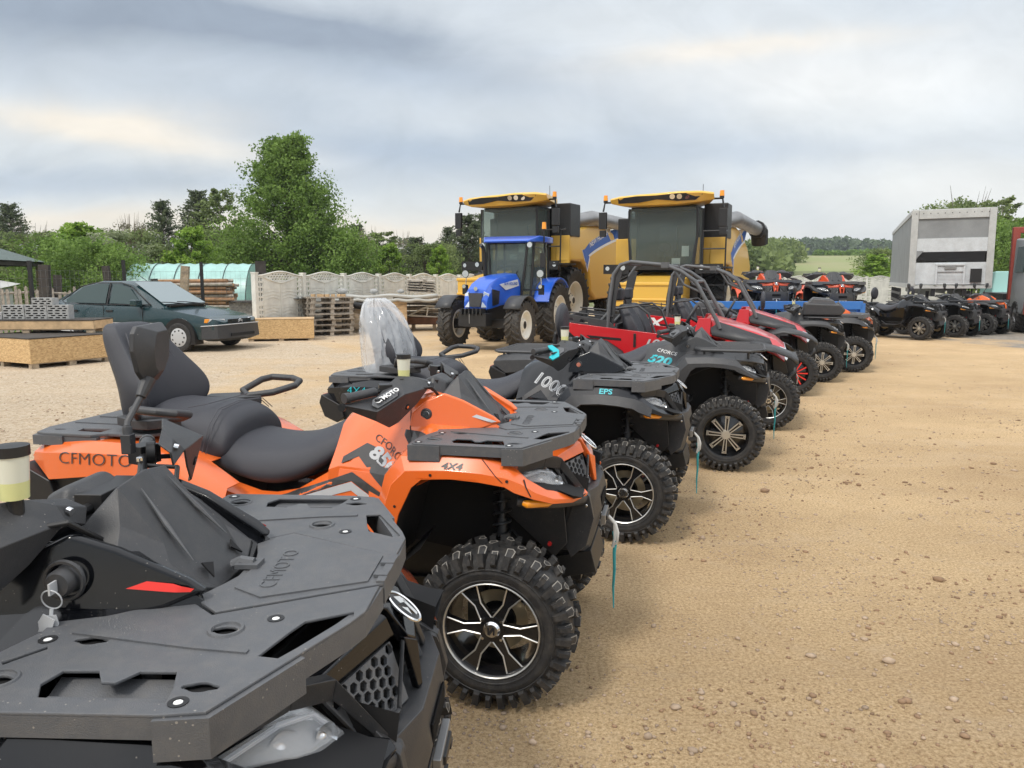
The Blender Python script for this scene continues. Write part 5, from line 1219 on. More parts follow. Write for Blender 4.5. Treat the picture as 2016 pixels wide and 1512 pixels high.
    b = MB().use('vinyl').box((-.85, 0, 2.45), (.4, .5, .14)).box((-.98, 0, 2.85), (.14, .5, .7)); b.use('frame_black').cyl((-.42, .0, 2.1), (-.5, 0, 2.6), .03, n=8).tube([(-.5 + .05 * math.cos(a), .19 * math.sin(a), 2.62 + .14 * math.cos(a)) for a in [2 * math.pi * k / 14 for k in range(14)]], .016, 6, closed=True); b.use('bolt_white').box((-.30, .38, 2.22), (.01, .24, .18)).box((-.36, .62, 2.5), (.01, .2, .28)); L_('driver_seat', b, bevel=.02)
    b = MB().use('yellow_paint'); rings = []
    for y_, x1, z0, z1 in ((-1.42, .06, 3.80, 3.93), (-1.1, .20, 3.72, 3.97), (-.5, .31, 3.70, 3.99), (0, .34, 3.70, 4.0), (.5, .31, 3.71, 4.03), (1.1, .20, 3.76, 4.03), (1.42, .06, 3.82, 3.99)):
        rings.append([(x1 + .03, y_, z1 - .05), (x1 - .10, y_, z0), (-1.5, y_ * .72, z0), (-1.5, y_ * .72, z1), (x1 - .02, y_, z1)])
    b.loft(rings); rf = L_('cab_roof', b, bevel=.02)
    b = MB().use('frame_black'); b.loft([[(.20, -1.16, 3.91), (.14, -1.16, 3.78), (.0, -1.16, 3.80)], [(.345, -.6, 3.94), (.29, -.55, 3.77), (.2, -.5, 3.80)], [(.375, -.1, 3.93), (.345, -.1, 3.84), (.3, 0, 3.84)], [(.35, .5, 3.97), (.29, .5, 3.78), (.2, .5, 3.80)], [(.24, .95, 3.98), (.17, .95, 3.80), (.1, .95, 3.82)], [(.20, 1.14, 3.96), (.185, 1.14, 3.93), (.0, 1.16, 3.90)]]); b.build('lamp_strip', rf, 30)
    for y_ in (-1.0, -.86, -.72, .38, .56, .74, .92):
        b = MB(); xx = .345 - .28 * max(0, (abs(y_) - .45)) / .7; glow_lamp(b, (xx + .022, y_, 3.87 + .02 * (y_ > 0)), (1, y_ * .25, -.25), .07); b.build('work_lamp', rf, 30)
    for s_ in (-1, 1):
        b = MB().use('frame_black').tube([(-.3, s_ * 1.30, 3.86), (-.1, s_ * 1.62, 3.84), (-.08, s_ * 1.66, 3.6)], .03, 6).box((-.06, s_ * 1.66, 3.35), (.10, .22, .46)).box((-.06, s_ * 1.66, 3.0), (.08, .18, .18)); L_('rear_view_mirror', b, bevel=.02)
        b = MB().use('frame_black').cyl((-.1, s_ * 1.60, 3.84), (-.1, s_ * 1.60, 3.90), .06, n=10); b.use('amber').cyl((-.1, s_ * 1.60, 3.90), (-.1, s_ * 1.60, 4.04), .065, .055, n=12); L_('beacon', b)
        b = MB().use('frame_black').box((-.25, s_ * 1.30, 2.02), (.06, .75, .26)); glow_lamp(b, (-.21, s_ * 1.55, 2.04), (1, 0, 0), .06); glow_lamp(b, (-.21, s_ * 1.10, 2.06), (1, 0, 0), .07); L_('lamp_bracket', b)
        b = MB().use('yellow_paint').box((-1.20, s_ * 1.28, 2.50), (.08, .62, .80)); L_('ladder_shield', b, bevel=.01)
    b = MB().use('frame_black')
    for yy in (1.10, 1.72): b.tube([(-.2, yy, .55), (-.25, yy, 2.1), (-.28, yy, 3.0), (-.6, yy, 3.05)], .022, 6)
    for k in range(5): b.box((-.22, 1.41, .6 + k * .33), (.22, .60, .03))
    b.tube([(-.27, 1.1, 2.55), (-.27, 1.72, 2.55)], .02, 6).tube([(-.28, 1.1, 3.02), (-.28, 1.72, 3.02)], .02, 6).box((-.7, 1.35, 2.06), (1.0, .9, .05)); L_('ladder', b)
    b = MB().use('frame_black').tube([(-1.2, .9, 3.9), (-1.2, .9, 4.35)], .008, 5); L_('antenna', b)
    return rt
random.seed(7)
ORIG = (0, 0)
def dec_orange(db, bv, bf, bc):
    for s_ in (-1, 1):
        decal_poly(db, 'grey_decal', bv, [(-.738, .915), (-.63, .978), (-.58, .965), (-.50, .905), (-.47, .86), (-.505, .81), (-.658, .924), (-.738, .890)], s_)
        decal_poly(db, 'grey_decal', bv, [(-1.16, .690), (-1.02, .728), (-.675, .862), (-.52, .795), (-.50, .74), (-.52, .745), (-.675, .825), (-1.0, .712), (-1.13, .675)], s_)
        decal_poly(db, 'silver_decal', bv, [(-1.13, .672), (-1.0, .709), (-.675, .822), (-.52, .742), (-.515, .70), (-.675, .785), (-.98, .685), (-1.08, .665)], s_)
        decal_poly(db, 'silver_decal', bc, [(-.235, 1.112), (-.225, 1.126), (-.10, 1.086), (-.075, 1.076), (-.095, 1.073)], s_, .004, step=.008)
        decal_poly(db, 'grey_decal', bv, [(-.48, 1.045), (-.38, 1.035), (-.27, 1.030), (-.36, 1.01), (-.42, .985)], s_)
        for pl in ([(-.045, .998), (-.041, .998), (.045, .918), (.041, .918)], [(.115, .925), (.119, .925), (.150, .862), (.146, .862)], [(-.30, .92), (-.30, .923), (-.06, .929), (-.06, .926)]): decal_poly(db, 'well_black' if pl[0][0] > -.2 else 'orange_paint', bf, pl, s_, .002, step=.02)
        decal_poly(db, 'well_black', bv, [(-.452, 1.118), (-.448, 1.118), (-.438, 1.05), (-.405, .99), (-.409, .989), (-.442, 1.049)], s_, .002, step=.02)
        for qx, qz in ((-.24, .935), (.06, .925), (-.39, .80), (-.415, .70)): decal_poly(db, 'frame_black', bf, circ(qx, qz, .006, 10), s_, .003)
        o1, o2 = ((-.60, .995), (-.615, .935)) if s_ < 0 else ((-.40, .92), (-.42, .86))
        decal_text(db, 'black_decal', bv, 'CFORCE', .040, o1, -24 * (1 if s_ < 0 else -1), 0, s_, sx=1.25)
        decal_text(db, 'silver_decal', bv, '850', .075, o2, -24 * (1 if s_ < 0 else -1), .3, s_, sx=1.35, bold=.003)
        decal_text(db, 'black_decal', bf, '4X4', .030, (-.20, .962) if s_ < 0 else (-.12, .962), -1, .2, s_, sx=1.6, bold=.001)
def dec_black(db, bv, bf, bc):
    for s_ in (-1, 1):
        decal_poly(db, 'red_decal', bc, [(-.300, 1.104), (-.290, 1.120), (-.115, 1.095), (-.078, 1.082), (-.084, 1.077), (-.13, 1.082)], s_, .004, step=.008)
def dec_1000(db, bv, bf, bc):
    for s_ in (-1, 1):
        decal_poly(db, 'grey_decal', bv, [(-.75, .88), (-.62, .98), (-.45, .90), (-.47, .80), (-.62, .93), (-.75, .85)], s_)
        decal_text(db, 'silver_decal', bv, '1000', .105, (-.70, .985) if s_ < 0 else (-.37, .90), -19 * (1 if s_ < 0 else -1), .2, s_, sx=1.25, bold=.003)
        decal_text(db, 'black_decal', bv, '1000', .105, (-.698, .985) if s_ < 0 else (-.372, .90), -19 * (1 if s_ < 0 else -1), .2, s_, off=.0045, sx=1.25, bold=-.0035)
        decal_text(db, 'teal_decal', bf, 'EPS', .042, (-.17, .964) if s_ < 0 else (-.08, .964), -1, 0, s_, sx=1.4, bold=.001)
def dec_520(db, bv, bf, bc):
    for s_ in (-1, 1):
        decal_text(db, 'white_decal', bv, 'CFORCE', .042, (-.66, 1.05) if s_ < 0 else (-.46, 1.02), -10 * (1 if s_ < 0 else -1), .2, s_, sx=1.2)
        decal_text(db, 'teal_decal', bv, '520', .095, (-.74, .96) if s_ < 0 else (-.46, .93), -8 * (1 if s_ < 0 else -1), .25, s_, sx=1.5, bold=.004)
        decal_text(db, 'silver_decal', bf, '4WD', .028, (-.26, .967) if s_ < 0 else (-.18, .967), -1, .2, s_, sx=1.4)
A1 = atv('quad_bike', 'glossy black quad bike nearest the camera, red stripe, keys hanging in its ignition', (-.533, 1.619, -2.6),
    dict(paint='gloss_black', decals=dec_black, keys=True, mirrors='left', pseat=True, back='std', res=True, res_pos=(.095, -.012, .015), rope=False, turn=0.01, bshift=.055), 'quad bikes parked in a row')
A2 = atv('quad_bike', 'orange quad bike with black and silver side stripes and 4X4 on its front mudguard', (.050, 3.41, -12.4),
    dict(paint='orange_paint', decals=dec_orange, guard_text=True, rear_text=('CFMOTO', 'grey_decal')), 'quad bikes parked in a row')
A3 = atv('quad_bike', 'black quad bike with 1000 on its side and backrest wrapped in clear plastic', (.885, 5.323, -17),
    dict(paint='gloss_black', fender_mat='gloss_navy', decals=dec_1000, flare=True, guard_mat='teal_decal', lett='STAL', rear_text=('4X4', 'teal_decal')), 'quad bikes parked in a row')
A4 = atv('quad_bike', 'matte black quad bike with teal 520 lettering and tubular metal racks', (2.05, 7.175, -17),
    dict(paint='matte_black', nose='matte_black', decals=dec_520, rack='wire', wheel='B', back='oval', grab=False, pseat=False, low=.035), 'quad bikes parked in a row')
# ------------------------------------------------------------------ car
def car(x, y, h):
    rt = root('parked_car', 'dark green hatchback car with pale windscreen parked beside the wooden crates', 'car', (x, y, 0), h)
    b = MB().use('green_car_paint')
    # x measured from the front bumper backwards; rings: centre-line bottom .. up to the deck
    S_ = [(0.02, .60, .55, .62, .60, .40), (-.06, .66, .72, .68, .70, .30), (-.35, .72, .80, .75, .80, .24), (-.75, .79, .84, .82, .84, .24), (-1.30, .90, .85, .90, .85, .22), (-1.9, .92, .86, .93, .86, .20), (-2.7, .94, .86, .94, .86, .20), (-3.4, .97, .84, .96, .84, .22), (-3.9, .99, .82, .97, .80, .26), (-4.25, .98, .74, .93, .72, .32), (-4.36, .90, .66, .86, .60, .42)]
    rings = []
    for X_, zt, w, zb_, w2, z0 in S_:
        zs = zb_ - .10
        rings.append([(X_, 0, zt), (X_, -w * .80, zt - .015), (X_, -w * .95, zb_ - .04), (X_, -w, zs - .05), (X_, -w - .01, (zs + z0) / 2), (X_, -w2 * .96, z0), (X_, 0, z0), (X_, w2 * .96, z0), (X_, w + .01, (zs + z0) / 2), (X_, w, zs - .05), (X_, w * .95, zb_ - .04), (X_, w * .80, zt - .015)])
    b.loft(rings); L_ = lambda nm, b, **k: b.build(nm, rt, **k); L_('body', b, smooth=40)
    # glasshouse
    b = MB().use('green_car_paint'); G_ = [(-1.22, .90, .66, .68), (-1.62, 1.14, .62, .66), (-2.05, 1.36, .56, .60), (-2.30, 1.405, .54, .58), (-2.9, 1.40, .54, .58), (-3.3, 1.34, .53, .60), (-3.75, 1.16, .54, .64), (-4.1, 1.00, .56, .66)]
    rings = [[(X_, -.76, .86), (X_, -wt, zt - .04), (X_, -wt * .8, zt), (X_, wt * .8, zt), (X_, wt, zt - .04), (X_, .76, .86)] for X_, zt, wt, _ in G_]; b.loft(rings); L_('roof', b, smooth=40)
    for s_ in (-1, 1):
        def sp_(X_, z, o=.012): w = .76 + (.57 - .76) * (z - .86) / .54; return (X_, s_ * (w + o), z)
        b = MB().use('car_glass').slab([sp_(-1.72, .93), sp_(-2.08, 1.26), sp_(-2.30, 1.33), sp_(-2.52, 1.34), sp_(-2.52, .95)], .004, (0, s_, .3)); L_('front_window', b)
        b = MB().use('car_glass').slab([sp_(-2.62, .95), sp_(-2.62, 1.34), sp_(-2.95, 1.34), sp_(-3.25, 1.28), sp_(-3.62, 1.02), sp_(-3.60, .96)], .004, (0, s_, .3)); L_('rear_window', b)
        b = MB().use('frame_black').tube([sp_(-1.50, .93, .016), sp_(-2.06, 1.30, .016), sp_(-2.3, 1.365, .016), sp_(-2.95, 1.365, .016), sp_(-3.3, 1.29, .016), sp_(-3.72, 1.0, .016), sp_(-3.6, .925, .016), sp_(-1.50, .925, .016)], .012, 5)
        b.tube([sp_(-2.57, .93, .016), sp_(-2.57, 1.35, .016)], .02, 5)
        for X_ in (-1.62, -2.57, -3.55): b.box((X_, s_ * .862, .62), (.008, .01, .56 if X_ < -1.7 else .5))
        b.use('rubber').box((-2.5, s_ * .872, .55), (2.5, .022, .05)); b.use('silver_decal').box((-2.5, s_ * .884, .565), (2.5, .006, .012)); b.use('frame_black')
        for X_ in (-2.42, -3.30): b.box((X_, s_ * .868, .80), (.16, .02, .035))
        L_('window_trim', b)
        b = MB().use('green_car_paint').box((-1.70, s_ * .93, .97), (.16, .20, .13)); L_('side_mirror', b, bevel=.03, seg=3)
        for X_ in (-.78, -3.50):
            b = MB().use('frame_black'); pts = [(X_ + .37 * math.cos(a), .30 + .37 * math.sin(a)) for a in [math.pi * k / 14 for k in range(15)]]; b.prism([(X_ + .37, .15)] + pts + [(X_ - .37, .15)], 'y', s_ * .60, s_ * .866); L_('wheel_arch', b)
        b = MB().use('led_white').slab([(-.02, s_ * .42, .645), (-.12, s_ * .74, .655), (-.18, s_ * .745, .575), (-.0, s_ * .42, .555)], .05, (1, s_ * .3, 0)); b.use('amber').slab([(-.13, s_ * .745, .655), (-.22, s_ * .78, .655), (-.24, s_ * .785, .58), (-.19, s_ * .75, .575)], .04, (1, s_, 0)); L_('headlight', b, bevel=.006)
        for X_ in (-.78, -3.50):
            w = link('wheel', cached('carhub', lambda: MB().use('steel').cyl((0, .1, 0), (0, -.02, 0), .12, n=14).mesh('wheel', 40)), rt, loc=(X_, s_ * .795, .29), rot=(0, 0, 0 if s_ < 0 else math.pi))
            link('tyre', cached('cart', lambda: MB().use('rubber').lathe([(-.08, .185), (-.095, .22), (-.085, .275), (-.06, .292), (.06, .292), (.085, .275), (.09, .2)], n=32).mesh('tyre', 40)), w)
            def cap():
                b = MB().use('silver_decal').lathe([(-.085, .185), (-.09, .17), (-.105, .10), (-.10, .0)], n=28); b.use('frame_black')
                for k in range(9): a = 2 * math.pi * k / 9; b.ico((.135 * math.cos(a), -.098, .135 * math.sin(a)), .022, 1, (1, .35, 1))
                return b.mesh('hub_cap', 40)
            link('hub_cap', cached('carcap', cap), w)
    b = MB().use('windshield').slab([(-1.27, -.66, .925), (-1.27, .66, .925), (-2.04, .545, 1.37), (-2.04, -.545, 1.37)], .004, (.5, 0, 1))
    b.v = [(p[0] + .012, p[1], p[2] + .016) for p in b.v]; L_('windscreen', b)
    b = MB().use('frame_black')
    for y_ in (-.35, .12): b.tube([(-1.22, y_ + .3, .93), (-1.30, y_ - .05, .965), (-1.32, y_ - .3, .975)], .012, 5)
    b.box((-1.20, 0, .915), (.10, 1.2, .02)); L_('wiper', b)
    b = MB().use('matte_black').loft([[(-.30, -.80, .50), (-.30, -.81, .25), (-.30, -.6, .2), (-.30, -.6, .5)], [(.0, -.70, .52), (.02, -.72, .26), (-.1, -.6, .2), (-.1, -.5, .52)], [(.09, -.3, .53), (.11, -.3, .26), (0, -.3, .2), (0, -.3, .53)], [(.09, .3, .53), (.11, .3, .26), (0, .3, .2), (0, .3, .53)], [(.0, .70, .52), (.02, .72, .26), (-.1, .6, .2), (-.1, .5, .52)], [(-.30, .80, .50), (-.30, .81, .25), (-.30, .6, .2), (-.30, .6, .5)]])
    b.use('silver_decal').tube([(-.3, -.815, .51), (.005, -.71, .53), (.095, -.3, .54), (.095, .3, .54), (.005, .71, .53), (-.3, .815, .51)], .012, 5); b.use('well_black').box((.105, 0, .33), (.02, .8, .06)); L_('bumper', b, bevel=.01)
    b = MB().use('well_black').box((.03, 0, .60), (.03, .76, .075)); b.use('silver_decal').tube([(.05, -.07, .575), (.05, 0, .61), (.05, .07, .575)], .010, 5).tube([(.05, -.07, .60), (.05, 0, .635), (.05, .07, .60)], .010, 5); b.use('green_car_paint').box((.05, -.22, .60), (.01, .28, .012)).box((.05, .22, .60), (.01, .28, .012)); L_('grille', b)
    b = MB().use('frame_black').tube([(-2.2, 0, 1.41), (-2.35, 0, 1.50)], .008, 5); L_('antenna', b)
    return rt
CAR = car(-6.62, 18.58, -15); CAR.scale = (1.16, 1.16, 1.17)
# ------------------------------------------------------------------ wooden and concrete stock
def osb():
    m = mat('osb', (.62, .43, .22), .7); t = m.node_tree; p = t.nodes['Principled BSDF']
    co = t.nodes.new('ShaderNodeTexCoord'); v = t.nodes.new('ShaderNodeTexVoronoi'); v.inputs['Scale'].default_value = 26; mp = t.nodes.new('ShaderNodeMapping'); mp.inputs[3].default_value = (1, 1, 2.4)
    n = t.nodes.new('ShaderNodeTexNoise'); n.inputs['Scale'].default_value = 14; n.inputs['Detail'].default_value = 8; n.inputs['Distortion'].default_value = 2
    t.links.new(co.outputs['Object'], mp.inputs[0]); t.links.new(mp.outputs[0], v.inputs[0]); t.links.new(mp.outputs[0], n.inputs[0])
    mx = t.nodes.new('ShaderNodeMix'); mx.data_type = 'RGBA'; mx.inputs[0].default_value = .5; t.links.new(v.outputs['Color'], mx.inputs[6]); t.links.new(n.outputs[0], mx.inputs[7])
    bw = t.nodes.new('ShaderNodeRGBToBW'); t.links.new(mx.outputs[2], bw.inputs[0])
    r = t.nodes.new('ShaderNodeValToRGB'); r.color_ramp.elements[0].position = .25; r.color_ramp.elements[0].color = (.40, .24, .10, 1); r.color_ramp.elements[1].position = .7; r.color_ramp.elements[1].color = (.66, .46, .23, 1); t.links.new(bw.outputs[0], r.inputs[0]); t.links.new(r.outputs[0], p.inputs['Base Color'])
osb()
mat('grey_osb', (.34, .33, .31), .8, var=.45, vscale=14)
mat('fresh_wood', (.52, .36, .20), .7, var=.22, vscale=5)
mat('old_wood', (.33, .26, .18), .85, var=.4, vscale=7, bump=.3, bscale=30)
mat('grey_wood', (.33, .29, .24), .9, var=.4, vscale=9, bump=.3, bscale=40)
mat('dark_wood', (.045, .038, .032), .85, var=.3, vscale=6)
mat('concrete_block', (.34, .345, .34), .9, var=.18, vscale=9, bump=.3, bscale=80)
mat('fence_concrete', (.68, .67, .61), .9, var=.14, vscale=2.5, bump=.25, bscale=50)
mat('tarp_black', (.012, .012, .013), .35, bump=.5, bscale=9)
mat('tarp_white', (.46, .46, .43), .5, bump=.4, bscale=7)
mat('plank_brown', (.20, .10, .06), .8, var=.3)
def crate(x, y, rz, L, Wd, H, label, m='osb', foot=.09, z=0, name='wooden_crate', lid=True):
    rt = root(name, label, 'crate', (x, y, z), rz, 'wooden crates standing in the yard')
    b = MB().use(m)
    for s_ in (-1, 1): b.box((0, s_ * (Wd / 2 - .01), foot + H / 2), (L, .02, H)); b.box((s_ * (L / 2 - .01), 0, foot + H / 2), (.02, Wd - .045, H))
    b.build('side_board', rt, 0)
    b = MB().use('old_wood' if m != 'grey_osb' else 'dark_wood')
    for yy in (-1, 0, 1):
        for xx in (-1, 0, 1): b.box((xx * (L / 2 - .09), yy * (Wd / 2 - .07), foot / 2), (.14, .10, foot))
        b.box((0, yy * (Wd / 2 - .07), foot - .008), (L - .03, .12, .02))
    b.build('runner', rt, 0)
    if lid: MB().use('dark_wood' if lid is True else lid).box((0, 0, foot + H + .012), (L + .02, Wd + .02, .018)).build('lid', rt, 0)
    return rt
crate(-9.55, 15.56, 62, 1.65, 2.0, .46, 'long chipboard crate with dark lid, nearest one at the left edge', foot=.10)
c2 = crate(-10.05, 16.25, 5, 2.7, .95, .17, 'low pine crate lying on the nearest chipboard crate under concrete blocks', 'fresh_wood', foot=.08, z=.582)
crate(-6.45, 21.5, 14, 1.75, .95, .52, 'chipboard crate just right of the green car with a pale lid', lid='fresh_wood', foot=.07)
# concrete blocks
def block_mesh():
    b = MB().use('concrete_block'); vs, fs = plate_mesh([[(-.215, -.073), (.215, -.073), (.215, .073), (-.215, .073)]] + [[(cx - w, cz - .013), (cx + w, cz - .013), (cx + w, cz + .013), (cx - w, cz + .013)] for cz, off_ in ((-.045, 0), (.0, .05), (.045, 0)) for cx, w in ((-.15 + off_, .045), (-.01 + off_, .045), (.12 + off_ * .6, .035))], -.12, .12, .003)
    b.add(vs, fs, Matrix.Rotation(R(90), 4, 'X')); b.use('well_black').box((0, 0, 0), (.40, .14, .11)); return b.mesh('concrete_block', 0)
blk = [('left', -11.05, 17.0), ('', -10.52, 17.17)]
bi = 0
for (dx, dz, lab) in ((-.68, .073, 'hollow concrete block, left end of the lower row on the pine crate'), (-.235, .073, 'hollow concrete block, second in the lower row on the pine crate'), (.21, .073, 'hollow concrete block, third in the lower row on the pine crate'), (.655, .073, 'hollow concrete block at the right end of the lower row on the crate'),
                      (-.235, .221, 'hollow concrete block lying in the upper row, leftmost of three'), (.21, .221, 'hollow concrete block in the middle of the upper row'), (.36, .369, 'single hollow concrete block on top of the stack beside the green car'), (.655, .221, 'hollow concrete block at the right end of the upper row')):
    a = R(4); o = link('concrete_block', cached('block', block_mesh), None, loc=(-10.15 + dx * math.cos(a), 16.15 + dx * math.sin(a), .856 + dz), rot=(0, 0, a + random.uniform(-.04, .04))); tag(o, lab, 'concrete block', 'concrete blocks stacked on the pine crate')
# pallets
def pallet_mesh():
    b = MB().use('grey_wood')
    for k in range(5): b.box((0, -.36 + k * .18, .134), (1.2, .11, .020))
    for xx in (-.53, 0, .53):
        b.box((xx, 0, .112), (.10, .80, .022))
        for yy in (-.35, 0, .35): b.box((xx, yy, .0615), (.10, .10, .077))
    for yy in (-.35, 0, .35): b.box((0, yy, .011), (1.2, .10, .022))
    return b.mesh('pallet', 0)
pn = ['bottom', 'second from the bottom', 'third from the bottom', 'fourth from the bottom', 'fifth from the bottom', 'sixth from the bottom', 'topmost full']
for k in range(7):
    o = link('wooden_pallet', cached('pallet', pallet_mesh), None, loc=(-5.55 + random.uniform(-.05, .05), 23.3 + random.uniform(-.05, .05), .003 + k * .165), rot=(0, 0, R(32 + random.uniform(-5, 5)))); o.scale = (1.1, 1.1, 1.12)
    tag(o, 'weathered wooden pallet, ' + pn[k] + ' of the tall stack', 'pallet', 'wooden pallets in the stack')
for k in range(3):
    o = link('wooden_pallet', cached('pallet', pallet_mesh), None, loc=(-6.65 + .05 * k, 24.2, .003 + k * .147), rot=(0, 0, R(14 + k * 3)))
    tag(o, ['lowest', 'middle', 'upper'][k] + ' weathered pallet of the low pile behind the tall stack', 'pallet', 'wooden pallets in the stack')
b = MB().use('fresh_wood')
for k in range(7): b.box((-.45 + .15 * k + random.uniform(-.02, .02), random.uniform(-.2, .2), .04), (.11, .14, .075), (0, 0, random.uniform(-.3, .3)))
tag(b.build('timber_offcuts', None, 0, loc=(-5.55, 23.3, 1.16)), 'row of pale timber offcuts lying on the tall pallet stack', 'wood offcuts')
crate(-7.5, 23.6, 10, 2.0, 1.2, .85, 'grey weathered chipboard box sagging under a black sheet', 'grey_osb', foot=.16)
b = MB().use('tarp_black'); b.grid([[(x_, y_, 1.06 + .06 * math.sin(x_ * 2.3 + y_) + .07 * max(0, .5 - abs(x_ + .1))) for x_ in np.linspace(-1.25, 1.2, 12)] for y_ in (-.8, -.3, .2, .75)]); tag(b.build('cover_sheet', None, 40, solid=.01, loc=(-7.5, 23.6, .0), rot=(0, 0, R(10))), 'sagging black sheet covering the grey chipboard box', 'sheet')
# slatted box with tarps
rt = root('slatted_crate', 'large slatted pine crate with white sheet and stones on top behind the wrapped backrest', 'crate', (-4.35, 25.1, 0), 8, 'wooden crates standing in the yard')
for nm, x0_, m_ in (('side_board', -.95, 'old_wood'), ('side_board', .30, 'fresh_wood')):
    b = MB().use(m_)
    for k in range(6): b.box((x0_, -.60, .20 + k * .155), (1.22, .025, .145))
    for k in range(6): b.box((x0_ - .61, 0, .20 + k * .155), (.02, 1.16, .145))
    for xx in (-.58, .58): b.box((x0_ + xx, -.57, .55), (.07, .03, 1.0))
    b.box((x0_, 0, .06), (1.2, 1.1, .1)); b.build(nm, rt, 0)
b = MB().use('tarp_white'); b.grid([[(x_, y_, z_ + .03 * math.sin(x_ * 4)) for x_ in np.linspace(-1.6, 1.9, 16)] for y_, z_ in ((-.72, 1.10), (-.70, 1.17), (0, 1.19), (.7, 1.17))]); b.grid([[(x_, -.73 - .02 * math.sin(x_ * 7), z_ - .05 * abs(math.sin(x_ * 5.0))) for x_ in np.linspace(-1.6, 1.9, 26)] for z_ in (1.10, 1.0)]); tag(b.build('white_sheet', None, 40, solid=.012, loc=(-4.35, 25.1, 0), rot=(0, 0, R(8))), 'white plastic sheet draped over the slatted crate', 'sheet')
b = MB().use('tarp_black'); b.grid([[(x_, -.745 - .02 * math.sin(x_ * 9), z_ - .18 * abs(math.sin(x_ * 3.1))) for x_ in np.linspace(-1.65, -.35, 9)] for z_ in (1.13, .92)]); tag(b.build('black_sheet', None, 40, solid=.01, loc=(-4.35, 25.1, 0), rot=(0, 0, R(8))), 'torn black sheet hanging over the left half of the slatted crate', 'sheet')
for k, (xx, s_) in enumerate(((-1.1, .15), (-.1, .12), (.75, .10))): tag(MB().use('concrete_block').ico((0, 0, 0), s_, 2, (1.2, .8, .7)).build('stone', None, 40, loc=(-4.35 + xx, 24.9 + xx * .14, 1.30)), 'grey stone weighing down the white sheet, ' + ['leftmost', 'middle', 'rightmost'][k] + ' of three', 'stone', 'stones on the white sheet')
# timber pile right of it
b = MB().use('grey_wood')
for k in range(9): b.box((random.uniform(-.1, .1), random.uniform(-.3, .3), .42 + k * .085), (2.4, .5, .06), (random.uniform(-.03, .03), random.uniform(-.03, .03), random.uniform(-.1, .1)))
b.use('plank_brown').box((0, -.42, .30), (1.9, .05, .24)); b.use('old_wood').box((-.6, -.3, .09), (.12, .5, .16)).box((.1, -.3, .09), (.12, .5, .16)).box((.7, -.3, .09), (.12, .5, .16)).box((0, -.3, .01), (1.8, .5, .02)); b.use('bolt_white')
b.tube([(-.75, -.50, .48), (.25, -.50, .44), (.30, -.50, .78), (-.10, -.50, .80), (-.75, -.50, .48)], .03, 4); b.tube([(-.1, -.5, .78), (-.15, -.5, .48)], .03, 4)
tag(b.build('timber_pile', None, 0, loc=(-2.75, 26.2, 0), rot=(0, 0, R(6))), 'pile of grey planks with a white frame leaning on it, left of the tractor', 'timber pile')
b = MB().use('grey_wood')
for k in range(5): b.box((0, 0, k * .09), (.95, .6, .03)).box((random.uniform(-.3, .3), 0, k * .09 + .045), (.1, .55, .06))
tag(b.build('plank_stack', None, 0, loc=(-3.15, 26.6, 1.28), rot=(.08, .05, R(12))), 'small stack of grey boards lying above the timber pile', 'boards')
# ------------------------------------------------------------------ blue trailer with two quads, far quads
b = MB().use('azure_paint'); b.box((0, 0, 1.16), (3.5, .10, .16)).box((1.75, .6, .95), (.10, 1.3, .5)).box((-1.75, .6, .95), (.10, 1.3, .5)).box((0, 1.3, .66), (3.6, 2.6, .08))
for xx in (-1.1, .1): b.tube([(xx, 0, 1.12), (xx + .65, .02, .72)], .045, 6)
b.box((1.0, .02, .98), (1.3, .04, .18)); b.box((-1.35, .01, 1.0), (.7, .03, .2)); b.use('frame_black')
for xx in (-1.2, 0, 1.2): b.box((xx, 1.3, .34), (.12, 2.2, .6))
tag(b.build('flatbed_trailer', None, 30, bevel=.01, loc=(5.30, 15.6, 0), rot=(0, 0, R(-3))), 'blue steel flatbed trailer carrying two orange quads behind the row', 'trailer')
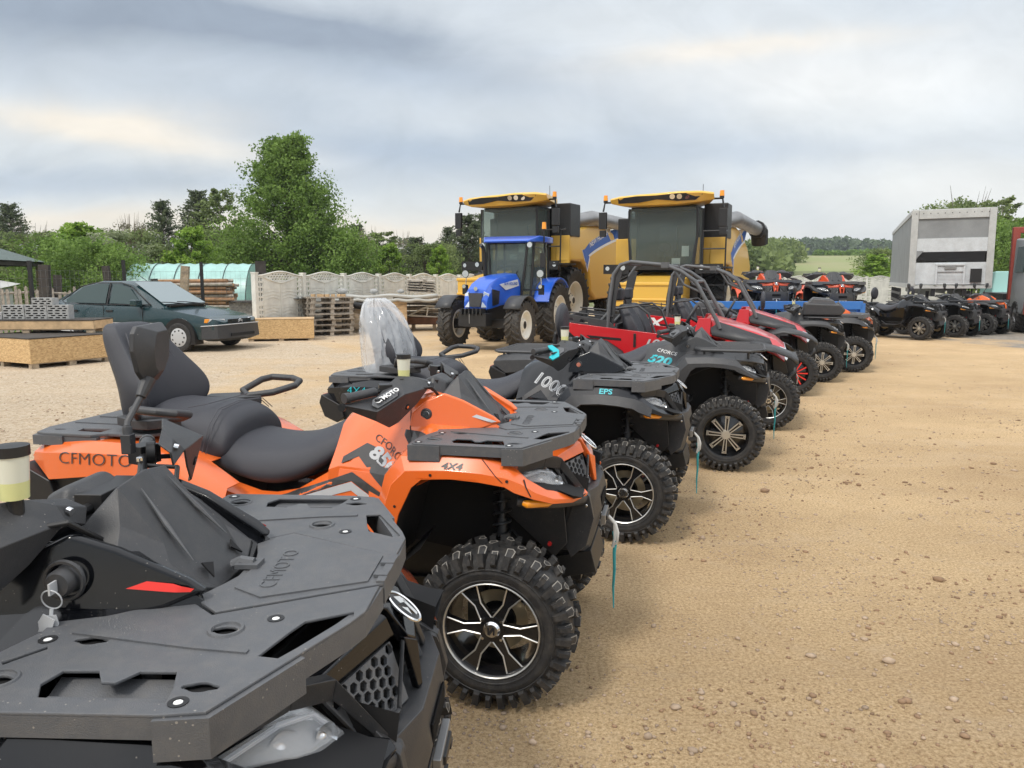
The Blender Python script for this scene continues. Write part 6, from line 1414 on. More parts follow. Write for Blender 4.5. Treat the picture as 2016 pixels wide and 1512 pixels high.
# ------------------------------------------------------------------ lorry trailer and crane lorry
mat('trailer_white', (.47, .48, .47), .45, dust=.4, var=.1, vscale=4); mat('trailer_tarp', (.23, .24, .245), .5, var=.14, vscale=1.5, dust=.1); mat('trailer_panel', (.55, .58, .60), .35, dust=.35, var=.12, vscale=2.5)
mat('rust_red', (.30, .045, .03), .5, dust=.25); mat('cab_grey', (.30, .32, .33), .35, dust=.2); mat('green_glass', (.35, .60, .56), .2)
def lorry():
    rt = root('lorry_trailer', 'grey curtain sided lorry trailer with a torn dark band on its tail lift', 'lorry trailer', (14.42, 25.5, 0), 66.5); rt.rotation_euler.x = R(-.4)
    L_ = lambda nm, b, **k: b.build(nm, rt, **k); L = 12.6; w = 1.19; z0, z1 = 1.40, 3.93      # +x forward, rear face at x = 0
    b = MB().use('trailer_tarp')
    for s_ in (-1, 1):
        n = 40; b.grid([[(L * k / n, s_ * (w + .012 * math.sin(k * 1.9)), z) for k in range(n + 1)] for z in (z0 + .12, (z0 + z1) / 2, z1 - .12)])
    L_('side_curtain', b)
    b = MB().use('trailer_white').box((L / 2, 0, z1 + .01), (L, 2 * w, .05)).box((L, 0, (z0 + z1) / 2), (.06, 2 * w, z1 - z0))
    for s_ in (-1, 1): b.box((L / 2, s_ * (w + .005), z1 - .06), (L, .06, .15)).box((L / 2, s_ * (w + .01), z0 + .08), (L, .05, .14)).box((.0, s_ * (w - .08), (z0 + z1) / 2), (.10, .20, z1 - z0))
    b.box((-.01, 0, z1 - .13), (.09, 2 * w - .38, .28)).box((.0, 0, z0 + .03), (.1, 2 * w, .1)); b.use('well_black')
    for k in range(11): b.cyl((-.055, -w + .2 + k * .207, z1 - .10), (-.065, -w + .2 + k * .207, z1 - .10), .016, n=8)
    fr = L_('frame', b, bevel=.01)
    MB().use('trailer_tarp').box((.02, 0, 3.33), (.04, 2 * w - .34, .66)).build('rear_curtain', rt, 0)
    b = MB().use('trailer_panel').box((.0, 0, 2.80), (.06, 2 * w - .36, .44)).box((.0, 0, 1.98), (.06, 2 * w - .36, .50))
    for k in range(6): b.box((-.034, -.35, 1.60 + k * .045), (.008, 1.4, .012)).box((.0, .0, 1.60 + k * .04), (.055, 2 * w - .36, .03))
    b.box((.0, 0, 1.66), (.058, 2 * w - .36, .30)); b.box((-.07, 0.0, 2.16), (.10, .86, .06)); b.box((-.07, -.40, 1.85), (.08, .06, .68)).box((-.07, .40, 1.85), (.08, .06, .68)); b.box((-.05, 0, 2.03), (.05, .74, .2)); b.use('steel').box((-.09, 0.0, 2.06), (.06, .34, .09)); b.use('frame_black').box((-.06, -.74, 1.80), (.07, .32, .44)); L_('tail_lift', b, bevel=.006)
    b = MB().use('well_black').slab([(-.02, -.97, 2.62), (-.02, .84, 2.66), (-.02, 1.02, 2.30), (-.02, -.97, 2.22)], .02, (-1, 0, 0)); b.use('trailer_tarp').slab([(-.045, .80, 2.62), (-.045, 1.03, 2.62), (-.045, 1.03, 2.34)], .005, (-1, 0, 0)); L_('torn_band', b)
    b = MB().use('frame_black').box((L / 2, .45, 1.25), (L, .12, .26)).box((L / 2, -.45, 1.25), (L, .12, .26)).box((.1, 0, .85), (.12, 2.2, .14)).box((.3, -.6, 1.05), (.1, .1, .5)).box((.3, .6, 1.05), (.1, .1, .5))
    for s_ in (-1, 1):
        for k in range(9): b.box((4.2 + k * .8, s_ * w, 1.05), (.05, .04, .6))
        b.box((7.4, s_ * w, .85), (6.5, .03, .10)).box((7.4, s_ * w, 1.15), (6.5, .03, .10))
    L_('chassis', b)
    for X_ in (1.5, 2.8, 4.1):
        for s_ in (-1, 1): bigwheel(rt, X_, s_ * 1.0, .50, .36, .28, s_, 0, 'rubber', 'steel')
    MB().use('matte_black').box((1.15, w - .3, .55), (.02, .5, .6)).box((1.15, -w + .3, .55), (.02, .5, .6)).build('mud_flap', rt, 0)
lorry()
def crane():
    rt = root('crane_lorry', 'grey cabbed lorry with a red crane post at the right edge', 'lorry', (16.75, 23.2, 0), -112)
    L_ = lambda nm, b, **k: b.build(nm, rt, **k)
    b = MB().use('cab_grey').loft([[(0, y, z) for y, z in ((-1.15, .8), (1.15, .8), (1.15, 2.0), (-1.15, 2.0))], [(-.25, y, z) for y, z in ((-1.15, .6), (1.15, .6), (1.1, 2.9), (-1.1, 2.9))], [(-2.0, y, z) for y, z in ((-1.15, .6), (1.15, .6), (1.1, 3.0), (-1.1, 3.0))]]); L_('cab', b, bevel=.05)
    b = MB().use('car_glass').slab([(.02, -1.0, 1.95), (.02, 1.0, 1.95), (-.22, .98, 2.75), (-.22, -.98, 2.75)], .02, (1, 0, .3)); b.slab([(-.4, -1.165, 1.9), (-1.5, -1.165, 1.9), (-1.5, -1.13, 2.7), (-.5, -1.13, 2.7)], .01, (0, -1, 0)); L_('window', b)
    b = MB().use('rust_red').box((-2.6, -1.0, 2.2), (.22, .22, 2.4)).box((-2.6, 1.0, 2.2), (.22, .22, 2.4)).box((-2.6, 0, 3.3), (.2, 2.2, .2)).box((.04, 0, .8), (.1, 2.3, .4)); L_('crane_post', b, bevel=.02)
    b = MB().use('frame_black').box((-3, 0, .85), (6, 1, .3)).box((-4.6, 0, 1.1), (3.6, 2.4, .2)); L_('chassis', b)
    for X_ in (-1.1, -4.6):
        for s_ in (-1, 1): bigwheel(rt, X_, s_ * 1.0, .50, .36, .28, s_, 0, 'rubber', 'steel')
crane()
b = MB().use('green_glass').loft([[(0, y, z) for y, z in ((-.9, .9), (.9, .9), (.8, 1.9), (-.8, 1.9))], [(1.2, y, z) for y, z in ((-.9, .9), (.9, .9), (.8, 2.0), (-.8, 2.0))]]); b.use('bolt_white').box((1.0, 0, .8), (2.6, 1.9, .6)); q = root('van', 'small white van with pale green windows behind the crane lorry', 'van', (20.0, 31.5, 0), -100); b.build('body', q, 30, bevel=.05)
MB().use('rubber').cyl((.2, -.98, .33), (.2, .98, .33), .33, n=18).cyl((2.0, -.98, .33), (2.0, .98, .33), .33, n=18).build('wheel', q, 30)
# ------------------------------------------------------------------ ground and hills
def gmat():
    m = bpy.data.materials.new('yard_gravel'); m.use_nodes = True; t = m.node_tree; p = t.nodes['Principled BSDF']; L = t.links.new
    co = t.nodes.new('ShaderNodeTexCoord')
    def nz(sc, det=6, ro=.6, dist=0):
        n = t.nodes.new('ShaderNodeTexNoise'); n.inputs['Scale'].default_value = sc; n.inputs['Detail'].default_value = det; n.inputs['Roughness'].default_value = ro; n.inputs['Distortion'].default_value = dist; L(co.outputs['Object'], n.inputs[0]); return n.outputs[0]
    def ramp(i, stops):
        r = t.nodes.new('ShaderNodeValToRGB'); e = r.color_ramp.elements
        while len(e) < len(stops): e.new(.5)
        for k, (a, c_) in enumerate(stops): e[k].position = a; e[k].color = (*c_, 1)
        L(i, r.inputs[0]); return r.outputs[0]
    def mix(f, a, b, mode='MIX'):
        n = t.nodes.new('ShaderNodeMix'); n.data_type = 'RGBA'; n.blend_type = mode
        for s_, v in ((n.inputs[0], f), (n.inputs[6], a), (n.inputs[7], b)):
            if isinstance(v, (int, float)): s_.default_value = v
            elif isinstance(v, tuple): s_.default_value = (*v, 1)
            else: L(v, s_)
        return n.outputs[2]
    fine = ramp(nz(62, 10, .9), [(.40, (.28, .18, .09)), (.5, (.62, .45, .262)), (.60, (.82, .655, .43))])
    big = ramp(nz(.55, 5, .6), [(.3, (.80, .76, .72)), (.7, (1.06, 1.04, 1.0))])
    c0 = mix(1.0, fine, big, 'MULTIPLY')
    v = t.nodes.new('ShaderNodeTexVoronoi'); v.inputs['Scale'].default_value = 38; L(co.outputs['Object'], v.inputs[0])
    peb = ramp(v.outputs['Color'], [(.0, (.30, .24, .18)), (.5, (.50, .42, .32)), (1.0, (.66, .60, .50))])
    # gravelly grey band on the left/back part of the yard
    sx = t.nodes.new('ShaderNodeSeparateXYZ'); L(co.outputs['Object'], sx.inputs[0])
    mk = t.nodes.new('ShaderNodeMath'); mk.operation = 'MULTIPLY_ADD'; L(sx.outputs[0], mk.inputs[0]); mk.inputs[1].default_value = -.07; mk.inputs[2].default_value = -.08
    nm = t.nodes.new('ShaderNodeMath'); nm.operation = 'ADD'; L(mk.outputs[0], nm.inputs[0]); L(nz(.35, 5, .6, 1), nm.inputs[1])
    ms = ramp(nm.outputs[0], [(.52, (0, 0, 0)), (.80, (.75, .75, .75))])
    c1 = mix(ms, c0, peb)
    # dark patch of grey stone far right
    m2 = t.nodes.new('ShaderNodeMath'); m2.operation = 'MULTIPLY_ADD'; L(sx.outputs[0], m2.inputs[0]); m2.inputs[1].default_value = .09; m2.inputs[2].default_value = -1.74
    m3 = t.nodes.new('ShaderNodeMath'); m3.operation = 'MULTIPLY_ADD'; L(sx.outputs[1], m3.inputs[0]); m3.inputs[1].default_value = .045; L(m2.outputs[0], m3.inputs[2])
    m4 = t.nodes.new('ShaderNodeMath'); m4.operation = 'ADD'; L(m3.outputs[0], m4.inputs[0]); L(nz(.5, 5), m4.inputs[1])
    g2 = ramp(v.outputs['Color'], [(.0, (.10, .10, .095)), (1.0, (.36, .35, .33))]); c1 = mix(ramp(m4.outputs[0], [(1.25, (0, 0, 0)), (1.4, (1, 1, 1))]) if False else ramp(m4.outputs[0], [(.75, (0, 0, 0)), (.92, (.9, .9, .9))]), c1, g2)
    # dark crumbs
    cr = ramp(nz(17, 7, .8), [(.57, (0, 0, 0)), (.68, (.6, .6, .6))]); pt_ = ramp(nz(3.2, 6, .7, 1.2), [(.50, (0, 0, 0)), (.72, (.34, .34, .34))]); c1 = mix(pt_, c1, (.44, .30, .17)); c1 = mix(cr, c1, (.26, .165, .09))
    tr = ramp(nz(2.2, 4, .5, 2.0), [(.55, (0, 0, 0)), (.75, (.35, .35, .35))]); c1 = mix(tr, c1, (.60, .46, .31))
    mp2 = t.nodes.new('ShaderNodeMapping'); mp2.inputs[2].default_value = (0, 0, R(-38)); mp2.inputs[3].default_value = (.30, 1.5, 1); L(co.outputs['Object'], mp2.inputs[0])
    n3 = t.nodes.new('ShaderNodeTexNoise'); n3.inputs['Scale'].default_value = 1.6; n3.inputs['Detail'].default_value = 5; n3.inputs['Distortion'].default_value = .6; L(mp2.outputs[0], n3.inputs[0])
    c1 = mix(ramp(n3.outputs[0], [(.52, (0, 0, 0)), (.70, (.16, .16, .16))]), c1, (.40, .285, .175)); c1 = mix(ramp(n3.outputs[0], [(.34, (.14, .14, .14)), (.46, (0, 0, 0))]), c1, (.68, .54, .38))
    L(c1, p.inputs['Base Color']); p.inputs['Roughness'].default_value = .95; p.inputs['Specular IOR Level'].default_value = .15
    ad = t.nodes.new('ShaderNodeMath'); ad.operation = 'ADD'; L(nz(45, 9, .8), ad.inputs[0]); L(nz(9, 5, .6), ad.inputs[1])
    b = t.nodes.new('ShaderNodeBump'); b.inputs['Strength'].default_value = .9; b.inputs['Distance'].default_value = .03; L(ad.outputs[0], b.inputs['Height']); L(b.outputs[0], p.inputs['Normal'])
    MATS['yard_gravel'] = m
gmat()
mat('grass_field', (.085, .12, .035), .95, col2=(.17, .17, .07), vscale=.35, bump=.5, bscale=12)
mat('field', (.17, .24, .06), .95, col2=(.27, .26, .13), vscale=.03)
def fence_side(x, y):
    """>0 beyond the boundary fence"""
    return (y - 21.4) - (x + 7.1) * 2.35
b = MB().use('yard_gravel')
xs = list(np.linspace(-1200, -40, 12)) + list(np.linspace(-30, 45, 50)) + list(np.linspace(60, 1200, 12)); ys = list(np.linspace(-300, -10, 6)) + list(np.linspace(-4, 60, 54)) + list(np.linspace(75, 1500, 20))
def gz(x, y):
    z = 0
    d = max(0, y - 62) if x > 6 else max(0, y - 34); r = 0
    if x > 0: z += min(1, d / 170) ** 1.5 * 9.2 * min(1, max(0, (x - 0) / 30))
    return z - (.15 if (y > 60) else 0)
rows = [[(x, y, gz(x, y)) for x in xs] for y in ys]; b.grid(rows)
me = b.mesh('ground', 60); me.materials.append(M('grass_field')); me.materials.append(M('field'))
for p in me.polygons:
    c_ = p.center
    beyond = (c_.y > 58) or (c_.x < -6.5 and c_.y > 22.3) or (-7 < c_.x < 8 and c_.y > 24.4 + (c_.x + 7) * 2.0) or c_.x < -32 or c_.x > 42
    if beyond: p.material_index = 1
    if c_.y > 150: p.material_index = 2
g = link('ground', me); tag(g, None, None, kind='structure')
# far hills
mat('far_wood', (.040, .062, .030), .95, var=.35, vscale=.08); 
def hill(name, cx, cy, rx, ry, h, m, n=28):
    b = MB().use(m); rows = []
    for i in range(n + 1):
        row = []
        for j in range(n + 1):
            u, v = -1 + 2 * i / n, -1 + 2 * j / n; r2 = min(1, u * u + v * v); row.append((cx + u * rx, cy + v * ry, -1 + (h + 1) * (math.cos(math.pi * math.sqrt(r2)) * .5 + .5) + 1.5 * math.sin(u * 7 + v * 5) * (1 - r2)))
        rows.append(row)
    return tag(b.grid(rows).build(name, None, 60), None, None, kind='structure')
hill('hill', 200, 470, 170, 120, 22, 'far_wood'); hill('hill', 70, 560, 220, 90, 9, 'far_wood'); hill('hill', -330, 520, 380, 90, 12, 'far_wood')
# ------------------------------------------------------------------ vegetation (numpy leaf clouds)
mat('bark', (.10, .075, .055), .9, var=.3, vscale=12); mat('pale_bark', (.30, .26, .20), .9, var=.3, vscale=12)
def leafmat(name, a, b_, c_=None):
    m = bpy.data.materials.new(name); m.use_nodes = True; t = m.node_tree; p = t.nodes['Principled BSDF']; L = t.links.new
    at = t.nodes.new('ShaderNodeAttribute'); at.attribute_name = 'tone'
    r = t.nodes.new('ShaderNodeValToRGB'); r.color_ramp.elements[0].color = (*a, 1); r.color_ramp.elements[1].color = (*b_, 1)
    L(at.outputs['Fac'], r.inputs[0]); L(r.outputs[0], p.inputs['Base Color']); p.inputs['Roughness'].default_value = .6; p.inputs['Specular IOR Level'].default_value = .25
    tr = t.nodes.new('ShaderNodeBsdfTranslucent'); L(r.outputs[0], tr.inputs[0]); ms = t.nodes.new('ShaderNodeMixShader'); ms.inputs[0].default_value = .40
    L(p.outputs[0], ms.inputs[1]); L(tr.outputs[0], ms.inputs[2]); L(ms.outputs[0], t.nodes['Material Output'].inputs[0]); MATS[name] = m
leafmat('leaf_mid', (.09, .16, .03), (.25, .37, .085)); leafmat('leaf_bright', (.14, .25, .035), (.32, .46, .08)); leafmat('leaf_dark', (.07, .095, .055), (.18, .215, .11)); leafmat('leaf_olive', (.11, .155, .055), (.27, .33, .12)); leafmat('leaf_pale', (.12, .17, .05), (.42, .45, .30)); leafmat('leaf_far', (.07, .11, .055), (.14, .19, .09)); leafmat('leaf_bare', (.12, .11, .075), (.24, .23, .15))
def leaf_mesh(name, centres, size, mt, rng, aspect=.6, tone=None):
    n = len(centres); d1 = rng.normal(size=(n, 3)); d1 /= np.linalg.norm(d1, axis=1)[:, None]; d2 = np.cross(d1, rng.normal(size=(n, 3))); d2 /= np.linalg.norm(d2, axis=1)[:, None] + 1e-9
    s = size * rng.uniform(.6, 1.3, size=(n, 1)); a = d1 * s; c_ = d2 * s * aspect
    V = np.stack([centres - a, centres + c_ * .9 - a * .1, centres + a, centres - c_ * .9 - a * .1], 1).reshape(-1, 3)
    me = bpy.data.meshes.new(name); me.vertices.add(4 * n); me.vertices.foreach_set('co', V.ravel().astype(np.float32)); me.loops.add(4 * n); me.loops.foreach_set('vertex_index', np.arange(4 * n, dtype=np.int32)); me.polygons.add(n); me.polygons.foreach_set('loop_start', np.arange(0, 4 * n, 4, dtype=np.int32))
    at = me.attributes.new('tone', 'FLOAT', 'FACE'); tn = rng.uniform(0, 1, n) if tone is None else np.clip(tone + rng.normal(0, .18, n), 0, 1); at.data.foreach_set('value', tn.astype(np.float32))
    me.materials.append(M(mt)); me.update(calc_edges=True); return me
def tree_data(seed, H, Rw, shape, mt, n, size, bark='bark', trunk=.1, base=.12, clumps=60, twig=0, cs=.24, el=1.5, up=.6):
    """shape(t) -> relative radius at relative height t"""
    rng = np.random.default_rng(seed); rnd = random.Random(seed)
    tb = MB().use(bark); r0 = trunk; lean = rnd.uniform(-.03, .03) * H
    tb.tube([(0, 0, -.1), (lean * .3, 0, H * .3), (lean * .7, 0, H * .6), (lean, 0, H * .93)], [r0 * 1.3, r0 * .8, r0 * .5, r0 * .12], 7)
    C = []; TN = []; per = max(8, n // clumps)
    for i in range(clumps):
        t = base + (1 - base) * ((i + rnd.random()) / clumps) ** .85; a = rnd.uniform(0, 2 * math.pi); rr = Rw * shape(t) * (rnd.uniform(.45, 1.05))
        p = np.array([math.cos(a) * rr + lean * t, math.sin(a) * rr, t * H]); o = Vector((lean * t * .8, 0, max(.1, t * H - rr * .55)))
        tb.tube([o, (o + Vector(p)) * .5 + Vector((0, 0, .03 * H)), Vector(p)], [r0 * .32 * (1.1 - t), r0 * .2 * (1.1 - t), .01], 4)
        cr = Rw * cs * (.35 + shape(t)) * rnd.uniform(.6, 1.4); k = int(per * rnd.uniform(.5, 1.5)); q = rng.normal(size=(k, 3)); q /= np.linalg.norm(q, axis=1)[:, None]; q *= (rng.uniform(0, 1, (k, 1)) ** .45) * cr; q[:, 2] *= .7
        dv = np.array([math.cos(a), math.sin(a), up + rnd.uniform(-.2, .5)]); dv /= np.linalg.norm(dv); q += np.outer(q @ dv, dv) * (el - 1) + dv * np.abs(q @ dv)[:, None] * .5
        C.append(p + q); TN.append(np.full(k, rnd.uniform(.15, .85)))
    for i in range(twig):
        a = rnd.uniform(0, 6.28); x_, y_ = math.cos(a) * Rw * .4, math.sin(a) * Rw * .4; tb.tube([(x_ * .3, y_ * .3, H * .5), (x_ * .8, y_ * .8, H * 1.0), (x_, y_, H * rnd.uniform(1.05, 1.22))], [.03, .015, .005], 4)
    C = np.concatenate(C); TN = np.concatenate(TN); keep = C[:, 2] > .05; return tb.mesh('trunk', 40), leaf_mesh('crown', C[keep], size, mt, rng, tone=TN[keep])
TD = {}
def tree(kind, x, y, s, label, z=0, rz=0, name='tree', group='trees beyond the concrete fence', sz=None):
    tr, cr = TD[kind]; rt = root(name, label, 'tree' if name != 'bush' else 'bush', (x, y, z), rz, group); rt.scale = (s, s, sz or s)
    link('trunk', tr, rt); link('crown', cr, rt); return rt
pyr = lambda t: (1.0 if t < .32 else max(.08, 1 - (t - .32) * 1.24)) * (.85 + .15 * min(1, t * 4))
cone = lambda t: max(.07, 1.0 - t * .95) * (.9 if t > .15 else .7); rnd_ = lambda t: math.sqrt(max(.03, 1 - ((t - .52) / .52) ** 2)); colm = lambda t: .8 * math.sqrt(max(.05, 1 - ((t - .45) / .58) ** 2))
TD['hero'] = tree_data(11, 8.6, 3.25, pyr, 'leaf_mid', 60000, .078, trunk=.20, base=.05, clumps=440, cs=.165, el=2.1, up=.7)
TD['pine'] = tree_data(2, 7, 2.0, lambda t: max(.06, 1 - t) ** .65 * 1.15, 'leaf_dark', 13000, .075, trunk=.14, clumps=420, base=.08, cs=.085, el=4.0, up=.35)
TD['pine2'] = tree_data(3, 6.5, 1.8, lambda t: max(.15, 1 - (t * .9) ** 2), 'leaf_dark', 12000, .075, trunk=.14, clumps=360, base=.08, cs=.10, el=3.6, up=.3)
TD['bright'] = tree_data(4, 4.2, 1.35, pyr, 'leaf_bright', 8000, .085, trunk=.07, clumps=60)
TD['round'] = tree_data(5, 5, 2.4, rnd_, 'leaf_olive', 12000, .10, trunk=.13, clumps=70, twig=10)
TD['green'] = tree_data(6, 5, 2.6, rnd_, 'leaf_mid', 14000, .095, trunk=.12, clumps=80, base=.03)
TD['birch'] = tree_data(7, 8, 1.6, colm, 'leaf_olive', 7000, .10, bark='pale_bark', trunk=.08, clumps=70)
TD['bare'] = tree_data(8, 6, 1.8, rnd_, 'leaf_bare', 3500, .08, bark='pale_bark', trunk=.07, clumps=80, twig=22)
TD['blossom'] = tree_data(9, 3.2, 1.2, rnd_, 'leaf_pale', 4500, .07, trunk=.05, clumps=40)
def at(px, Y, z=0): return ((px - 1008) / 1510 * Y, Y, z)
def T_(kind, px, Y, top, label, name='tree', rz=None, wide=None):
    """px: column in the picture, Y: distance, top: picture row of its tip"""
    d = Y * .990 - 0; zt = 1.68 + (550 - top) * Y * 1.01 / 1510; H0 = {'hero': 8.6, 'pine': 7, 'pine2': 6.5, 'bright': 4.2, 'round': 5, 'green': 5, 'birch': 8, 'bare': 6, 'blossom': 3.2}[kind] * 1.04
    s = zt / H0; x, y, _ = at(px, Y); return tree(kind, x, y, (wide or 1) * s, label, rz=random.uniform(0, 360) if rz is None else rz, name=name, sz=s)
_sp, _cp = math.sin(math.atan(206 / 1510)), math.cos(math.atan(206 / 1510))
def at(px, Y, py=None, z=0):
    if py is not None:
        w = (py - 756) / 1510; dz = -Y * (_sp + w * _cp) / (_cp - w * _sp)
    else: dz = z - 1.68
    return ((px - 1008) / 1510 * (Y * _cp - dz * _sp), Y, dz + 1.68)
H0 = {'hero': 8.9, 'pine': 7.2, 'pine2': 6.8, 'bright': 4.5, 'round': 5.3, 'green': 5.2, 'birch': 8.3, 'bare': 6.6, 'blossom': 3.4}
def T_(kind, px, Y, top, label, wide=1.0, name='tree', group='trees beyond the concrete fence', z0=0):
    x, y, zt = at(px, Y, top); s = (zt - z0) / H0[kind]; x = at(px, Y, z=1)[0]
    return tree(kind, x, y, wide * s, label, rz=random.uniform(0, 360), name=name, sz=s, group=group, z=z0)
random.seed(5)
T_('hero', 572, 40, 262, 'tallest broadleaf tree with a pyramid crown behind the pale concrete fence', 1.0)
T_('pine', 35, 58, 398, 'dark pine at the far left above the green shrubs', 1.1)
T_('pine2', -20, 50, 430, 'dark pine cut by the left edge of the picture', 1.2)
T_('round', 70, 46, 455, 'olive round tree above the tiled shelter roof', 1.2)
T_('bright', 165, 40, 432, 'bright lime green tree with bare twigs on top, left of the white blossom', 1.5)
T_('green', 130, 31, 468, 'broad mid green bush growing beside the shelter roof', 1.15, 'bush')
T_('green', 195, 29, 478, 'broad mid green bush just behind the green car roof', 1.0, 'bush')
T_('blossom', 215, 34, 452, 'small shrub with white blossom behind the green bushes', 1.2, 'bush')
T_('round', 262, 44, 452, 'olive round tree left of the two dark pines', 1.1)
T_('bare', 262, 47, 428, 'sparse bare twigged tree standing over the olive tree', 1.0)
T_('pine', 325, 50, 392, 'dark pine left of the taller dark pine', .95)
T_('pine', 392, 53, 370, 'taller dark pine between the smaller pine and the pale birch', 1.0)
T_('birch', 437, 52, 368, 'pale green birch rising behind the lime tree', 1.3)
T_('bright', 383, 34, 440, 'lime green young tree above the turquoise polytunnel', 1.1)
T_('round', 462, 46, 450, 'olive tree tucked left of the tallest tree', 1.0)
T_('green', 470, 38, 480, 'low mid green bush left of the tallest tree foot', .8, 'bush')
T_('green', 650, 39, 445, 'mid green bush against the right flank of the tallest tree', .9, 'bush')
T_('pine2', 706, 54, 436, 'dark pine just right of the tallest tree', .9)
T_('bare', 728, 52, 452, 'thin bare tree right of the dark pine beside the tallest tree', 1.0)
T_('round', 716, 46, 480, 'dusky olive bush under the thin bare tree', .8, 'bush')
T_('birch', 757, 50, 452, 'slim light green birch over the middle of the concrete fence', 1.6)
T_('bright', 768, 44, 474, 'fresh green young tree over the middle of the concrete fence', 1.0)
T_('bare', 792, 54, 460, 'bare crowned pale tree above the fence between fresh green and dark trees', 1.1)
T_('pine2', 822, 50, 462, 'dark low pine above the concrete fence', 1.2)
T_('round', 846, 44, 478, 'olive bush above the right part of the concrete fence', 1.0, 'bush')
T_('bright', 866, 42, 478, 'yellow green young tree left of the tractor exhaust', .8)
T_('pine', 880, 50, 444, 'feathery dark pine left of the harvester mirror', .9)
T_('pine', 918, 47, 420, 'dark pine partly behind the left harvester cab', 1.2)
T_('pine2', 960, 50, 415, 'dark pine mostly hidden by the left harvester cab', 1.2)
T_('pine', 1182, 75, 420, 'distant pine tip showing between the two harvesters', 1.0)
T_('round', 1165, 60, 460, 'olive tree hidden behind the left harvester side', 1.2)
GR = 'trees on the right hand side'
T_('bright', 1722, 62, 497, 'bright green tree left of the lorry trailer', 1.8, group=GR)
T_('round', 1745, 70, 490, 'olive tree touching the left edge of the lorry trailer', 1.3, group=GR)
T_('round', 1895, 66, 392, 'olive tree showing over the lorry trailer roof', 1.0, group=GR)
T_('birch', 1958, 52, 384, 'tall slender birch right of the lorry trailer', 1.3, group=GR)
T_('green', 1972, 44, 430, 'broad green tree right of the lorry trailer', 1.1, group=GR)
T_('birch', 2005, 50, 428, 'green birch at the right edge of the picture', 1.4, group=GR)
T_('green', 2050, 40, 440, 'green tree cut by the right edge of the picture', 1.0, group=GR)
def wood(name, seed, pts, size, mt, per=26, cr=3.2, hh=4.5):
    rng = np.random.default_rng(seed); C = []; TN = []
    for (x, y, z, s) in pts:
        q = rng.normal(size=(per, 3)); q /= np.linalg.norm(q, axis=1)[:, None]; q *= rng.uniform(.6, 1, (per, 1)); q *= np.array([cr * s, cr * s, hh * s]); C.append(q + np.array([x, y, z + hh * s * .8])); TN.append(np.full(per, rng.uniform(.1, .9)))
    me = leaf_mesh(name, np.concatenate(C), size, mt, rng, .8, np.concatenate(TN)); return tag(link(name, me), None, None, kind='stuff')
rnd = random.Random(3); pts = []
def hz(x, y):
    z = 0
    for cx, cy, rx, ry, h in ((200, 470, 170, 120, 22), (70, 560, 220, 90, 9), (-330, 520, 380, 90, 12)):
        r = math.hypot((x - cx) / rx, (y - cy) / ry)
        if r < 1: z = max(z, -1 + (h + 1) * (math.cos(math.pi * r) * .5 + .5))
    return z
for k in range(1500):
    x, y = rnd.uniform(20, 380), rnd.uniform(330, 580)
    if hz(x, y) > 1.5: pts.append((x, y, hz(x, y) - 1, rnd.uniform(.7, 1.2)))
a = wood('far_forest', 5, pts, 1.3, 'leaf_far', 40, 3.6, 3.2); a['label'] = 'dark wooded ridge beyond the field on the right'; a['category'] = 'forest'
pts = []
for k in range(700): x = rnd.uniform(-300, 10); pts.append((x, 250 + rnd.uniform(0, 90) - .1 * x, -.5, rnd.uniform(.9, 1.8)))
a = wood('tree_line', 6, pts, 1.1, 'leaf_far', 34, 3.2, 5.2); a['label'] = 'distant dark tree line along the left horizon'; a['category'] = 'forest'
pts = []
for k in range(170):   # wooded slope left of the field
    px = rnd.uniform(1440, 1525) if k < 130 else rnd.uniform(1500, 1560); Y = rnd.uniform(110, 190) if k < 130 else rnd.uniform(180, 230); x = (px - 1008) / 1510 * Y; pts.append((x, Y, gz(x, Y) - .5, rnd.uniform(.45, .80)))
a = wood('slope_wood', 7, pts, .5, 'leaf_olive', 150, 4.2, 4.6); a['label'] = 'green wood on the slope right of the harvesters'; a['category'] = 'wood'
pts = []
for k in range(60):
    px = rnd.uniform(1600, 1760); Y = rnd.uniform(225, 245); x = (px - 1008) / 1510 * Y; pts.append((x, Y, gz(x, Y) - .5, rnd.uniform(.2, .4)))
a = wood('hedge', 8, pts, .6, 'leaf_mid', 60, 4.5, 3.0); a['label'] = 'hedge along the top of the field'; a['category'] = 'hedge'
# rough grass beyond the fences
rng = np.random.default_rng(9); gx = rng.uniform(-32, 2, 26000); gy = rng.uniform(22, 42, 26000); kp = (gy > 23.5 + (gx + 7) * 2.4) ; G_ = np.stack([gx, gy, rng.uniform(.02, .22, 26000)], 1)[kp]
q = np.zeros_like(G_); me = leaf_mesh('rough_grass', G_, .16, 'leaf_mid', rng, .25); o = tag(link('rough_grass', me), 'rough green grass growing behind the fences', 'grass', None, 'stuff')
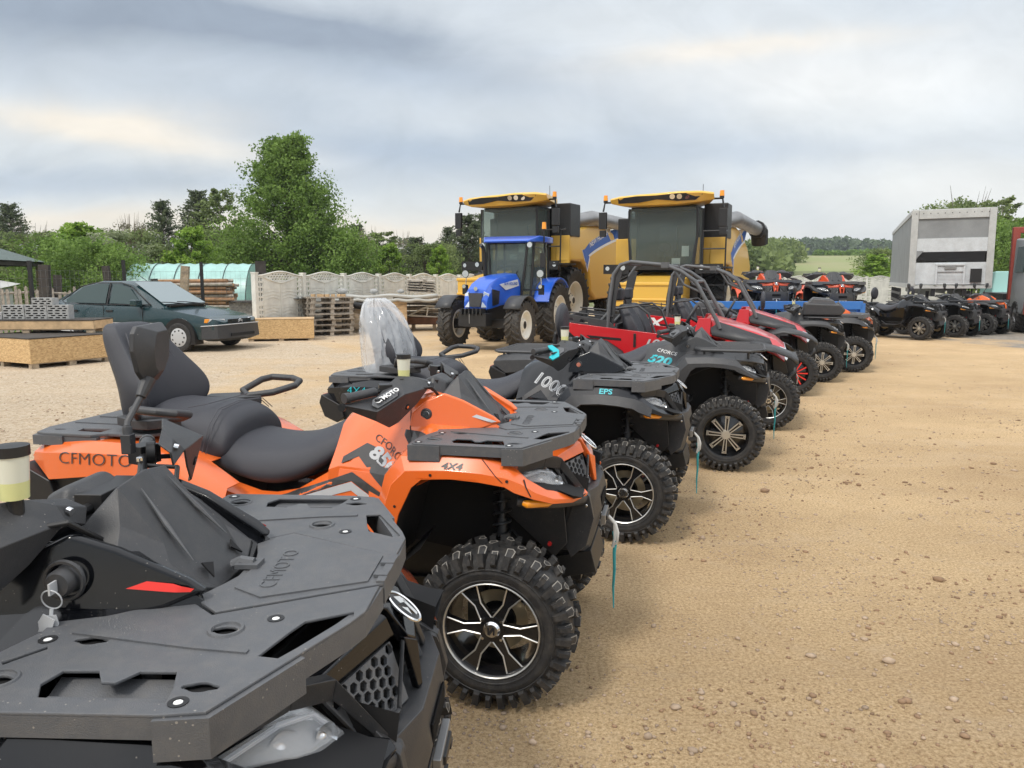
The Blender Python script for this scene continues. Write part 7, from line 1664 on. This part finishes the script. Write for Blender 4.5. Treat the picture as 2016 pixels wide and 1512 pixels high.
# ------------------------------------------------------------------ concrete fence
def panel():
    b = MB().use('fence_concrete'); W_ = 1.92; n = 16; hw = W_ / 2
    top = [(hw - 2 * hw * k / n, 1.82 + .16 * math.cos(math.pi * (hw - 2 * hw * k / n) / hw * .98) ** 1) for k in range(n + 1)]
    top = [(x, 1.80 + .12 * (.5 + .5 * math.cos(math.pi * x / hw * 1.0))) for x, _ in top]
    ol = [(-hw, 0), (hw, 0)] + top; holes = []
    for i in range(-5, 6):
        for j in range(4):
            x = i * .118 + (.059 if j % 2 else 0); z = 1.885 - j * .068
            lim = 1.80 + .12 * (.5 + .5 * math.cos(math.pi * x / hw)) - .045; low = 1.60 + .14 * (abs(x) / .6) ** 1.5
            if z < lim - .02 and z > low + .02 and abs(x) < .62: holes.append([(x - .048, z), (x, z - .036), (x + .048, z), (x, z + .036)])
    for s_ in (-1, 1):
        for x in (.775, .885):
            for z in (.12, .26, .40, .62, .76, .90, 1.12, 1.26, 1.40, 1.54, 1.68):
                x_ = s_ * x; holes.append([(x_ - .038, z - .042), (x_ + .038, z - .042), (x_ + .038, z + .042), (x_ - .038, z + .042)])
    vs, fs = plate_mesh([ol] + holes, -.02, .02, .003); b.add(vs, fs, Matrix.Rotation(R(90), 4, 'X'))
    cv = [(x, -.028, 1.60 + .15 * (abs(x) / .66) ** 1.5 - .02) for x in np.linspace(-.70, .70, 15)]; b.tube(cv, .018, 5)
    b.tube([(x, -.022, 1.785 + .12 * (.5 + .5 * math.cos(math.pi * x / hw))) for x in np.linspace(-hw, hw, 21)], .026, 5)
    for z in (.48, .95, 1.42): b.box((0, -.022, z), (1.4, .012, .014))
    b.box((0, -.024, .80), (.02, .014, 1.56)); b.box((-.71, -.024, .85), (.016, .012, 1.6)); b.box((.71, -.024, .85), (.016, .012, 1.6))
    for z0 in (.10, .56, 1.02):
        for s_ in (-1, 1):
            for k in range(3): b.tube([(s_ * .05, -.022, z0 + .08 + k * .10), (s_ * .35, -.024, z0 + .16 + k * .085), (s_ * .68, -.022, z0 + .08 + k * .10)], .010, 4)
    return b.mesh('fence_panel', 0)
def cfence(x0, y0, x1, y1, n, label, z=0):
    a = math.atan2(y1 - y0, x1 - x0); L = math.hypot(x1 - x0, y1 - y0); st = L / n; rt = root('concrete_fence', label, 'fence', (x0, y0, z), math.degrees(a))
    for k in range(n):
        sc = (st - .13) / 1.92; p = link('fence_panel', cached('panel', panel), rt, loc=(st * (k + .5), 0, 0)); p.scale = (sc, 1, 1)
    for k in range(n + 1): link('fence_post', cached('fpost', lambda: MB().use('fence_concrete').box((0, 0, .925), (.13, .14, 1.85)).box((0, 0, 1.86), (.15, .16, .04)).mesh('fence_post', 0)), rt, loc=(st * k, 0, 0))
cfence(-7.15, 21.5, .2, 38.8, 9, 'pale ornamental concrete panel fence running behind the wooden crates', 0)
cfence(16, 50.5, 44, 57, 14, 'ornamental concrete panel fence behind the lorry trailer on the right', 0)
# ------------------------------------------------------------------ picket and wire fences on the left
rt = root('picket_fence', 'weathered grey picket fence with dark posts at the left edge', 'fence', (-15.2, 19.8, 0), 24)
sl = random.Random(4)
for k in range(46):
    x = k * .13; h = 1.50 - k * .004 + sl.uniform(-.10, .10); b = MB().use('grey_wood').prism([(-.04, .25), (.04, .25), (.038, h - .05), (0, h), (-.036, h - .04)], 'y', -.012, .012); b.build('picket', rt, 0, loc=(x, 0, 0), rot=(0, sl.uniform(-.03, .03), 0))
b = MB().use('grey_wood').tube([(-.3, .05, 1.22), (2.5, .05, 1.34), (5.9, .05, 1.12)], .035, 6).tube([(-.3, .05, .62), (3, .05, .66), (5.9, .05, .56)], .035, 6); b.build('rail', rt, 40)
for k, (x, h) in enumerate(((.9, 1.95), (3.0, 1.8), (5.6, 1.7))): MB().use('dark_wood').box((0, 0, h / 2), (.20, .14, h)).build('fence_post', rt, 0, loc=(x, .12, 0), rot=(0, R([-2, 3, -4][k]), 0))
rt = root('wire_fence', 'dark posted wire mesh fence behind the green car', 'fence', (0, 0, 0), 0); wp = []
for px, Y, top in ((65, 18.6, 513), (248, 22.0, 512), (400, 22.4, 516), (-60, 17.5, 510)):
    x, y, z = at(px, Y, top); x = at(px, Y, z=1)[0]; wp.append((x, y, z)); MB().use('frame_black').box((0, 0, z / 2), (.075, .075, z)).build('fence_post', rt, 0, loc=(x, y, 0))
wp.sort(); b = MB().use('steel')
end = (-7.2, 21.7, 1.95); wp.append(end)
for a_, c_ in zip(wp[:-1], wp[1:]):
    for k in range(9): z = .3 + k * .2; b.tube([(a_[0], a_[1], z), (c_[0], c_[1], z)], .003, 3)
    n = int(math.hypot(c_[0] - a_[0], c_[1] - a_[1]) / .16)
    for k in range(n): t = k / n; b.tube([(a_[0] + (c_[0] - a_[0]) * t, a_[1] + (c_[1] - a_[1]) * t, .25), (a_[0] + (c_[0] - a_[0]) * t, a_[1] + (c_[1] - a_[1]) * t, 1.92)], .0022, 3)
b.build('wire_mesh', rt, 0)
for px, Y, top, w, ln, lab in ((222, 24, 523, .20, -4, 'charred leaning post beyond the roof of the green car'), (355, 24, 523, .24, 6, 'slanting brown plank post before the polytunnel'), (88, 20, 521, .26, 2, 'thick dark timber post under the shelter roof edge'), (516, 24, 514, .30, 0, 'dark stub post at the left end of the concrete fence')):
    x, y, z = at(px, Y, top); tag(MB().use('dark_wood' if px != 355 else 'old_wood').box((0, 0, z / 2), (w, .12, z)).build('timber_post', None, 0, loc=(at(px, Y, z=1)[0], y, 0), rot=(0, R(ln), 0)), lab, 'post', 'timber posts by the wire fence')
# polytunnel
mat('poly_film', (.30, .50, .46), .35, bump=.3, bscale=5, var=.12, vscale=2)
rt = root('polytunnel', 'turquoise film covered polytunnel behind the log pile', 'polytunnel', (-14.3, 29.5, 0), 4)
b = MB().use('poly_film'); rows = []
for k in range(23):
    x = k * .2; rows.append([(x, -1.45 * math.cos(math.pi * j / 16) , .55 + 1.72 * math.sin(math.pi * j / 16) * (1 + .012 * math.cos(k * 3.14))) for j in range(17)])
b.grid(rows); b.add([r for r in rows[0]], [tuple(range(17))]); b.add([r for r in rows[-1]], [tuple(range(17))]); b.box((2.2, -1.45, .28), (4.4, .02, .56)); b.build('film_cover', rt, 40)
for k in range(6): MB().use('frame_black').tube([(k * .88, -1.465 * math.cos(math.pi * j / 16), .55 + 1.74 * math.sin(math.pi * j / 16)) for j in range(17)], .014, 5).build('hoop', rt, 40)
# log pile
mat('log_bark', (.30, .17, .09), .9, var=.4, vscale=6); rt = root('log_pile', 'stack of long brown logs raised on supports before the polytunnel', 'log pile', (-10.9, 26.6, 0), 6)
for k in range(52):
    j = k // 7; i = k % 7; MB().use('log_bark' if k % 3 else 'grey_wood').cyl((-1.25 + sl.uniform(-.12, .12), 0, 0), (1.25 + sl.uniform(-.15, .15), sl.uniform(-.05, .05), sl.uniform(-.03, .03)), .062 + sl.uniform(-.012, .012), n=8).build('log', rt, 40, loc=(0, -.45 + i * .13 + (.06 if j % 2 else 0), .78 + j * .118))
MB().use('dark_wood').box((-.8, 0, .35), (.2, .9, .7)).box((.8, 0, .35), (.2, .9, .7)).build('support', rt, 0)
# shelter with shingle roof
mat('shingle', (.10, .13, .12), .8, var=.4, vscale=16, bump=.6, bscale=24)
rt = root('garden_shelter', 'open timber shelter with green grey shingle roof at the left edge', 'shelter', (-19.7, 25.5, 0), 12)
b = MB().use('shingle').loft([[(-3.2, -2.3, 2.30), (3.2, -2.3, 2.30), (3.2, 2.3, 2.30), (-3.2, 2.3, 2.30)], [(-.6, -.3, 3.35), (.6, -.3, 3.35), (.6, .3, 3.35), (-.6, .3, 3.35)]])
for k in range(9):
    t = k / 9; b.box((0, -2.3 + 2.0 * t - .01, 2.31 + 1.05 * t), (6.4 - 5.2 * t, .02, .03))
b.build('roof', rt, 0)
b = MB().use('dark_wood').box((0, -2.15, 2.22), (6.3, .12, .16)).box((0, 2.15, 2.22), (6.3, .12, .16)).box((3.05, 0, 2.22), (.12, 4.3, .16)).box((-3.05, 0, 2.22), (.12, 4.3, .16)); b.build('beam', rt, 0)
for x_, y_ in ((-3, -2.1), (0, -2.1), (3, -2.1), (-3, 2.1), (0, 2.1), (3, 2.1)): MB().use('old_wood').box((x_, y_, 1.07), (.15, .15, 2.14)).build('post', rt, 0)
b = MB().use('tarp_white'); b.grid([[(x_, y_, 1.55 + .12 * math.sin(x_ * 1.7) + .05 * y_) for x_ in np.linspace(-2.2, 2.2, 14)] for y_ in (-1.2, -.4, .4, 1.2)]); b.box((0, 0, .7), (4.0, 2.0, 1.4)); tag(b.build('covered_stack', None, 40, loc=(-17.2, 22.6, 0), rot=(0, 0, R(20))), 'pale sheeted stack under the shelter behind the picket fence', 'covered stack')
# ------------------------------------------------------------------ loose stones on the yard
mat('stone_tan', (.36, .27, .19), .9, var=.3, vscale=3); mat('clod', (.25, .16, .095), .95, var=.3, vscale=3)
def stones(name, n, ymax, size, seed, mt):
    rng = np.random.default_rng(seed); bm = bmesh.new(); bmesh.ops.create_icosphere(bm, subdivisions=1, radius=1); bv = np.array([v.co[:] for v in bm.verts]); bf = np.array([[v.index for v in f.verts] for f in bm.faces]); bm.free()
    n0 = n * 4; Yv = 1.0 + (ymax - 1.0) * rng.uniform(0, 1, n0) ** 1.25; Xv = Yv * rng.uniform(-.72, .72, n0)
    from mathutils import noise as NZ
    wt = np.array([NZ.noise(Vector((x * .9, y * .9, seed))) + .6 * NZ.noise(Vector((x * 3.1, y * 3.1, seed))) for x, y in zip(Xv, Yv)]); kp = np.argsort(-(wt + rng.uniform(0, .9, n0)))[:n]; Yv = Yv[kp]; Xv = Xv[kp]; s = size * np.exp(rng.normal(0, .5, n)); m = len(bv)
    sc = s[:, None, None] * rng.uniform(.6, 1.2, (n, 1, 3)) * np.array([1, 1, .6]); jit = 1 + rng.normal(0, .16, (n, m, 1)); V = bv[None] * sc * jit; a = rng.uniform(0, 6.28, n); c_, s_ = np.cos(a)[:, None], np.sin(a)[:, None]
    V = np.stack([V[..., 0] * c_ - V[..., 1] * s_, V[..., 0] * s_ + V[..., 1] * c_, V[..., 2]], -1) + np.stack([Xv, Yv, s * .22], 1)[:, None]
    Fc = (bf[None] + (np.arange(n) * m)[:, None, None]).reshape(-1, 3); me = bpy.data.meshes.new(name); me.vertices.add(n * m); me.vertices.foreach_set('co', V.ravel().astype(np.float32)); me.loops.add(len(Fc) * 3); me.loops.foreach_set('vertex_index', Fc.ravel().astype(np.int32)); me.polygons.add(len(Fc)); me.polygons.foreach_set('loop_start', np.arange(0, len(Fc) * 3, 3, dtype=np.int32))
    me.materials.append(M(mt)); me.update(calc_edges=True); return tag(link(name, me), 'loose ' + ('tan pebbles' if 'tan' in mt else 'brown clods') + ' scattered over the sandy yard', 'gravel', None, 'stuff')
stones('gravel', 14000, 12, .0042, 1, 'stone_tan'); stones('gravel', 5000, 10, .0065, 2, 'clod'); stones('gravel', 3000, 22, .008, 3, 'stone_tan')
mat('film', (.82, .85, .88), .12, coat=.8, alpha=.40, bump=.6, bscale=30)
def wrapfilm():
    rng = random.Random(2); b = MB().use('film'); rings = []
    from mathutils import noise as NZ
    for i in range(30):
        t = i / 29; z = .95 + .58 * t; xc = -1.93 - .12 * t * t; hw = .265 * math.sqrt(max(.004, 1 - max(0, (t - .25) / .78) ** 2.2)) + .02; th = .17 * math.sqrt(max(.004, 1 - max(0, (t - .2) / .83) ** 2)); ring = []
        for k in range(84):
            a = 2 * math.pi * k / 84; c0, s0 = math.cos(a), math.sin(a); v = Vector((c0 * 2.6 + s0 * z * 3, s0 * 2.6, z * 2.2)); rg = 1 - 2.2 * abs(NZ.noise(v)); rg2 = 1 - 2.4 * abs(NZ.noise(v * 2.7 + Vector((3, 1, 2))))
            m_ = 1 + .10 * rg + .05 * rg2; ring.append((xc + th * c0 * m_ + .05 * abs(s0), hw * s0 * (1 + .04 * rg + .03 * rg2), z + .012 * rg2))
        rings.append(ring)
    return b.loft(rings).mesh('plastic_film', 40)
W3 = link('plastic_film', wrapfilm(), None, loc=(A3.location.x, A3.location.y, 0), rot=(0, 0, R(-17))); tag(W3, 'clear crumpled plastic film wrapped round the backrest of the black 1000 quad', 'plastic film')
# ------------------------------------------------------------------ the vehicles behind the first four
def pw(wx, wy, h, lat=.6): a = R(h); return (wx - lat * math.sin(a), wy + lat * math.cos(a), h)
U1 = utv('red side-by-side with 1000 on its door, nearer one of the two caged vehicles', pw(2.86, 8.45, -18, .78))
U2 = utv('red side-by-side behind the other one, white EX lettering and red wheel spokes', pw(4.08, 11.0, -18, .78), 'R')
b = MB().use('white_decal').text('EX', .20, .004, Matrix.Translation((-2.30, -.695, .96)) @ Matrix.Rotation(R(90), 4, 'X') @ Matrix.Diagonal((1.5, 1, 1, 1)), .3, off=.006); b.build('door_lettering', U2, 0)
GQ = 'quad bikes parked in a row'
A7 = atv('quad_bike', 'black quad bike carrying a black box on its front rack, silver bar spoked wheels', pw(5.08, 12.5, -19), dict(paint='matte_black', nose='matte_black', rack='wire', wheel='B', back='box', grab=False, pseat=False, mirrors='both'), GQ)
b = MB().use('matte_black').prism([(-.34, 1.08), (.26, 1.08), (.34, 1.18), (.24, 1.27), (-.30, 1.29)], 'y', -.34, .34); q = root('luggage_box', 'black box with ribbed grey lid strapped on the front rack of the black quad', 'luggage box', (A7.location.x, A7.location.y, 0), -19); b.build('body', q, 35, bevel=.03, seg=3)
b = MB().use('rack_plastic').prism([(-.26, 1.27), (.20, 1.26), (.14, 1.34), (-.18, 1.36)], 'y', -.28, .28)
for y_ in (-.18, -.06, .06, .18): b.prism([(-.22, 1.33), (.14, 1.31), (.10, 1.36), (-.16, 1.38)], 'y', y_ - .02, y_ + .02)
b.build('lid', q, 35, bevel=.01)
A8 = atv('quad_bike', 'orange and black quad bike at the far end of the row, silver bar spoked wheels', pw(6.2, 13.85, -19), dict(paint='orange_paint', fender_mat='matte_black', flare=True, wheel='B', back='oval', grab=False, pseat=False), GQ)
F1 = atv('quad_bike', 'black quad bike with round backrest, left one of the three on the right', pw(11.3, 21.3, -52), dict(paint='gloss_black', nose='matte_black', rack='wire', wheel='B', back='oval', grab=False, pseat=False, mirrors='both'), 'quad bikes grouped on the right')
F2 = copy_tree(F1, loc=(*pw(12.85, 22.3, -54)[:2], 0), rz=-54, label='black quad bike with round backrest, middle one of the three on the right')
F3 = atv('quad_bike', 'orange quad bike at the right end of the group beside the crane lorry', pw(14.3, 23.3, -58), dict(paint='orange_paint', fender_mat='matte_black', wheel='B', back='none', grab=False, pseat=False, mirrors='both'), 'quad bikes grouped on the right')
P1 = atv('quad_bike', 'orange quad bike facing forwards on the blue trailer, left one', (5.72, 16.95, -96), dict(paint='red_orange_paint', fender_mat='matte_black', wheel='B', back='none', pseat=False, z=.62), 'orange quads on the blue trailer')
P2 = copy_tree(P1, loc=(7.15, 17.0, .58), rz=-93, label='orange quad bike facing forwards on the blue trailer, right one')
tractor(-.62, 18.75, -114)
C1 = combine(-.22, 23.3, -119, 'yellow combine harvester behind the blue tractor, left one'); C1.scale = (1.0, 1.0, 1.035)
C2 = combine(3.86, 20.3, -114, 'yellow combine harvester nearer the camera, right one with ladder by its cab'); C2.scale = (.95, .95, .965)

# ------------------------------------------------------------------ thin haze over the far hills
hm = bpy.data.materials.new('haze'); hm.use_nodes = True; t = hm.node_tree; t.nodes.clear(); hv = t.nodes.new('ShaderNodeVolumePrincipled'); ho = t.nodes.new('ShaderNodeOutputMaterial')
hv.inputs['Color'].default_value = (.80, .86, .92, 1); hv.inputs['Density'].default_value = .0004; hv.inputs['Anisotropy'].default_value = .2; t.links.new(hv.outputs[0], ho.inputs['Volume']); MATS['haze'] = hm
HZ = MB().use('haze').box((0, 600, 24), (2600, 1960, 52)).build('haze', None, 0); tag(HZ, None, None, kind='stuff'); S.cycles.volume_bounces = 0
